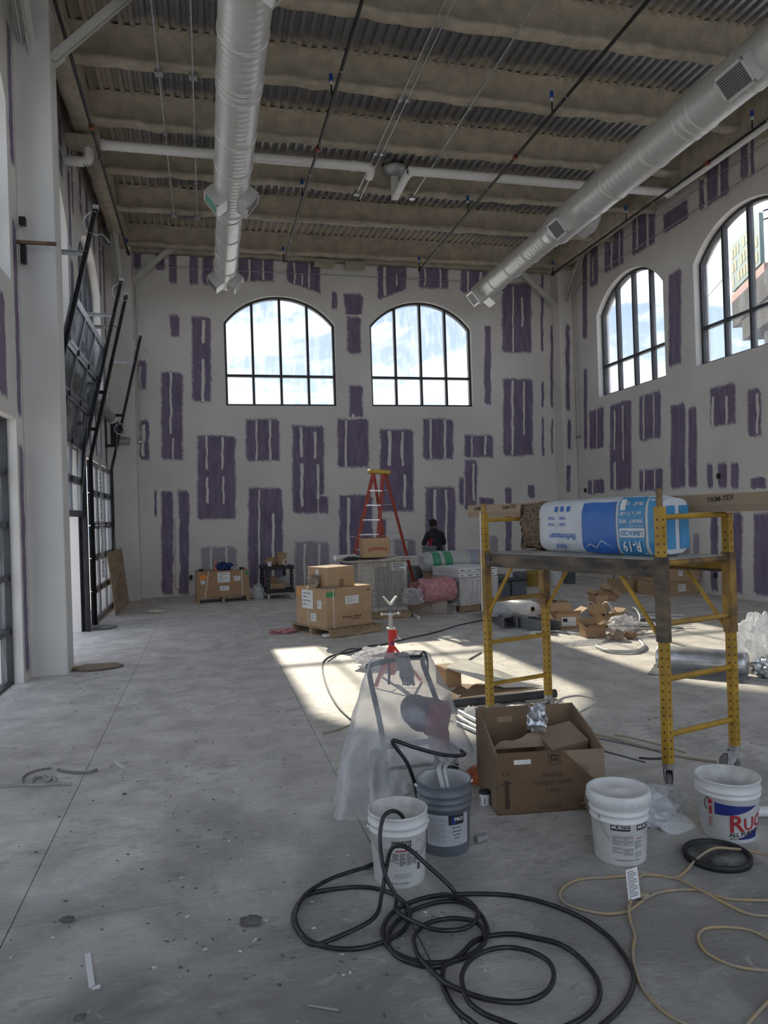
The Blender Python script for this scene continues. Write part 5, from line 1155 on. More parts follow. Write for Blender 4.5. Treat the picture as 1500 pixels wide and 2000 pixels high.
# ------------------------------------------------------------------ middle of the hall
M_WOOD = mat('pallet_wood', (.36, .26, .155), .85, var=.2, scale=3, stretch=(1, 6, 6)); M_TAPE = mat('clear_tape', (.50, .36, .22), .35); M_GREENST = mat('green_sticker', (.04, .28, .09), .6); M_ORANGEST = mat('orange_sticker', (.75, .26, .03), .6)
M_STRAP = mat('white_strap', (.72, .71, .68), .5)
def pallet(loc, rz, w, d, label, h=.12, nb=7, group='wooden pallets on the floor', turned=False):
    t = thing('pallet', label, 'pallet', loc, rz=rz, group=group)
    for k in range(nb): MB().box((w*(k+.5)/nb, d/2, h-.009), (w/nb*.82, d, .018)).build('deck_board', M_WOOD, t)
    for y in (.04, d/2, d-.04):
        if turned: MB().box((y*w/d, d/2, h/2-.004), (.06, d, h-.03)).build('stringer', M_WOOD, t)
        else: MB().box((w/2, y, h/2-.004), (w, .06, h-.03)).build('stringer', M_WOOD, t)
    for k in (() if turned else (0, nb//2, nb-1)): MB().box((w*(k+.5)/nb, d/2, .007), (w/nb*.8, d, .014)).build('bottom_board', M_WOOD, t)
    return t
def carton(loc, rz, w, d, h, label, m=None, tape=True, marks=(), rot=None, name='carton', group=None):
    """closed carton: origin at its near-left bottom corner; marks drawn on the front (-y) or left (-x) face"""
    t = thing(name, label, 'box', loc, rz=rz, rot=rot, group=group); m = m or M_CARD2
    MB().box((w/2, d/2, h/2), (w, d, h)).build('body', m, t, bevel=.004)
    if tape:
        MB().box((w/2, d/2, h+.0008), (w, .05, .0016)).build('tape_strip', M_TAPE, t); MB().box((w/2, -.0008, h-.04), (.05, .0016, .08)) .build('tape_end', M_TAPE, t) if False else None
    for k, (f, x0, z0, x1, z1, mm) in enumerate(marks):
        mb = MB(); fn = flat((0, -.0015, 0), (1, 0, 0), (0, 0, 1)) if f == 'f' else flat((-.0015, d, 0), (0, -1, 0), (0, 0, 1))
        quad(mb, fn, x0, z0, x1, z1); st = mb.build('sticker', mm, t)
        if mm is M_LABEL:
            mb = MB(); fn2 = flat((0, -.0025, 0), (1, 0, 0), (0, 0, 1)) if f == 'f' else flat((-.0025, d, 0), (0, -1, 0), (0, 0, 1)); n = 4
            for j in range(n): quad(mb, fn2, x0+(x1-x0)*.1, z1-(z1-z0)*(.15+.2*j)-(z1-z0)*.055, x0+(x1-x0)*(.45 if j % 2 else .8), z1-(z1-z0)*(.15+.2*j))
            mb.build('print', M_GREYINK, st)['kind'] = 'stuff'
    return t
# big carton on a pallet
pf, pr = fl(648, 1248), fl(747, 1233); rzp = math.atan2(pr.y-pf.y, pr.x-pf.x)
P0 = pallet(pf, rzp, (pr-pf).length, 1.18, 'wooden pallet under the big carton with a green sticker')
ux = Vector((math.cos(rzp), math.sin(rzp), 0)); uy = Vector((-math.sin(rzp), math.cos(rzp), 0))
bl = pf+ux*.03+uy*.16+Vector((0, 0, .12)); bwid, bdep, bhei = (pr-pf).length-.10, .88, .585
big = carton(bl, rzp, bwid, bdep, bhei, 'big brown carton with a green sticker on a pallet', M_CARD2, marks=[('f', .33, .33, .57, .45, M_LABEL), ('f', -.0, .46, .15, .53, M_GREENST), ('l', .18, .26, .50, .54, M_LABEL), ('l', .62, .28, .74, .40, M_LABEL), ('l', .42, .08, .58, .20, M_LABEL), ('l', .05, .44, .12, .56, M_ORANGEST)])
mb = MB(); q = flat((bwid*.55, -.002, .14), (1, 0, 0), (0, 0, 1)); [quad(mb, q, -.17+.034*k, -.010, -.145+.034*k, .012) for k in range(10) if k != 5]; [quad(mb, q, -.02+.03*k, -.042, .002+.03*k, -.026) for k in range(6)]; mb.build('printed_lines', M_PRINT, big)['kind'] = 'stuff'
mb = MB(); q = flat((bwid-.06, -.002, bhei-.07), (1, 0, 0), (0, 0, 1))
for a in ((-.022, -.02, -.016, .02), (.016, -.02, .022, .02), (-.022, .016, .022, .02), (-.008, -.012, .0, .008), (.004, -.012, .01, .012)): quad(mb, q, *a)
mb.build('care_mark', M_PRINT, big)
for x in (.12,): MB().box((x, -.003, bhei/2), (.012, .003, bhei)).build('strap', M_STRAP, big)
MB().box((-.003, bdep*.6, bhei/2), (.003, .012, bhei)).build('strap', M_STRAP, big)
zt = .12+bhei
up = carton(bl+ux*.09+uy*.10+Vector((0, 0, bhei)), rzp+.05, .50, .52, .30, 'plain carton stacked on the big green-stickered carton', M_CARD2, marks=[('l', .22, .12, .30, .26, M_LABEL), ('f', .22, 0, .30, .12, M_CARDIN)])
crumple('crumpled_paper', bl+ux*-.0+uy*.34+Vector((0, 0, bhei)), (.17, .22, .22), mat('kraft_paper', (.34, .28, .21), .9, var=.25), 'crumpled kraft paper on the corner of the big carton', 'paper', 8)
for k, (x, y) in enumerate(((.05, .10), (.10, .04))): tag(MB().box((0, 0, .012), (.05, .035, .024)).build('staple_box', M_GREYINK, None, loc=bl+ux*x+uy*y+Vector((0, 0, bhei)), rot=(0, 0, .4*k)), ['small grey block on the big carton near the kraft paper', 'small grey block at the front edge of the big carton'][k], 'block')
tag(MB().box((0, 0, .015), (.16, .10, .03)).build('manual', M_LABEL, None, loc=fl(642, 1242, .03), rot=(0, 0, rzp)), 'white and blue booklet tucked in the pallet of the big carton', 'booklet')

# stretch-wrapped unit with the sheet top
M_WRAP = mat('stretch_wrap', (.36, .34, .30), .22, col2=(.52, .49, .43), scale=5, stretch=(6, 6, .6), bump=.5, bscale=9)
uo = Vector((2.42, 12.02, 0)); urz = math.radians(-4)
pallet(uo+Vector((0, -.02, 0)), urz, .92, 1.0, 'wooden pallet under the stretch-wrapped unit')
t = thing('wrapped_unit', 'tall stretch-wrapped appliance unit standing on a pallet', 'crate', uo+Vector((.03, .03, .12)), rz=urz)
def wrapf(w, d, h):
    mb = MB(); per = [(0, 0), (w, 0), (w, d), (0, d)]
    def fn(u, v):
        s = u*4; i = int(s) % 4; f = s-int(s); a, b = per[i], per[(i+1) % 4]
        p = Vector((a[0]+(b[0]-a[0])*f, a[1]+(b[1]-a[1])*f, h*v)); k = .010*nz((u*40, v*3, 1))+.006*math.sin(v*60+nz((u*9, v*2, 3))*4); c = Vector((w/2, d/2, p.z)); return p+(p-c).normalized()*k
    mb.grid(120, 30, fn); mb.box((w/2, d/2, h-.01), (w*.99, d*.99, .02)); return mb
wrapf(.85, .92, .86).build('wrapped_body', M_WRAP, t)
mb = MB()
for k in range(13): mb.box((.30+.04*k, -.012, .42), (.016, .012, .70))
mb.build('grille_bars', mat('grille_through_wrap', (.27, .255, .23), .4), t)['kind'] = 'stuff'
mb = MB(); quad(mb, flat((.60, -.022, .76), (1, 0, 0), (0, 0, 1)), -.02, -.07, .23, .07); sl_ = mb.build('shipping_label', M_LABEL, t)
mb = MB(); textblock(mb, flat((.60, -.024, .76), (1, 0, 0), (0, 0, 1)), 0, .20, .055, 5, .025, .012); mb.build('label_print', M_INK, sl_)['kind'] = 'stuff'
zt = .985
tag(MB().box((.40, .40, .012), (1.20, 1.02, .024)).build('table_board', mat('board_top', (.46, .40, .33), .8, var=.15), None, loc=uo+Vector((-.02, -.02, zt)), rot=(0, 0, urz+.04)), 'flat board laid over the stretch-wrapped unit as a table', 'board')
zt += .025
for k, (x, y, w, d, r_, n) in enumerate(((.72, .16, .56, .42, .2, 'white drawing sheets fanned beside the lettered carton'), (.86, .05, .40, .30, -.15, 'white drawing sheet hanging over the table board edge'), (.20, .52, .5, .4, .5, 'white papers behind the lettered carton'))):
    tag(MB().box((0, 0, .004+.004*k), (w, d, .008)).build('drawing_sheets', M_LABEL, None, loc=uo+Vector((x, y, zt+.009*k)), rot=(0, 0, r_)), n, 'paper')
rod('paper_roll', uo+Vector((-.34, .10, zt+.05)), uo+Vector((.05, .30, zt+.05)), .045, M_LABEL, 'rolled white drawings overhanging the table board', 'paper roll')
crumple('black_rag', uo+Vector((-.06, .02, zt)), (.26, .14, .07), mat('black_cloth', (.05, .05, .055), .9), 'black crumpled cloth beside the rolled drawings', 'cloth', 9)
sb = thing('carton', 'open carton with red curved lettering on the table board', 'box', uo+Vector((.12, .02, zt+.03)), rz=urz)
sw, sd2, sh = .48, .36, .33
MB().box((sw/2, .003, sh/2), (sw, .006, sh)).build('front_panel', M_CARD2, sb); MB().box((sw/2, sd2-.003, sh/2), (sw, .006, sh)).build('back_panel', M_CARDIN, sb)
for x in (.003, sw-.003): MB().box((x, sd2/2, sh/2), (.006, sd2, sh)).build('side_panel', M_CARD2, sb)
MB().box((sw/2, sd2/2, .003), (sw, sd2, .006)).build('bottom_panel', M_CARDIN, sb)
MB().box((-.07, sd2/2, sh+.02), (.16, sd2, .006), rot=(0, .25, 0)).build('flap', M_CARD2, sb)
MB().box((sw-.02, sd2*.8, sh+.02), (.10, .16, .006), rot=(0, .2, 0)).build('flap', M_CARD2, sb)
mb = MB(); q = lambda a, b: Vector((sw*.55+a, -.002, .155+b-a*a*1.2)); [quad(mb, q, -.118+.027*k, -.022, -.098+.027*k, .022) for k in range(9)]; quad(mb, q, -.155, -.03, -.135, .03); quad(mb, q, .135, -.03, .155, .03); mb.build('red_lettering', mat('carton_red', (.40, .06, .04), .7), sb)['kind'] = 'stuff'

# stepladder
M_FG = mat('red_fibreglass', (.34, .055, .03), .5, var=.1); M_ALU = mat('step_aluminium', (.62, .63, .64), .35, metal=.8); M_YCAP = mat('ladder_cap', (.55, .38, .06), .5)
fA, fB, rA, rB = fl(668, 1192), fl(728, 1190), fl(768, 1176), fl(817, 1171)
cen = (fA+fB+rA+rB)/4; ld = thing('stepladder', 'red fibreglass stepladder with aluminium steps and a yellow cap', 'ladder', (cen.x, cen.y, 0))
ty = cen.y; tp = {}
for k, (x, y) in dict(fA=(727, 925), fB=(746, 926), rA=(732, 924), rB=(755, 924)).items(): tp[k] = at(x, y, Y=ty)
tp = {k: Vector((v.x, ty+(-.09 if k[0] == 'f' else .09), v.z)) for k, v in tp.items()}
for k, b in (('fA', fA), ('fB', fB), ('rA', rA), ('rB', rB)):
    MB().beam(b, tp[k], .075 if k[0] == 'f' else .06, .045 if k[0] == 'f' else .04, (fA-fB).normalized().cross(Vector((0, 0, 1)))).build('rail', M_FG, ld, world=True)
    MB().box(b+Vector((0, 0, .02)), (.09, .09, .04)).build('foot', M_INK, ld, world=True)
for i in range(1, 9):
    f = i/9.2
    MB().beam(fA.lerp(tp['fA'], f), fB.lerp(tp['fB'], f), .075, .022, (0, 0, 1)).build('step', M_ALU, ld, world=True)
    MB().cyl(rA.lerp(tp['rA'], f), rB.lerp(tp['rB'], f), .010, n=6).build('rear_bar', M_ALU, ld, world=True)
    for a, kk in ((fA, 'fA'), (fB, 'fB')):
        e = a.lerp(tp[kk], f); o_ = (fA+fB)/2; MB().cyl(e+Vector((0, 0, -.09)), e.lerp(((fA if kk == 'fB' else fB)).lerp(tp['fA' if kk == 'fB' else 'fB'], f), .16), .006, n=5).build('step_brace', M_ALU, ld, world=True)
tc_ = (tp['fA']+tp['fB']+tp['rA']+tp['rB'])/4
e_ = (tp['fB']-tp['fA']).normalized()
MB().beam(tc_-e_*.21+Vector((0, 0, .03)), tc_+e_*.21+Vector((0, 0, .03)), .26, .075).build('top_cap', M_YCAP, ld, world=True, bevel=.015)
for k, (p, q) in enumerate((('fA', 'rA'), ('fB', 'rB'))):
    b1 = (fA, fB)[k].lerp(tp[p], .48); b2 = (rA, rB)[k].lerp(tp[q], .48); MB().beam(b1, b2, .006, .02).build('spreader', M_ALU, ld, world=True)

# materials round the ladder: brown wrapped stack, white wrapped pallet, insulation
M_BRWRAP = mat('brown_wrap', (.30, .22, .155), .4, col2=(.42, .34, .27), scale=3, bump=.6, bscale=8); M_PINK = mat('pink_fibre', (.52, .22, .24), .95, col2=(.66, .36, .37), scale=16, bump=1, bscale=40)
a, b = fl(795, 1200), fl(892, 1198); rz_ = math.atan2(b.y-a.y, b.x-a.x)
t = thing('wrapped_stack', 'low stack of boards wrapped in brown paper and film', 'stack', a, rz=rz_); wrapf((b-a).length-.16, .78, .235).build('wrapped_body', M_BRWRAP, t)
mb = MB(); mb.grid(16, 6, lambda u, v: Vector((.45+.42*u, -.03-.01*nz((u*6, v*4, 1)), .02+.16*v+.01*nz((u*8, v*3, 7))))); mb.build('loose_film', M_FILM, t, fix=False)
rod('plastic_pipe', fl(797, 1194, .03), fl(818, 1206, .03), .026, M_PVC, 'white pipe end sticking out beside the wrapped unit', 'pipe')
a, b = fl(900, 1197), fl(985, 1188); rz2 = math.atan2(b.y-a.y, b.x-a.x)
pallet(a, rz2, (b-a).length, 1.0, 'wooden pallet under the white wrapped boxes')
t = thing('wrapped_boxes', 'stretch-wrapped pallet load of white cartons', 'stack', a+Vector((0, .02, .12)), rz=rz2)
ww = (b-a).length*.88
wrapf(ww, .95, .48).build('lower_wrap', mat('clear_wrap_white', (.50, .49, .47), .2, col2=(.66, .65, .62), scale=4, stretch=(5, 5, .8), bump=.4, bscale=7), t)
cbx = None
for k in range(5):
    for j in range(2):
        MB().box((ww*(k+.5)/5, .47, .485+.085*(j+.5)), (ww/5*.97, .92, .08)).build('white_carton', M_LABEL, t, bevel=.004)
        mb = MB(); quad(mb, flat((ww*(k+.5)/5, .008, .485+.085*(j+.5)), (1, 0, 0), (0, 0, 1)), -.05, -.012, .04 if (k+j) % 2 else .01, .008); mb.build('print', M_GREYINK, t)
def roll_bag(loc, rz, L, r, cols, label, name='insulation_roll', squash=.8, droop=0):
    t = thing(name, label, 'insulation', loc, rz=rz); n = 18
    for k, (u0, u1, m) in enumerate(cols):
        mb = MB()
        def fn(u, v):
            s = u0+(u1-u0)*u; a = 2*PI*v; rr = r*(1-.35*max(0, (s-.86)/.14)**2-.3*max(0, (.1-s)/.1)**2)*(1+.05*nz((s*6, a*2, 3)))
            return Vector((L*s, rr*math.cos(a), r*squash+rr*squash*math.sin(a)-droop*(1-s)**2))
        mb.grid(max(4, int(16*(u1-u0))), 28, fn)
        if k == 0: mb.add([fn(0, i/28) for i in range(28)], [tuple(range(28))])
        if k == len(cols)-1: mb.add([fn(1, i/28) for i in range(28)], [tuple(range(28))])
        mb.build('film_band' if k else 'film_end', m, t, fix=False)
    return t
M_GBAG = mat('bag_green', (.04, .27, .13), .4, col2=(.10, .36, .20), scale=7); M_WBAG = mat('bag_offwhite', (.50, .52, .49), .4, var=.06); M_LBAG = mat('bag_lilac', (.34, .35, .42), .4, var=.06)
carton((4.15, 13.3, 0), .05, 1.2, .45, .60, 'plain carton under the green and white insulation bag', M_CARD)
roll_bag((4.02, 13.52, .62), .06, 1.50, .25, [(0, .10, M_WBAG), (.10, .21, M_GBAG), (.21, .26, M_WBAG), (.26, .37, M_GBAG), (.37, .62, M_WBAG), (.62, .80, M_LBAG), (.80, 1, M_WBAG)], 'green and white insulation bag slumped over the white wrapped boxes', 'insulation_bag')
def fuzzy(loc, rz, L, r, label, seed):
    mb = MB()
    def fn(u, v):
        a = 2*PI*v; rr = r*(1+.14*nz((u*4+seed, math.cos(a)*1.6, math.sin(a)*1.6))+.05*nz((u*14, a*4, seed))); return Vector((L*u+.05*nz((u*3, math.cos(a)*2, seed+math.sin(a)*2)), rr*math.cos(a), r+rr*math.sin(a)))
    mb.grid(26, 36, fn, smooth=False)
    for e in (0, 1):
        mb.grid(8, 36, lambda u, v: Vector((fn(e, v).x*1+(.05 if e else -.05)*math.sin(u*9)*(1-u)+.03*nz((u*6, v*9, seed)), fn(e, v).y*u, r+(fn(e, v).z-r)*u)), smooth=False)
    return tag(mb.build('pink_insulation', M_PINK, None, loc=loc, rot=(0, 0, rz), fix=False), label, 'insulation')
fuzzy(fl(822, 1176, .24)+Vector((.0, .0, 0)), .22, .62, .20, 'pink fibreglass roll lying on the brown wrapped stack', 1)
fuzzy(fl(826, 1182, .24)+Vector((-.02, .86, .02)), .3, .42, .14, 'smaller pink fibreglass piece behind the pink roll', 2)
crumple('plastic_heap', fl(806, 1180, .24), (.34, .3, .30), M_FILM, 'clear plastic heaped on the brown wrapped stack', 'plastic', 11)
# water drums and buckets by the worker
M_DRUM = mat('drum_grey', (.16, .175, .18), .5, var=.1)
def drum(x, y, z, r, h, label):
    t = thing('plastic_drum', label, 'drum', (x, y, z)); MB().lathe([(r*.96, 0), (r, .02), (r, h*.3), (r*1.03, h*.33), (r, h*.36), (r, h*.7), (r*1.03, h*.73), (r, h*.76), (r*.97, h), (.001, h)], 24, cap0=True).build('body', M_DRUM, t)
    MB().lathe([(r*1.04, h-.03), (r*1.04, h+.01), (r*.9, h+.014), (.001, h+.014)], 24).build('lid', M_DRUM, t); return t
drum(4.36, 15.2, 0, .17, .62, 'grey drum beside the ladder foot'); drum(4.66, 14.85, 0, .19, .78, 'tall grey drum nearest the worker'); drum(5.25, 15.30, 0, .17, .70, 'grey drum half behind the insulation bag')
drum(4.80, 15.50, .0, .16, 1.02, 'grey drum carrying a small blue label beside the worker')
mb = MB(); fnl = cylmap(.16, .16, 1, face_cam(4.80, 15.50), .006); wrapq(mb, lambda a, b: fnl(a, b)+Vector((4.80, 15.50, 0)), -.06, .80, .10, .92); tag(mb.build('drum_label', M_NAVY, bpy.data.objects['plastic_drum.003'], world=True), 'small navy label')
for k in bpy.data.objects['plastic_drum.003'].children:
    pass
t = thing('paper_cup', 'white paper cup on the tall grey drum', 'cup', (4.60, 14.78, .80)); MB().lathe([(.032, 0), (.043, .11), (.045, .115), (.041, .115), (.034, .01), (.001, .01)], 16, cap0=True).build('cup_wall', M_LABEL, t)
crumple('tissue', (5.30, 14.9, .82), (.30, .22, .12), M_MILKY, 'white tissue heap on the drums by the worker', 'tissue', 12) if False else None

# the worker, seen from behind
def person():
    root = thing('person', 'person in a black jacket with red side panels working at the far wall', 'person', (5.22, 16.35, 0), rz=0)
    J = {}; V = []; E = []; Rr = []
    def v(n, p, r, par=None):
        J[n] = len(V); V.append(p); Rr.append(r)
        if par: E.append((J[par], J[n]))
    v('pel', (0, 0, .86), (.155, .12)); v('wa', (0, .0, .98), (.165, .125), 'pel'); v('ch', (0, .03, 1.16), (.185, .13), 'wa'); v('sh', (0, .06, 1.30), (.15, .105), 'ch'); v('nk', (0, .10, 1.38), (.06, .06), 'sh')
    v('hd0', (0, .14, 1.45), (.072, .08), 'nk'); v('hd1', (0, .17, 1.53), (.075, .09), 'hd0'); v('hd2', (0, .175, 1.59), (.055, .065), 'hd1'); v('nose', (0, .275, 1.49), (.012, .012), 'hd0')
    for s, n in ((-1, 'l'), (1, 'r')):
        v('s'+n, (s*.165, .06, 1.27), (.078, .075), 'sh'); v('e'+n, (s*.265, .12, 1.04), (.062, .06), 's'+n); v('w'+n, (s*.17, .34, 1.06), (.040, .038), 'e'+n); v('p'+n, (s*.14, .42, 1.09), (.036, .022), 'w'+n)
        for k in range(4):
            b = (s*(.115+.022*k), .46, 1.085+.004*k); v('f%s%d' % (n, k), b, (.010, .010), 'p'+n); v('g%s%d' % (n, k), (b[0], b[1]+.035-.004*abs(k-1.5), b[2]-.012), (.009, .009), 'f%s%d' % (n, k)); v('h%s%d' % (n, k), (b[0], b[1]+.055-.006*abs(k-1.5), b[2]-.035), (.008, .008), 'g%s%d' % (n, k))
        v('t'+n, (s*.10, .43, 1.11), (.011, .011), 'p'+n); v('u'+n, (s*.085, .465, 1.115), (.009, .009), 't'+n)
        v('hp'+n, (s*.09, 0, .80), (.105, .11), 'pel'); v('kn'+n, (s*.11, .03, .46), (.072, .075), 'hp'+n); v('an'+n, (s*.12, -.01, .10), (.05, .05), 'kn'+n); v('to'+n, (s*.135, .14, .05), (.045, .035), 'an'+n)
    me = bpy.data.meshes.new('body'); me.from_pydata(V, E, []); me.update(); ob = bpy.data.objects.new('body_src', me); C.objects.link(ob)
    ob.modifiers.new('skin', 'SKIN'); ss = ob.modifiers.new('sub', 'SUBSURF'); ss.levels = 2; ss.render_levels = 2
    sv = me.skin_vertices[0].data if me.skin_vertices else None
    if sv is None:
        bpy.context.view_layer.objects.active = ob; bpy.context.view_layer.update(); sv = me.skin_vertices[0].data
    for i, r in enumerate(Rr): sv[i].radius = r; sv[i].use_root = (i == 0)
    dg = bpy.context.evaluated_depsgraph_get(); dg.update(); m2 = bpy.data.meshes.new_from_object(ob.evaluated_get(dg)); bpy.data.objects.remove(ob)
    MS = [mat('jacket_black', (.018, .018, .022), .8, var=.3), mat('jacket_red', (.30, .02, .03), .8), mat('skin_brown', (.16, .085, .055), .6), mat('trousers_dark', (.03, .032, .04), .85), mat('boot_brown', (.10, .06, .03), .8)]
    m2.materials.clear()
    for mm in MS: m2.materials.append(mm)
    for p in m2.polygons:
        c = p.center; p.use_smooth = True; k = 0
        if c.z > 1.385 and abs(c.x) < .12: k = 2
        elif c.z < .13: k = 4
        elif c.z < .87 and abs(c.x) < .26 and c.y < .3: k = 3
        elif c.y > .35 and 1.0 < c.z < 1.16: k = 2
        elif c.x < -.10 and c.z < 1.16 and .87 < c.z and c.y < .12 and (c.x > -.20 or c.z < 1.0): k = 1
        p.material_index = k
    o = bpy.data.objects.new('body', m2); C.objects.link(o); o.parent = root
    mb = MB(); mb.grid(24, 14, lambda u, vv: Vector((.092*math.sin(PI*.62*vv)*math.cos(2*PI*u)*(1+.05*nz((u*20, vv*9, 1))), .165-.012*vv+.105*math.sin(PI*.62*vv)*math.sin(2*PI*u), 1.545+.085*math.cos(PI*.62*vv)+.008*nz((u*22, vv*8, 2))-(.05*vv*vv if math.sin(2*PI*u) < 0 else -.05*vv*vv)))); mb.build('hair', mat('black_hair', (.012, .011, .011), .9, bump=.5), root, fix=False)
    for s in (-1, 1): MB().lathe([(.004, -.012), (.022, -.008), (.026, .0), (.020, .008), (.004, .01)], 12, (s*.083, .165, 1.495), axis='X').build('ear', MS[2], root)
    MB().lathe([(.075, 1.365), (.082, 1.375), (.080, 1.41), (.072, 1.415)], 20, (0, .105, 0)).build('collar', MS[0], root)
    return root
person()

# pipe stand
js = thing('pipe_stand', 'red tripod pipe stand with a steel V head', 'stand', fl(767, 1332)); M_JRED = mat('stand_red', (.55, .03, .025), .4, var=.1)
MB().cyl((0, 0, .08), (0, 0, .56), .032, n=16).build('column', M_JRED, js); MB().lathe([(.036, .555), (.048, .56), (.048, .572), (.03, .575)], 18).build('collar', M_STRAP, js)
MB().cyl((0, 0, .55), (0, 0, .72), .023, n=14).build('inner_tube', mat('worn_zinc', (.42, .41, .38), .5, metal=.5, var=.2), js); MB().cyl((0, 0, .72), (0, 0, .82), .015, n=12).build('screw', M_ROD, js)
MB().cyl((-.085, 0, .715), (.085, 0, .715), .009, n=8).lathe([(.001, -.018), (.015, -.008), (.015, .008), (.001, .018)], 10, (-.09, 0, .715), axis='X').lathe([(.001, -.018), (.015, -.008), (.015, .008), (.001, .018)], 10, (.09, 0, .715), axis='X').lathe([(.03, .70), (.034, .715), (.03, .73)], 12).build('handle_nut', M_GALV, js)
MB().prism([(-.075, .09), (-.012, 0), (.012, 0), (.075, .09), (.06, .09), (0, .02), (-.06, .09)], (0, -.025, .81), (1, 0, 0), (0, 0, 1), (0, .05, 0)).build('v_head', M_STRAP, js)
MB().box((.045, 0, .50), (.03, .03, .09)).build('lock_bracket', M_JRED, js); MB().cyl((.05, 0, .49), (.10, 0, .44), .008, n=8).build('lock_pin', M_STRAP, js)
MB().cyl((0, -.034, .42), (0, -.034, .40), .02, n=8).build('badge', M_NAVY, js)
for k in range(3):
    a = -.35+k*2*PI/3; MB().beam((0, 0, .40), (.30*math.cos(a), .30*math.sin(a), .012), .035, .022).build('leg', M_JRED, js)
    MB().cyl((0, 0, .15), (.18*math.cos(a), .18*math.sin(a), .17), .006, n=6).build('stay', M_JRED, js)

# cartons and boards under the scaffold's far end
M_SHEET = mat('white_sheet', (.62, .60, .54), .7, var=.1)
def sheet_panel(name, pts, th_, m, label, cat):
    P = [Vector(p) for p in pts]; n = (P[1]-P[0]).cross(P[2]-P[0]).normalized()*th_; o = P[0]
    ob = MB().add([p-o for p in P]+[p-o-n for p in P], [(0, 1, 2, 3), (7, 6, 5, 4)]+[(i, (i+1) % 4, 4+(i+1) % 4, 4+i) for i in range(4)]).build(name, m, None, loc=o); return tag(ob, label, cat)
sheet_panel('panel', [fl(868, 1303, .22), fl(985, 1343, .02), fl(1062, 1340, .015), fl(905, 1285, .20)], .012, M_SHEET, 'white wall panel propped on a carton behind the sprayer', 'panel')
carton(fl(872, 1344), .12, .17, .25, .19, 'small carton propping up the white wall panel', M_CARD)
sheet_panel('cardboard_sheet', [fl(862, 1368, .004), fl(1000, 1352, .004), fl(1050, 1345, .006), fl(900, 1335, .006)], .004, M_CARDIN, 'brown cardboard sheet flat under the white wall panel', 'cardboard')
rod('foam_tube', fl(850, 1378, .045), fl(1085, 1354, .045), .042, mat('black_foam', (.055, .055, .06), .85, var=.3), 'long black foam pipe insulation under the scaffold', 'foam tube')
for k, (a, b, r_) in enumerate((((893, 1400), (968, 1440), .018), ((893, 1412), (938, 1432), .018), ((897, 1390), (985, 1437), .020))):
    rod('conduit_length', fl(*a, r_+(.0 if k < 2 else .018)), fl(*b, r_+(.0 if k < 2 else .018)), r_, M_GALV, ['steel conduit length lying behind the fragile carton', 'short steel conduit length nearest the plastic cover', 'galvanised stud resting on the conduit lengths'][k], 'conduit')
crumple('plastic_bag', fl(922, 1402), (.16, .14, .10), M_MILKY, 'white plastic wad lying on the conduit lengths', 'bag', 14)
crumple('plastic_bag', fl(735, 1300), (.50, .34, .22), M_MILKY, 'white plastic bag lying behind the plastic cover', 'bag', 15)
sheet_panel('wood_strip', [fl(703, 1264, .02), fl(706, 1262, .02), fl(772, 1283, .06), fl(768, 1286, .06)], .015, mat('pale_wood', (.55, .45, .30), .8), 'pale wood strip leaning by the pipe stand', 'wood')
crumple('paper_scrap', fl(1010, 1392), (.30, .22, .06), M_MILKY, 'white paper scrap beside the scaffold caster', 'scrap', 16); crumple('paper_scrap', fl(1000, 1330), (.18, .14, .04), M_LABEL, 'white paper scrap on the sunlit floor by the panel', 'scrap', 17)
crumple('foil_scrap', fl(1000, 1370), (.26, .12, .05), mat('brown_foil', (.16, .12, .09), .6, col2=(.5, .46, .4), scale=12), 'brown torn scrap beside the black foam tube', 'scrap', 18)
rod('wood_stick', fl(898, 1298, .01), fl(940, 1274, .01), .008, M_ROD, 'thin dark stick on the sunlit floor beside the panel', 'stick')

# trash heap under the scaffold
def open_carton(loc, rz, w, d, h, label, m=M_CARD2, flap=.5, tilt=(0, 0)):
    t = thing('carton', label, 'box', loc, rot=(tilt[0], tilt[1], rz)); e = .006
    MB().box((w/2, e/2, h/2), (w, e, h)).build('front_panel', m, t); MB().box((w/2, d-e/2, h/2), (w, e, h)).build('back_panel', M_CARDIN, t)
    for x in (e/2, w-e/2): MB().box((x, d/2, h/2), (e, d, h)).build('side_panel', m, t)
    MB().box((w/2, d/2, e/2), (w, d, e)).build('bottom_panel', M_CARDIN, t)
    for s, (p, u, vv) in enumerate((((0, 0, h), (1, 0, 0), (0, -.6, .35)), ((0, d, h), (1, 0, 0), (0, .5, .75)), ((0, 0, h), (0, 1, 0), (-.7, 0, .5)), ((w, 0, h), (0, 1, 0), (.75, 0, .45)))):
        L2 = w if s < 2 else d; MB().prism([(.01, 0), (L2-.01, 0), (L2-.02, d*flap), (.02, d*flap)], p, u, vv, Vector(u).cross(Vector(vv))*.004).build('flap', m, t)
    return t
tb = open_carton(fl(1087, 1229), -.12, .38, .30, .22, 'open carton with a white label in the trash heap', M_CARD2)
mb = MB(); quad(mb, flat((.08, -.003, .04), (1, 0, 0), (0, 0, 1)), 0, 0, .22, .13); s_ = mb.build('white_label', M_LABEL, tb); mb = MB(); quad(mb, flat((.10, -.004, .10), (1, 0, 0), (0, 0, 1)), 0, 0, .07, .05); mb.build('print', M_INK, s_)
open_carton(fl(1146, 1247), -.05, .28, .22, .15, 'small open carton at the front of the trash heap', M_CARD)
open_carton(fl(1165, 1205)+Vector((0, 0, .0)), .1, .24, .2, .34, 'upright carton standing behind the trash heap', M_CARD2)
open_carton(fl(1070, 1214), .15, .30, .26, .24, 'open carton beside the white film roll', M_CARD)
open_carton(fl(1185, 1208)+Vector((.15, .3, .25)), .4, .30, .18, .12, 'carton tipped up on top of the trash heap', M_CARD2, tilt=(.5, .2))
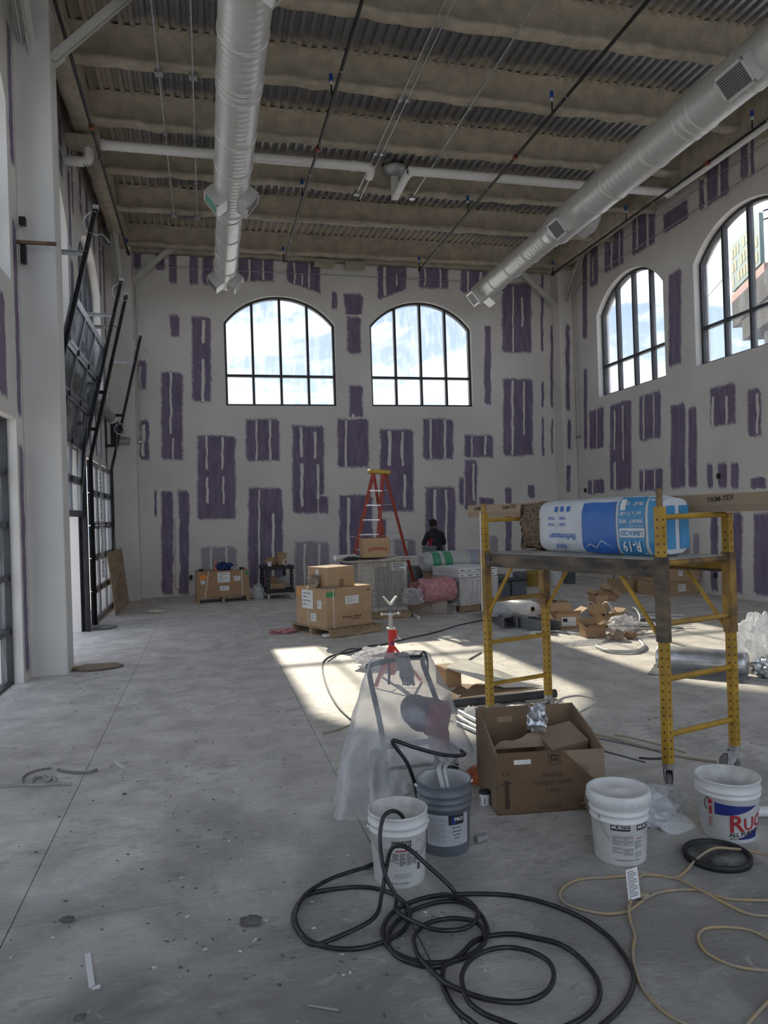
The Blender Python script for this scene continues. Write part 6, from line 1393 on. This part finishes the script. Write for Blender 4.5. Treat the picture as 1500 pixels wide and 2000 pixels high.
open_carton(fl(1180, 1226), .25, .34, .26, .16, 'flattened open carton in the middle of the trash heap', M_CARD2, flap=.7)
t = thing('film_roll', 'roll of white plastic film with its core showing', 'roll', fl(1036, 1226, .0)+Vector((0, -.1, .29)), rot=(0, 0, math.radians(108)))
MB().lathe([(.03, 0), (.11, 0), (.115, .01), (.115, .85), (.03, .86)], 28, axis='X').build('film', M_MILKY, t); MB().lathe([(.032, -.004), (.045, -.004), (.045, .86), (.032, .86)], 18, axis='X').build('core', M_CARD, t)
crumple('plastic_bag', fl(1008, 1218, .0)+Vector((0, 0, .12)), (.95, .60, .26), M_MILKY, 'big white plastic sheet bundled over the grey troughs', 'plastic', 21, n=20, amp=.25)
M_TRAY = mat('grey_trough', (.20, .205, .20), .5, metal=.3, var=.1)
for k, (a, b) in enumerate((((962, 1198), (1010, 1228)), ((1012, 1226), (1075, 1238)))):
    A_, B_ = fl(*a), fl(*b); t = thing('cable_trough', ['longer grey metal trough under the bundled plastic sheet', 'shorter grey metal trough beside the scaffold post'][k], 'trough', A_); d = B_-A_; s = Vector((-d.y, d.x, 0)).normalized()
    if s.y < 0: s = -s
    for n_, p, w_, h_ in (('front_side', 0, .012, .17), ('back_side', .2, .012, .17)): MB().beam(A_+s*p+Vector((0, 0, h_/2)), B_+s*p+Vector((0, 0, h_/2)), w_, h_).build(n_, M_TRAY, t, world=True)
    MB().beam(A_+s*.1+Vector((0, 0, .006)), B_+s*.1+Vector((0, 0, .006)), .2, .012).build('floor_plate', M_TRAY, t, world=True)
    MB().beam(A_+d*.5-s*.008+Vector((0, 0, .085)), A_+d*.5-s*.008+Vector((0, 0, .086)), .03, .03).build('joint_strap', M_GALV, t, world=True) if False else None
def loop_wire(px, r, m, label, cat='wire', z=.03, lift=None, name='wire_loop', closed=False, group=None):
    P = [fl(x, y, z+(lift[i] if lift else 0)) for i, (x, y) in enumerate(px)]; o = P[0].copy(); o.z = 0
    ob = MB().tube([p-o for p in smooth_path(P, 6, closed)], r, 7, closed=closed).build(name, m, None, loc=o); return tag(ob, label, cat, group)
M_FLEX = mat('flex_conduit', (.55, .55, .54), .4, metal=.4, var=.2)
loop_wire([(1165, 1262), (1185, 1270), (1215, 1273), (1245, 1271), (1258, 1262), (1250, 1252)], .022, M_FLEX, 'grey flexible conduit curled at the front of the trash heap', 'conduit', .025, name='flex_conduit')
loop_wire([(1020, 1237), (1080, 1233), (1130, 1238), (1165, 1240), (1210, 1238), (1260, 1225), (1285, 1228)], .016, M_FLEX, 'grey flexible conduit running through the trash heap', 'conduit', .02, name='flex_conduit')
loop_wire([(1190, 1225), (1196, 1195), (1188, 1178), (1178, 1180), (1185, 1205), (1200, 1228)], .010, M_PVC, 'white cable loop standing up in the trash heap', 'cable', .02, [0, .15, .28, .25, .1, 0])
loop_wire([(1215, 1215), (1225, 1190), (1240, 1188), (1250, 1205), (1246, 1218)], .010, M_PVC, 'second white cable loop at the back of the trash heap', 'cable', .02, [0, .1, .16, .08, 0])
loop_wire([(1150, 1190), (1147, 1180), (1153, 1176), (1162, 1182), (1160, 1192)], .010, M_PVC, 'small white cable loop beside the upright carton', 'cable', .12, [0, .1, .12, .08, 0])
loop_wire([(1255, 1240), (1200, 1240), (1160, 1235), (1140, 1220)], .012, M_DUST, 'grey cable trailing out of the trash heap', 'cable', .02)
random.seed(21)
for k in range(26):
    a = fl(random.uniform(1195, 1268), random.uniform(1205, 1240)); d = Vector((random.uniform(.3, .9), random.uniform(-.35, .25), 0))
    mm, nm = random.choice(((M_GALV, 'galvanised conduit'), (M_PVC, 'white plastic tube'), (M_DUST, 'dusty grey cable'), (M_ROD, 'dark metal rod')))
    rod('wire_offcut', a+Vector((0, 0, random.uniform(.01, .12))), a+d+Vector((0, 0, random.uniform(.01, .06))), random.uniform(.006, .014), mm, 'thin '+nm+' offcut in the tangle of the trash heap', 'offcut', nm+' offcuts in the trash heap')
crumple('plastic_bag', fl(1215, 1232), (.42, .3, .24), M_FILM, 'clear plastic bag full of scraps in the trash heap', 'bag', 24); crumple('plastic_bag', fl(1145, 1258), (.50, .12, .06), M_FILM, 'clear plastic strip lying before the trash heap', 'bag', 25)
crumple('crumpled_paper', fl(1205, 1250), (.20, .18, .15), mat('tan_paper2', (.36, .27, .21), .9, var=.2), 'crumpled tan paper at the front of the trash heap', 'paper', 26); crumple('crumpled_paper', fl(1232, 1247), (.18, .14, .11), M_CARD, 'crumpled brown paper at the front of the trash heap', 'paper', 27)
for k in range(7): rod('steel_bar', fl(958+9*k, 1172-1.5*k, .03+.03*(k % 3)), fl(1040+12*k, 1196-3*k, .03+.03*(k % 3)), .016, M_BLACKST, 'dark steel bar in the bundle beyond the bundled plastic sheet', 'bar', 'dark steel bars bundled on the floor')
crumple('burlap_sack', fl(1035, 1190), (.75, .4, .25), mat('beige_cloth', (.46, .42, .36), .9, var=.15), 'beige cloth bundle behind the white film roll', 'cloth', 28)

# foil roll and foil heap
A_, B_ = fl(1287, 1306), fl(1462, 1322); d = B_-A_
t = thing('foil_roll', 'roll of silver foil insulation on the sunlit floor', 'roll', A_, rz=math.atan2(d.y, d.x))
MB().lathe([(.02, 0), (.125, 0), (.13, .01), (.128, d.length*.5), (.125, d.length*.95), (.11, d.length), (.02, d.length)], 28, (0, 0, .128), axis='X').build('roll', M_FOIL, t)
MB().grid(24, 5, lambda u, v: Vector((d.length*(-.04+1.05*u), -.04-.30*v, .008+.05*(1-v)**3+.006*nz((u*8, v*3, 2))))).build('loose_sheet', mat('foil_underside', (.30, .30, .30), .4, metal=.5), t, fix=False)
crumple('foil_heap', fl(1487, 1305), (.60, .46, .62), M_MILKY, 'heap of white and silver film standing by the foil roll', 'film', 31, n=24, amp=.24, fq=2.2)
crumple('foil_heap', fl(1500, 1322), (.32, .25, .22), M_FOIL, 'silver film scrap at the foot of the white film heap', 'film', 32)

# cartons at the side wall
rw = -PI/2+.02
for k, (x, y, z, w, d_, h, s) in enumerate(((8.55, 13.05, 0, .95, .62, .27, 'lowest long carton of the stack by the side wall'), (8.60, 13.0, .27, .92, .60, .26, 'second long carton in the stack by the side wall'), (8.62, 12.98, .53, .90, .58, .24, 'topmost long carton of the stack by the side wall'), (8.30, 13.85, 0, .7, .55, .26, 'long carton on the floor behind the stack by the side wall'))):
    carton((x-.05, y-.5, z), .05, w, d_, h, s, M_CARD2, marks=[('f', .5, .06, .68, .20, M_LABEL)] if k == 0 else ([('f', .42, .10, .52, .2, M_LABEL)] if k == 1 else []))
ch = thing('folding_stand', 'small black folding stand near the side-wall cartons', 'stand', (9.0, 14.4, 0))
for a, b in (((-.2, 0, 0), (-.1, 0, .42)), ((.2, 0, 0), (.1, 0, .42)), ((-.2, .3, 0), (-.1, .2, .42)), ((.2, .3, 0), (.1, .2, .42))): MB().cyl(a, b, .012, n=6).build('leg', M_BLACKST, ch)
MB().box((0, .1, .43), (.32, .3, .02)).build('seat', M_BLACKST, ch)

# ---- far wall: crate on pallet, cart
pc = Vector((-.28, 15.93, 0)); pl = pallet(pc, .05, 1.16, .75, 'wooden pallet under the strapped carton at the far wall', h=.13, turned=True)
ck = carton(pc+Vector((.03, .02, .13)), .05, 1.10, .70, .545, 'long strapped carton with paper labels at the far wall', M_CARD, marks=[('f', .44, .30, .70, .51, M_LABEL), ('f', .48, .12, .68, .22, M_LABEL), ('f', .78, .32, .92, .42, M_LABEL), ('f', .07, .38, .21, .47, M_ORANGEST), ('f', .09, .28, .17, .36, M_LABEL), ('f', 1.03, .44, 1.10, .51, M_GREENST)])
MB().prism([(.16, 0), (.175, 0), (.265, .545), (.25, .545)], (0, -.004, 0), (1, 0, 0), (0, 0, 1), (0, .003, 0)).build('strap', M_STRAP, ck); MB().prism([(.945, 0), (.96, 0), (.96, .545), (.945, .545)], (0, -.004, 0), (1, 0, 0), (0, 0, 1), (0, .003, 0)).build('strap', M_STRAP, ck)
zz = .675
crumple('blue_jacket', pc+Vector((.62, .30, zz)), (.36, .28, .18), mat('blue_cloth', (.015, .045, .16), .8, var=.4, scale=9), 'blue jacket crumpled on the strapped carton', 'jacket', 41)
t = thing('spray_can', 'orange spray can beside the blue jacket', 'can', pc+Vector((.44, .32, zz))); MB().lathe([(.032, 0), (.033, .005), (.033, .15), (.02, .17), (.02, .172)], 16, cap0=True).build('can', mat('orange_can', (.70, .22, .12), .4), t); MB().cyl((0, 0, .17), (0, 0, .21), .021, n=12).build('cap', mat('orange_cap', (.72, .30, .2), .4), t)
t = thing('tape_puck', 'black tape roll on the end of the strapped carton', 'tape', pc+Vector((.13, .25, zz))); MB().lathe([(.025, 0), (.05, 0), (.05, .05), (.025, .05), (.025, 0)], 20).build('tape', M_INK, t); MB().lathe([(.02, 0), (.026, 0), (.026, .05), (.02, .05)], 20).build('core', M_CARD, t)
t = thing('tape_roll', 'small silver tape roll beside the blue jacket', 'tape', pc+Vector((.80, .18, zz)), rot=(PI/2, 0, 0)); MB().lathe([(.02, 0), (.04, 0), (.04, .04), (.02, .04), (.02, 0)], 20, (0, .04, 0)).build('tape', M_GALV, t)
t = thing('dust_brush', 'black brush on the strapped carton', 'brush', pc+Vector((.98, .25, zz)), rz=.5); MB().box((0, 0, .025), (.09, .05, .05)).build('bristle_head', M_INK, t, bevel=.01); MB().cyl((-.05, 0, .02), (-.2, -.02, .012), .010, n=8).build('handle', M_STRAP, t)
kc = Vector((1.25, 16.0, 0)); cart_ = thing('utility_cart', 'black two-shelf utility cart with cartons at the far wall', 'cart', kc, rz=.12); M_CARTB = mat('cart_black', (.025, .026, .028), .6, var=.2)
for x in (.02, .54):
    for y in (.03, .75):
        MB().box((x, y, .40), (.07, .05, .56)).build('upright', M_CARTB, cart_); h_ = MB()
        for k in range(4): h_.box((x, y-.026, .25+.1*k), (.014, .003, .014))
        h_.build('peg_holes', M_STRAP, cart_)['kind'] = 'stuff'
        MB().lathe([(.02, -.015), (.045, -.015), (.05, 0), (.045, .015), (.02, .015)], 16, (x, y, .05), axis='X').build('caster', M_STRAP, cart_); MB().box((x, y, .10), (.03, .05, .05)).build('caster_fork', M_GALV, cart_)
MB().box((.28, .39, .17), (.62, .82, .08)).build('lower_shelf', M_CARTB, cart_, bevel=.01); MB().box((.28, .39, .68), (.62, .82, .08)).build('upper_shelf', M_CARTB, cart_, bevel=.01)
carton(kc+Vector((.05, .10, .21)), .12, .36, .3, .12, 'carton on the lower cart shelf', M_CARD2); carton(kc+Vector((.05, .45, .21)), .2, .22, .2, .24, 'carton at the back of the lower cart shelf', M_CARD)
crumple('plastic_bag', kc+Vector((.42, .46, .21)), (.26, .26, .26), M_MILKY, 'white plastic bag on the lower cart shelf', 'bag', 51); crumple('plastic_bag', kc+Vector((-.20, .15, 0)), (.24, .24, .36), M_MILKY, 'white plastic bag slumped beside the utility cart', 'bag', 52)
crumple('brown_bag', kc+Vector((.12, .30, .72)), (.26, .24, .20), M_CARD2, 'brown paper bag on the upper cart shelf', 'bag', 53)
open_carton(kc+Vector((.26, .20, .72)), .12, .19, .18, .24, 'small upright open carton on the upper cart shelf', M_CARD2, flap=.35)
t = thing('paper_cup', 'white paper cup on the utility cart', 'cup', kc+Vector((.06, .05, .72))); MB().lathe([(.04, 0), (.05, .09), (.052, .095), (.046, .095), (.04, .01), (.001, .01)], 16, cap0=True).build('cup_wall', M_LABEL, t)
t = thing('wire_coil', 'white wire coil on the utility cart', 'coil', kc+Vector((.42, .09, .72)), rot=(1.2, 0, .1))
for k in range(4): MB().tube([Vector(((.07-.006*k)*math.cos(a), (.07-.006*k)*math.sin(a)+.075, .008*k)) for a in (2*PI*i/20 for i in range(20))], .006, 6, closed=True).build('turn', M_STRAP, t)
rod('metal_track', at(578, 1144, Y=17.6), at(640, 1142, Y=17.6), .03, M_STRAP, 'white metal track lying at the foot of the far wall', 'track')
bpy.data.objects['metal_track'].location.z = .03
# buckets and bins by the far wall under the scaffold
for k, (x, y, r_, h, m, s) in enumerate(((6.05, 14.6, .17, .40, M_DRUM, 'dark bin beside the white wrapped boxes'), (6.9, 15.4, .15, .36, M_GPL, 'dark bucket by the far wall behind the scaffold'), (7.3, 15.6, .15, .36, mat('yellow_pail', (.40, .28, .06), .5), 'yellow pail by the far wall'), (7.9, 15.6, .15, .36, M_WPL, 'white pail by the far wall'), (8.3, 15.7, .15, .36, M_GPL, 'grey pail by the corner'))):
    t = thing('pail', s, 'bucket', (x, y, 0)); MB().lathe([(r_*.9, 0), (r_*.92, .01), (r_, h*.8), (r_*1.05, h*.82), (r_*1.05, h*.86), (r_, h), (r_*.96, h), (r_*.9, .05), (.001, .05)], 24, cap0=True).build('shell', m, t); MB().tube([Vector((r_*1.04*math.cos(a), -.02-r_*.9*math.sin(a)*.4, h*.84-.12*math.sin(a))) for a in (PI*i/12 for i in range(13))], .004, 5).build('bail_handle', M_WIRE, t)
for k, (x, z) in enumerate(((5.55, .0), (5.95, .0))):
    t = thing('storage_tote', ['dark storage tote beside the white wrapped boxes', 'dark storage tote with a white handle near the scaffold'][k], 'tote', (x, 13.6+.1*k, 0)); MB().box((.17, .25, .17), (.34, .5, .34)).build('bin', M_GPL, t, bevel=.02); MB().box((.17, .25, .35), (.37, .53, .03)).build('lid', M_CARTB, t, bevel=.008)

# electrical boxes on the walls
def wallbox(p, sz, label): tag(MB().box((0, 0, 0), sz).build('electrical_box', M_INK, None, loc=p), label, 'electrical box')
wallbox(at(373, 1128, Y=17.83), (.07, .06, .11), 'dark electrical box beside the strapped carton on the far wall')
wallbox(at(1403, 930, X=9.55), (.05, .05, .10), 'dark outlet slot in a purple patch of the side wall'); wallbox(at(1143, 958, X=9.55), (.05, .05, .10), 'dark outlet slot near the corner of the side wall'); wallbox(at(1397, 1124, X=9.55), (.05, .05, .10), 'dark outlet slot low on the side wall behind the scaffold')
# ------------------------------------------------------------------ cords and debris on the floor
M_BLKCORD = mat('black_cord', (.03, .03, .032), .6, var=.3); M_TANCORD = mat('tan_cord', (.40, .33, .23), .6)
loop_wire([(945, 1211), (900, 1220), (850, 1235), (800, 1246), (750, 1258), (720, 1262), (690, 1272), (650, 1280), (632, 1292), (630, 1310), (640, 1345), (660, 1380), (685, 1405)], .009, M_BLKCORD, 'dark cord snaking from the scaffold past the pipe stand', 'cord', .009, name='floor_cord')
loop_wire([(640, 1292), (680, 1268), (720, 1270), (760, 1272)], .006, M_BLKCORD, 'thin dark cord beside the pipe stand', 'cord', .006, name='floor_cord')
loop_wire([(685, 1405), (690, 1412), (660, 1425), (630, 1432)], .006, M_TANCORD, 'tan cord end on the floor by the plastic cover', 'cord', .006, name='floor_cord')
loop_wire([(1018, 1360), (1030, 1373), (1052, 1378), (1085, 1388), (1120, 1410), (1150, 1430), (1200, 1442), (1260, 1460), (1330, 1478), (1400, 1488)], .008, M_TANCORD, 'tan cord running under the scaffold', 'cord', .008, name='floor_cord')
loop_wire([(1085, 1372), (1100, 1362), (1130, 1358), (1160, 1364), (1165, 1370), (1135, 1388), (1113, 1395)], .007, M_STRAP, 'white cord loop on the sunlit floor beyond the scaffold', 'cord', .007, name='floor_cord')
loop_wire([(1200, 1435), (1230, 1440), (1290, 1455), (1340, 1470)], .006, M_TANCORD, 'second tan cord running beside the scaffold', 'cord', .006, name='floor_cord')
loop_wire([(1285, 1248), (1330, 1260), (1380, 1275), (1430, 1285)], .006, M_BLKCORD, 'thin dark cord crossing the sunlit floor beyond the scaffold', 'cord', .006, name='floor_cord')
loop_wire([(1248, 1480), (1275, 1482), (1300, 1480)], .007, M_BLKCORD, 'short dark cord end beside the fragile carton', 'cord', .007, name='floor_cord')
def scrap(px, w, label, m, h=.004, name='paper_strip', cat='scrap'):
    P = [fl(x, y) for x, y in px]; o = P[0].copy(); mb = MB()
    for a, b in zip(P, P[1:]):
        s = Vector((-(b-a).y, (b-a).x, 0)).normalized()*w/2
        mb.add([a-o-s, a-o+s, b-o+s, b-o-s]+[q+Vector((0, 0, h)) for q in (a-o-s, a-o+s, b-o+s, b-o-s)], [(0, 1, 2, 3), (4, 5, 6, 7), (0, 1, 5, 4), (1, 2, 6, 5), (2, 3, 7, 6), (3, 0, 4, 7)])
    return tag(mb.build(name, m, None, loc=o+Vector((0, 0, .001))), label, cat)
scrap([(171, 1864), (180, 1930)], .022, 'white bent paper strip on the near floor', M_LABEL); scrap([(180, 1931), (196, 1928)], .018, 'folded end of the bent paper strip', M_LABEL)
scrap([(224, 1488), (242, 1500)], .025, 'small white cross-shaped scrap on the floor', M_LABEL)
loop_wire([(0, 1536), (40, 1533), (80, 1533), (110, 1531), (138, 1531)], .010, mat('curl_grey', (.36, .35, .33), .8), 'long grey peel strip by the storefront floor', 'scrap', .01, name='peel_strip')
loop_wire([(113, 1503), (130, 1507), (155, 1509), (175, 1508), (189, 1503)], .010, mat('curl_dark', (.22, .21, .19), .8), 'curved dark peel strip on the near floor', 'scrap', .01, name='peel_strip')
loop_wire([(60, 1528), (70, 1518), (85, 1515), (92, 1524), (105, 1518), (108, 1526)], .012, mat('curl_grey2', (.42, .41, .39), .8), 'crumpled grey peel strip between the other strips', 'scrap', .012, name='peel_strip')
loop_wire([(45, 1528), (48, 1515), (70, 1505), (100, 1500)], .007, mat('curl_grey3', (.24, .22, .21), .8), 'thin curled peel strip on the near floor', 'scrap', .008, name='peel_strip')
loop_wire([(602, 1963), (630, 1968), (661, 1973)], .005, M_DUST, 'thin grey twig near the coiled hose', 'twig', .005, name='twig')
M_CHIP = mat('dark_chip', (.15, .14, .125), .9, var=.4); M_CHIPW = mat('white_chip', (.70, .69, .66), .9)
big_ = [((490, 1806), .10, 'dark grey mud clump on the floor beside the hose'), ((131, 1800), .06, 'small dark stub on the floor joint'), ((243, 1552), .03, 'small black chip on the near floor'), ((155, 1990), .04, 'small dark chip at the front of the floor')]
for k, (p, s, l) in enumerate(big_): crumple('mud_clump', fl(*p), (s, s*.6, s*.4), M_CHIP, l, 'clump', 60+k, n=6)
crumple('pink_scrap', fl(553, 1236), (.42, .28, .07), M_PINK, 'pink insulation scrap on the floor before the big carton', 'scrap', 70); crumple('paper_scrap', fl(608, 1186), (.55, .5, .07), mat('tan_scrap', (.38, .32, .27), .9, var=.3), 'tan torn paper scraps on the floor behind the big carton', 'scrap', 71)
crumple('paper_scrap', fl(303, 1197), (.34, .22, .07), mat('cream_scrap', (.60, .56, .44), .9), 'cream crumpled scrap on the floor by the plywood', 'scrap', 72); crumple('sawdust_pile', fl(168, 1306)+Vector((.12, 0, 0)), (.62, .42, .035), mat('sawdust', (.36, .29, .20), .95, var=.3, scale=40, bump=1, bscale=60), 'low brown sawdust pile at the foot of the white column', 'sawdust', 73, amp=.2)
crumple('dirt_pile', fl(190, 1228)+Vector((.12, 0, 0)), (.36, .4, .05), M_DUST, 'grey dirt and scraps at the open doorway', 'dirt', 74)
random.seed(5)
mb = MB(); mw = MB()
def chip(m_, p, s):
    a = random.uniform(0, PI); u = Vector((math.cos(a), math.sin(a), 0))*s; v = Vector((-u.y, u.x, 0))*random.uniform(.25, .7); h = Vector((0, 0, s*random.uniform(.2, .6)))
    m_.add([p-u-v, p+u-v*.6, p+u*.7+v, p-u*.6+v, p+h], [(0, 1, 4), (1, 2, 4), (2, 3, 4), (3, 0, 4)])
for k in range(420):
    x = random.uniform(-1.7, 7); y = random.uniform(1.9, 15); c = random.random()
    if y > 10 and random.random() < .4: continue
    s = random.uniform(.002, .008) if c < .95 else random.uniform(.010, .022)
    chip(mb if random.random() < .72 else mw, Vector((x, y, .0005)), s)
for cx, cy, n, rd in ((-.25, 3.4, 50, .3), (.15, 3.0, 40, .25), (-.3, 5.0, 90, .6), (.1, 4.2, 60, .4), (.7, 2.9, 60, .2), (2.6, 8.6, 120, .8), (3.5, 11.2, 120, .6), (-1.2, 8.2, 90, .4), (-.6, 13.3, 70, .9), (2.9, 6.2, 90, .5), (4.9, 8.6, 120, .6), (.2, 6.8, 80, .6)):
    for k in range(n): chip(mb if random.random() < .65 else mw, Vector((random.gauss(cx, rd), random.gauss(cy, rd), .0005)), random.uniform(.003, .013))
tag(mb.build('floor_grit', M_CHIP, None, fix=False), 'dark grit and chips strewn over the concrete floor', 'grit', kind='stuff'); tag(mw.build('floor_crumbs', M_CHIPW, None, fix=False), 'white drywall crumbs strewn over the concrete floor', 'crumbs', kind='stuff')
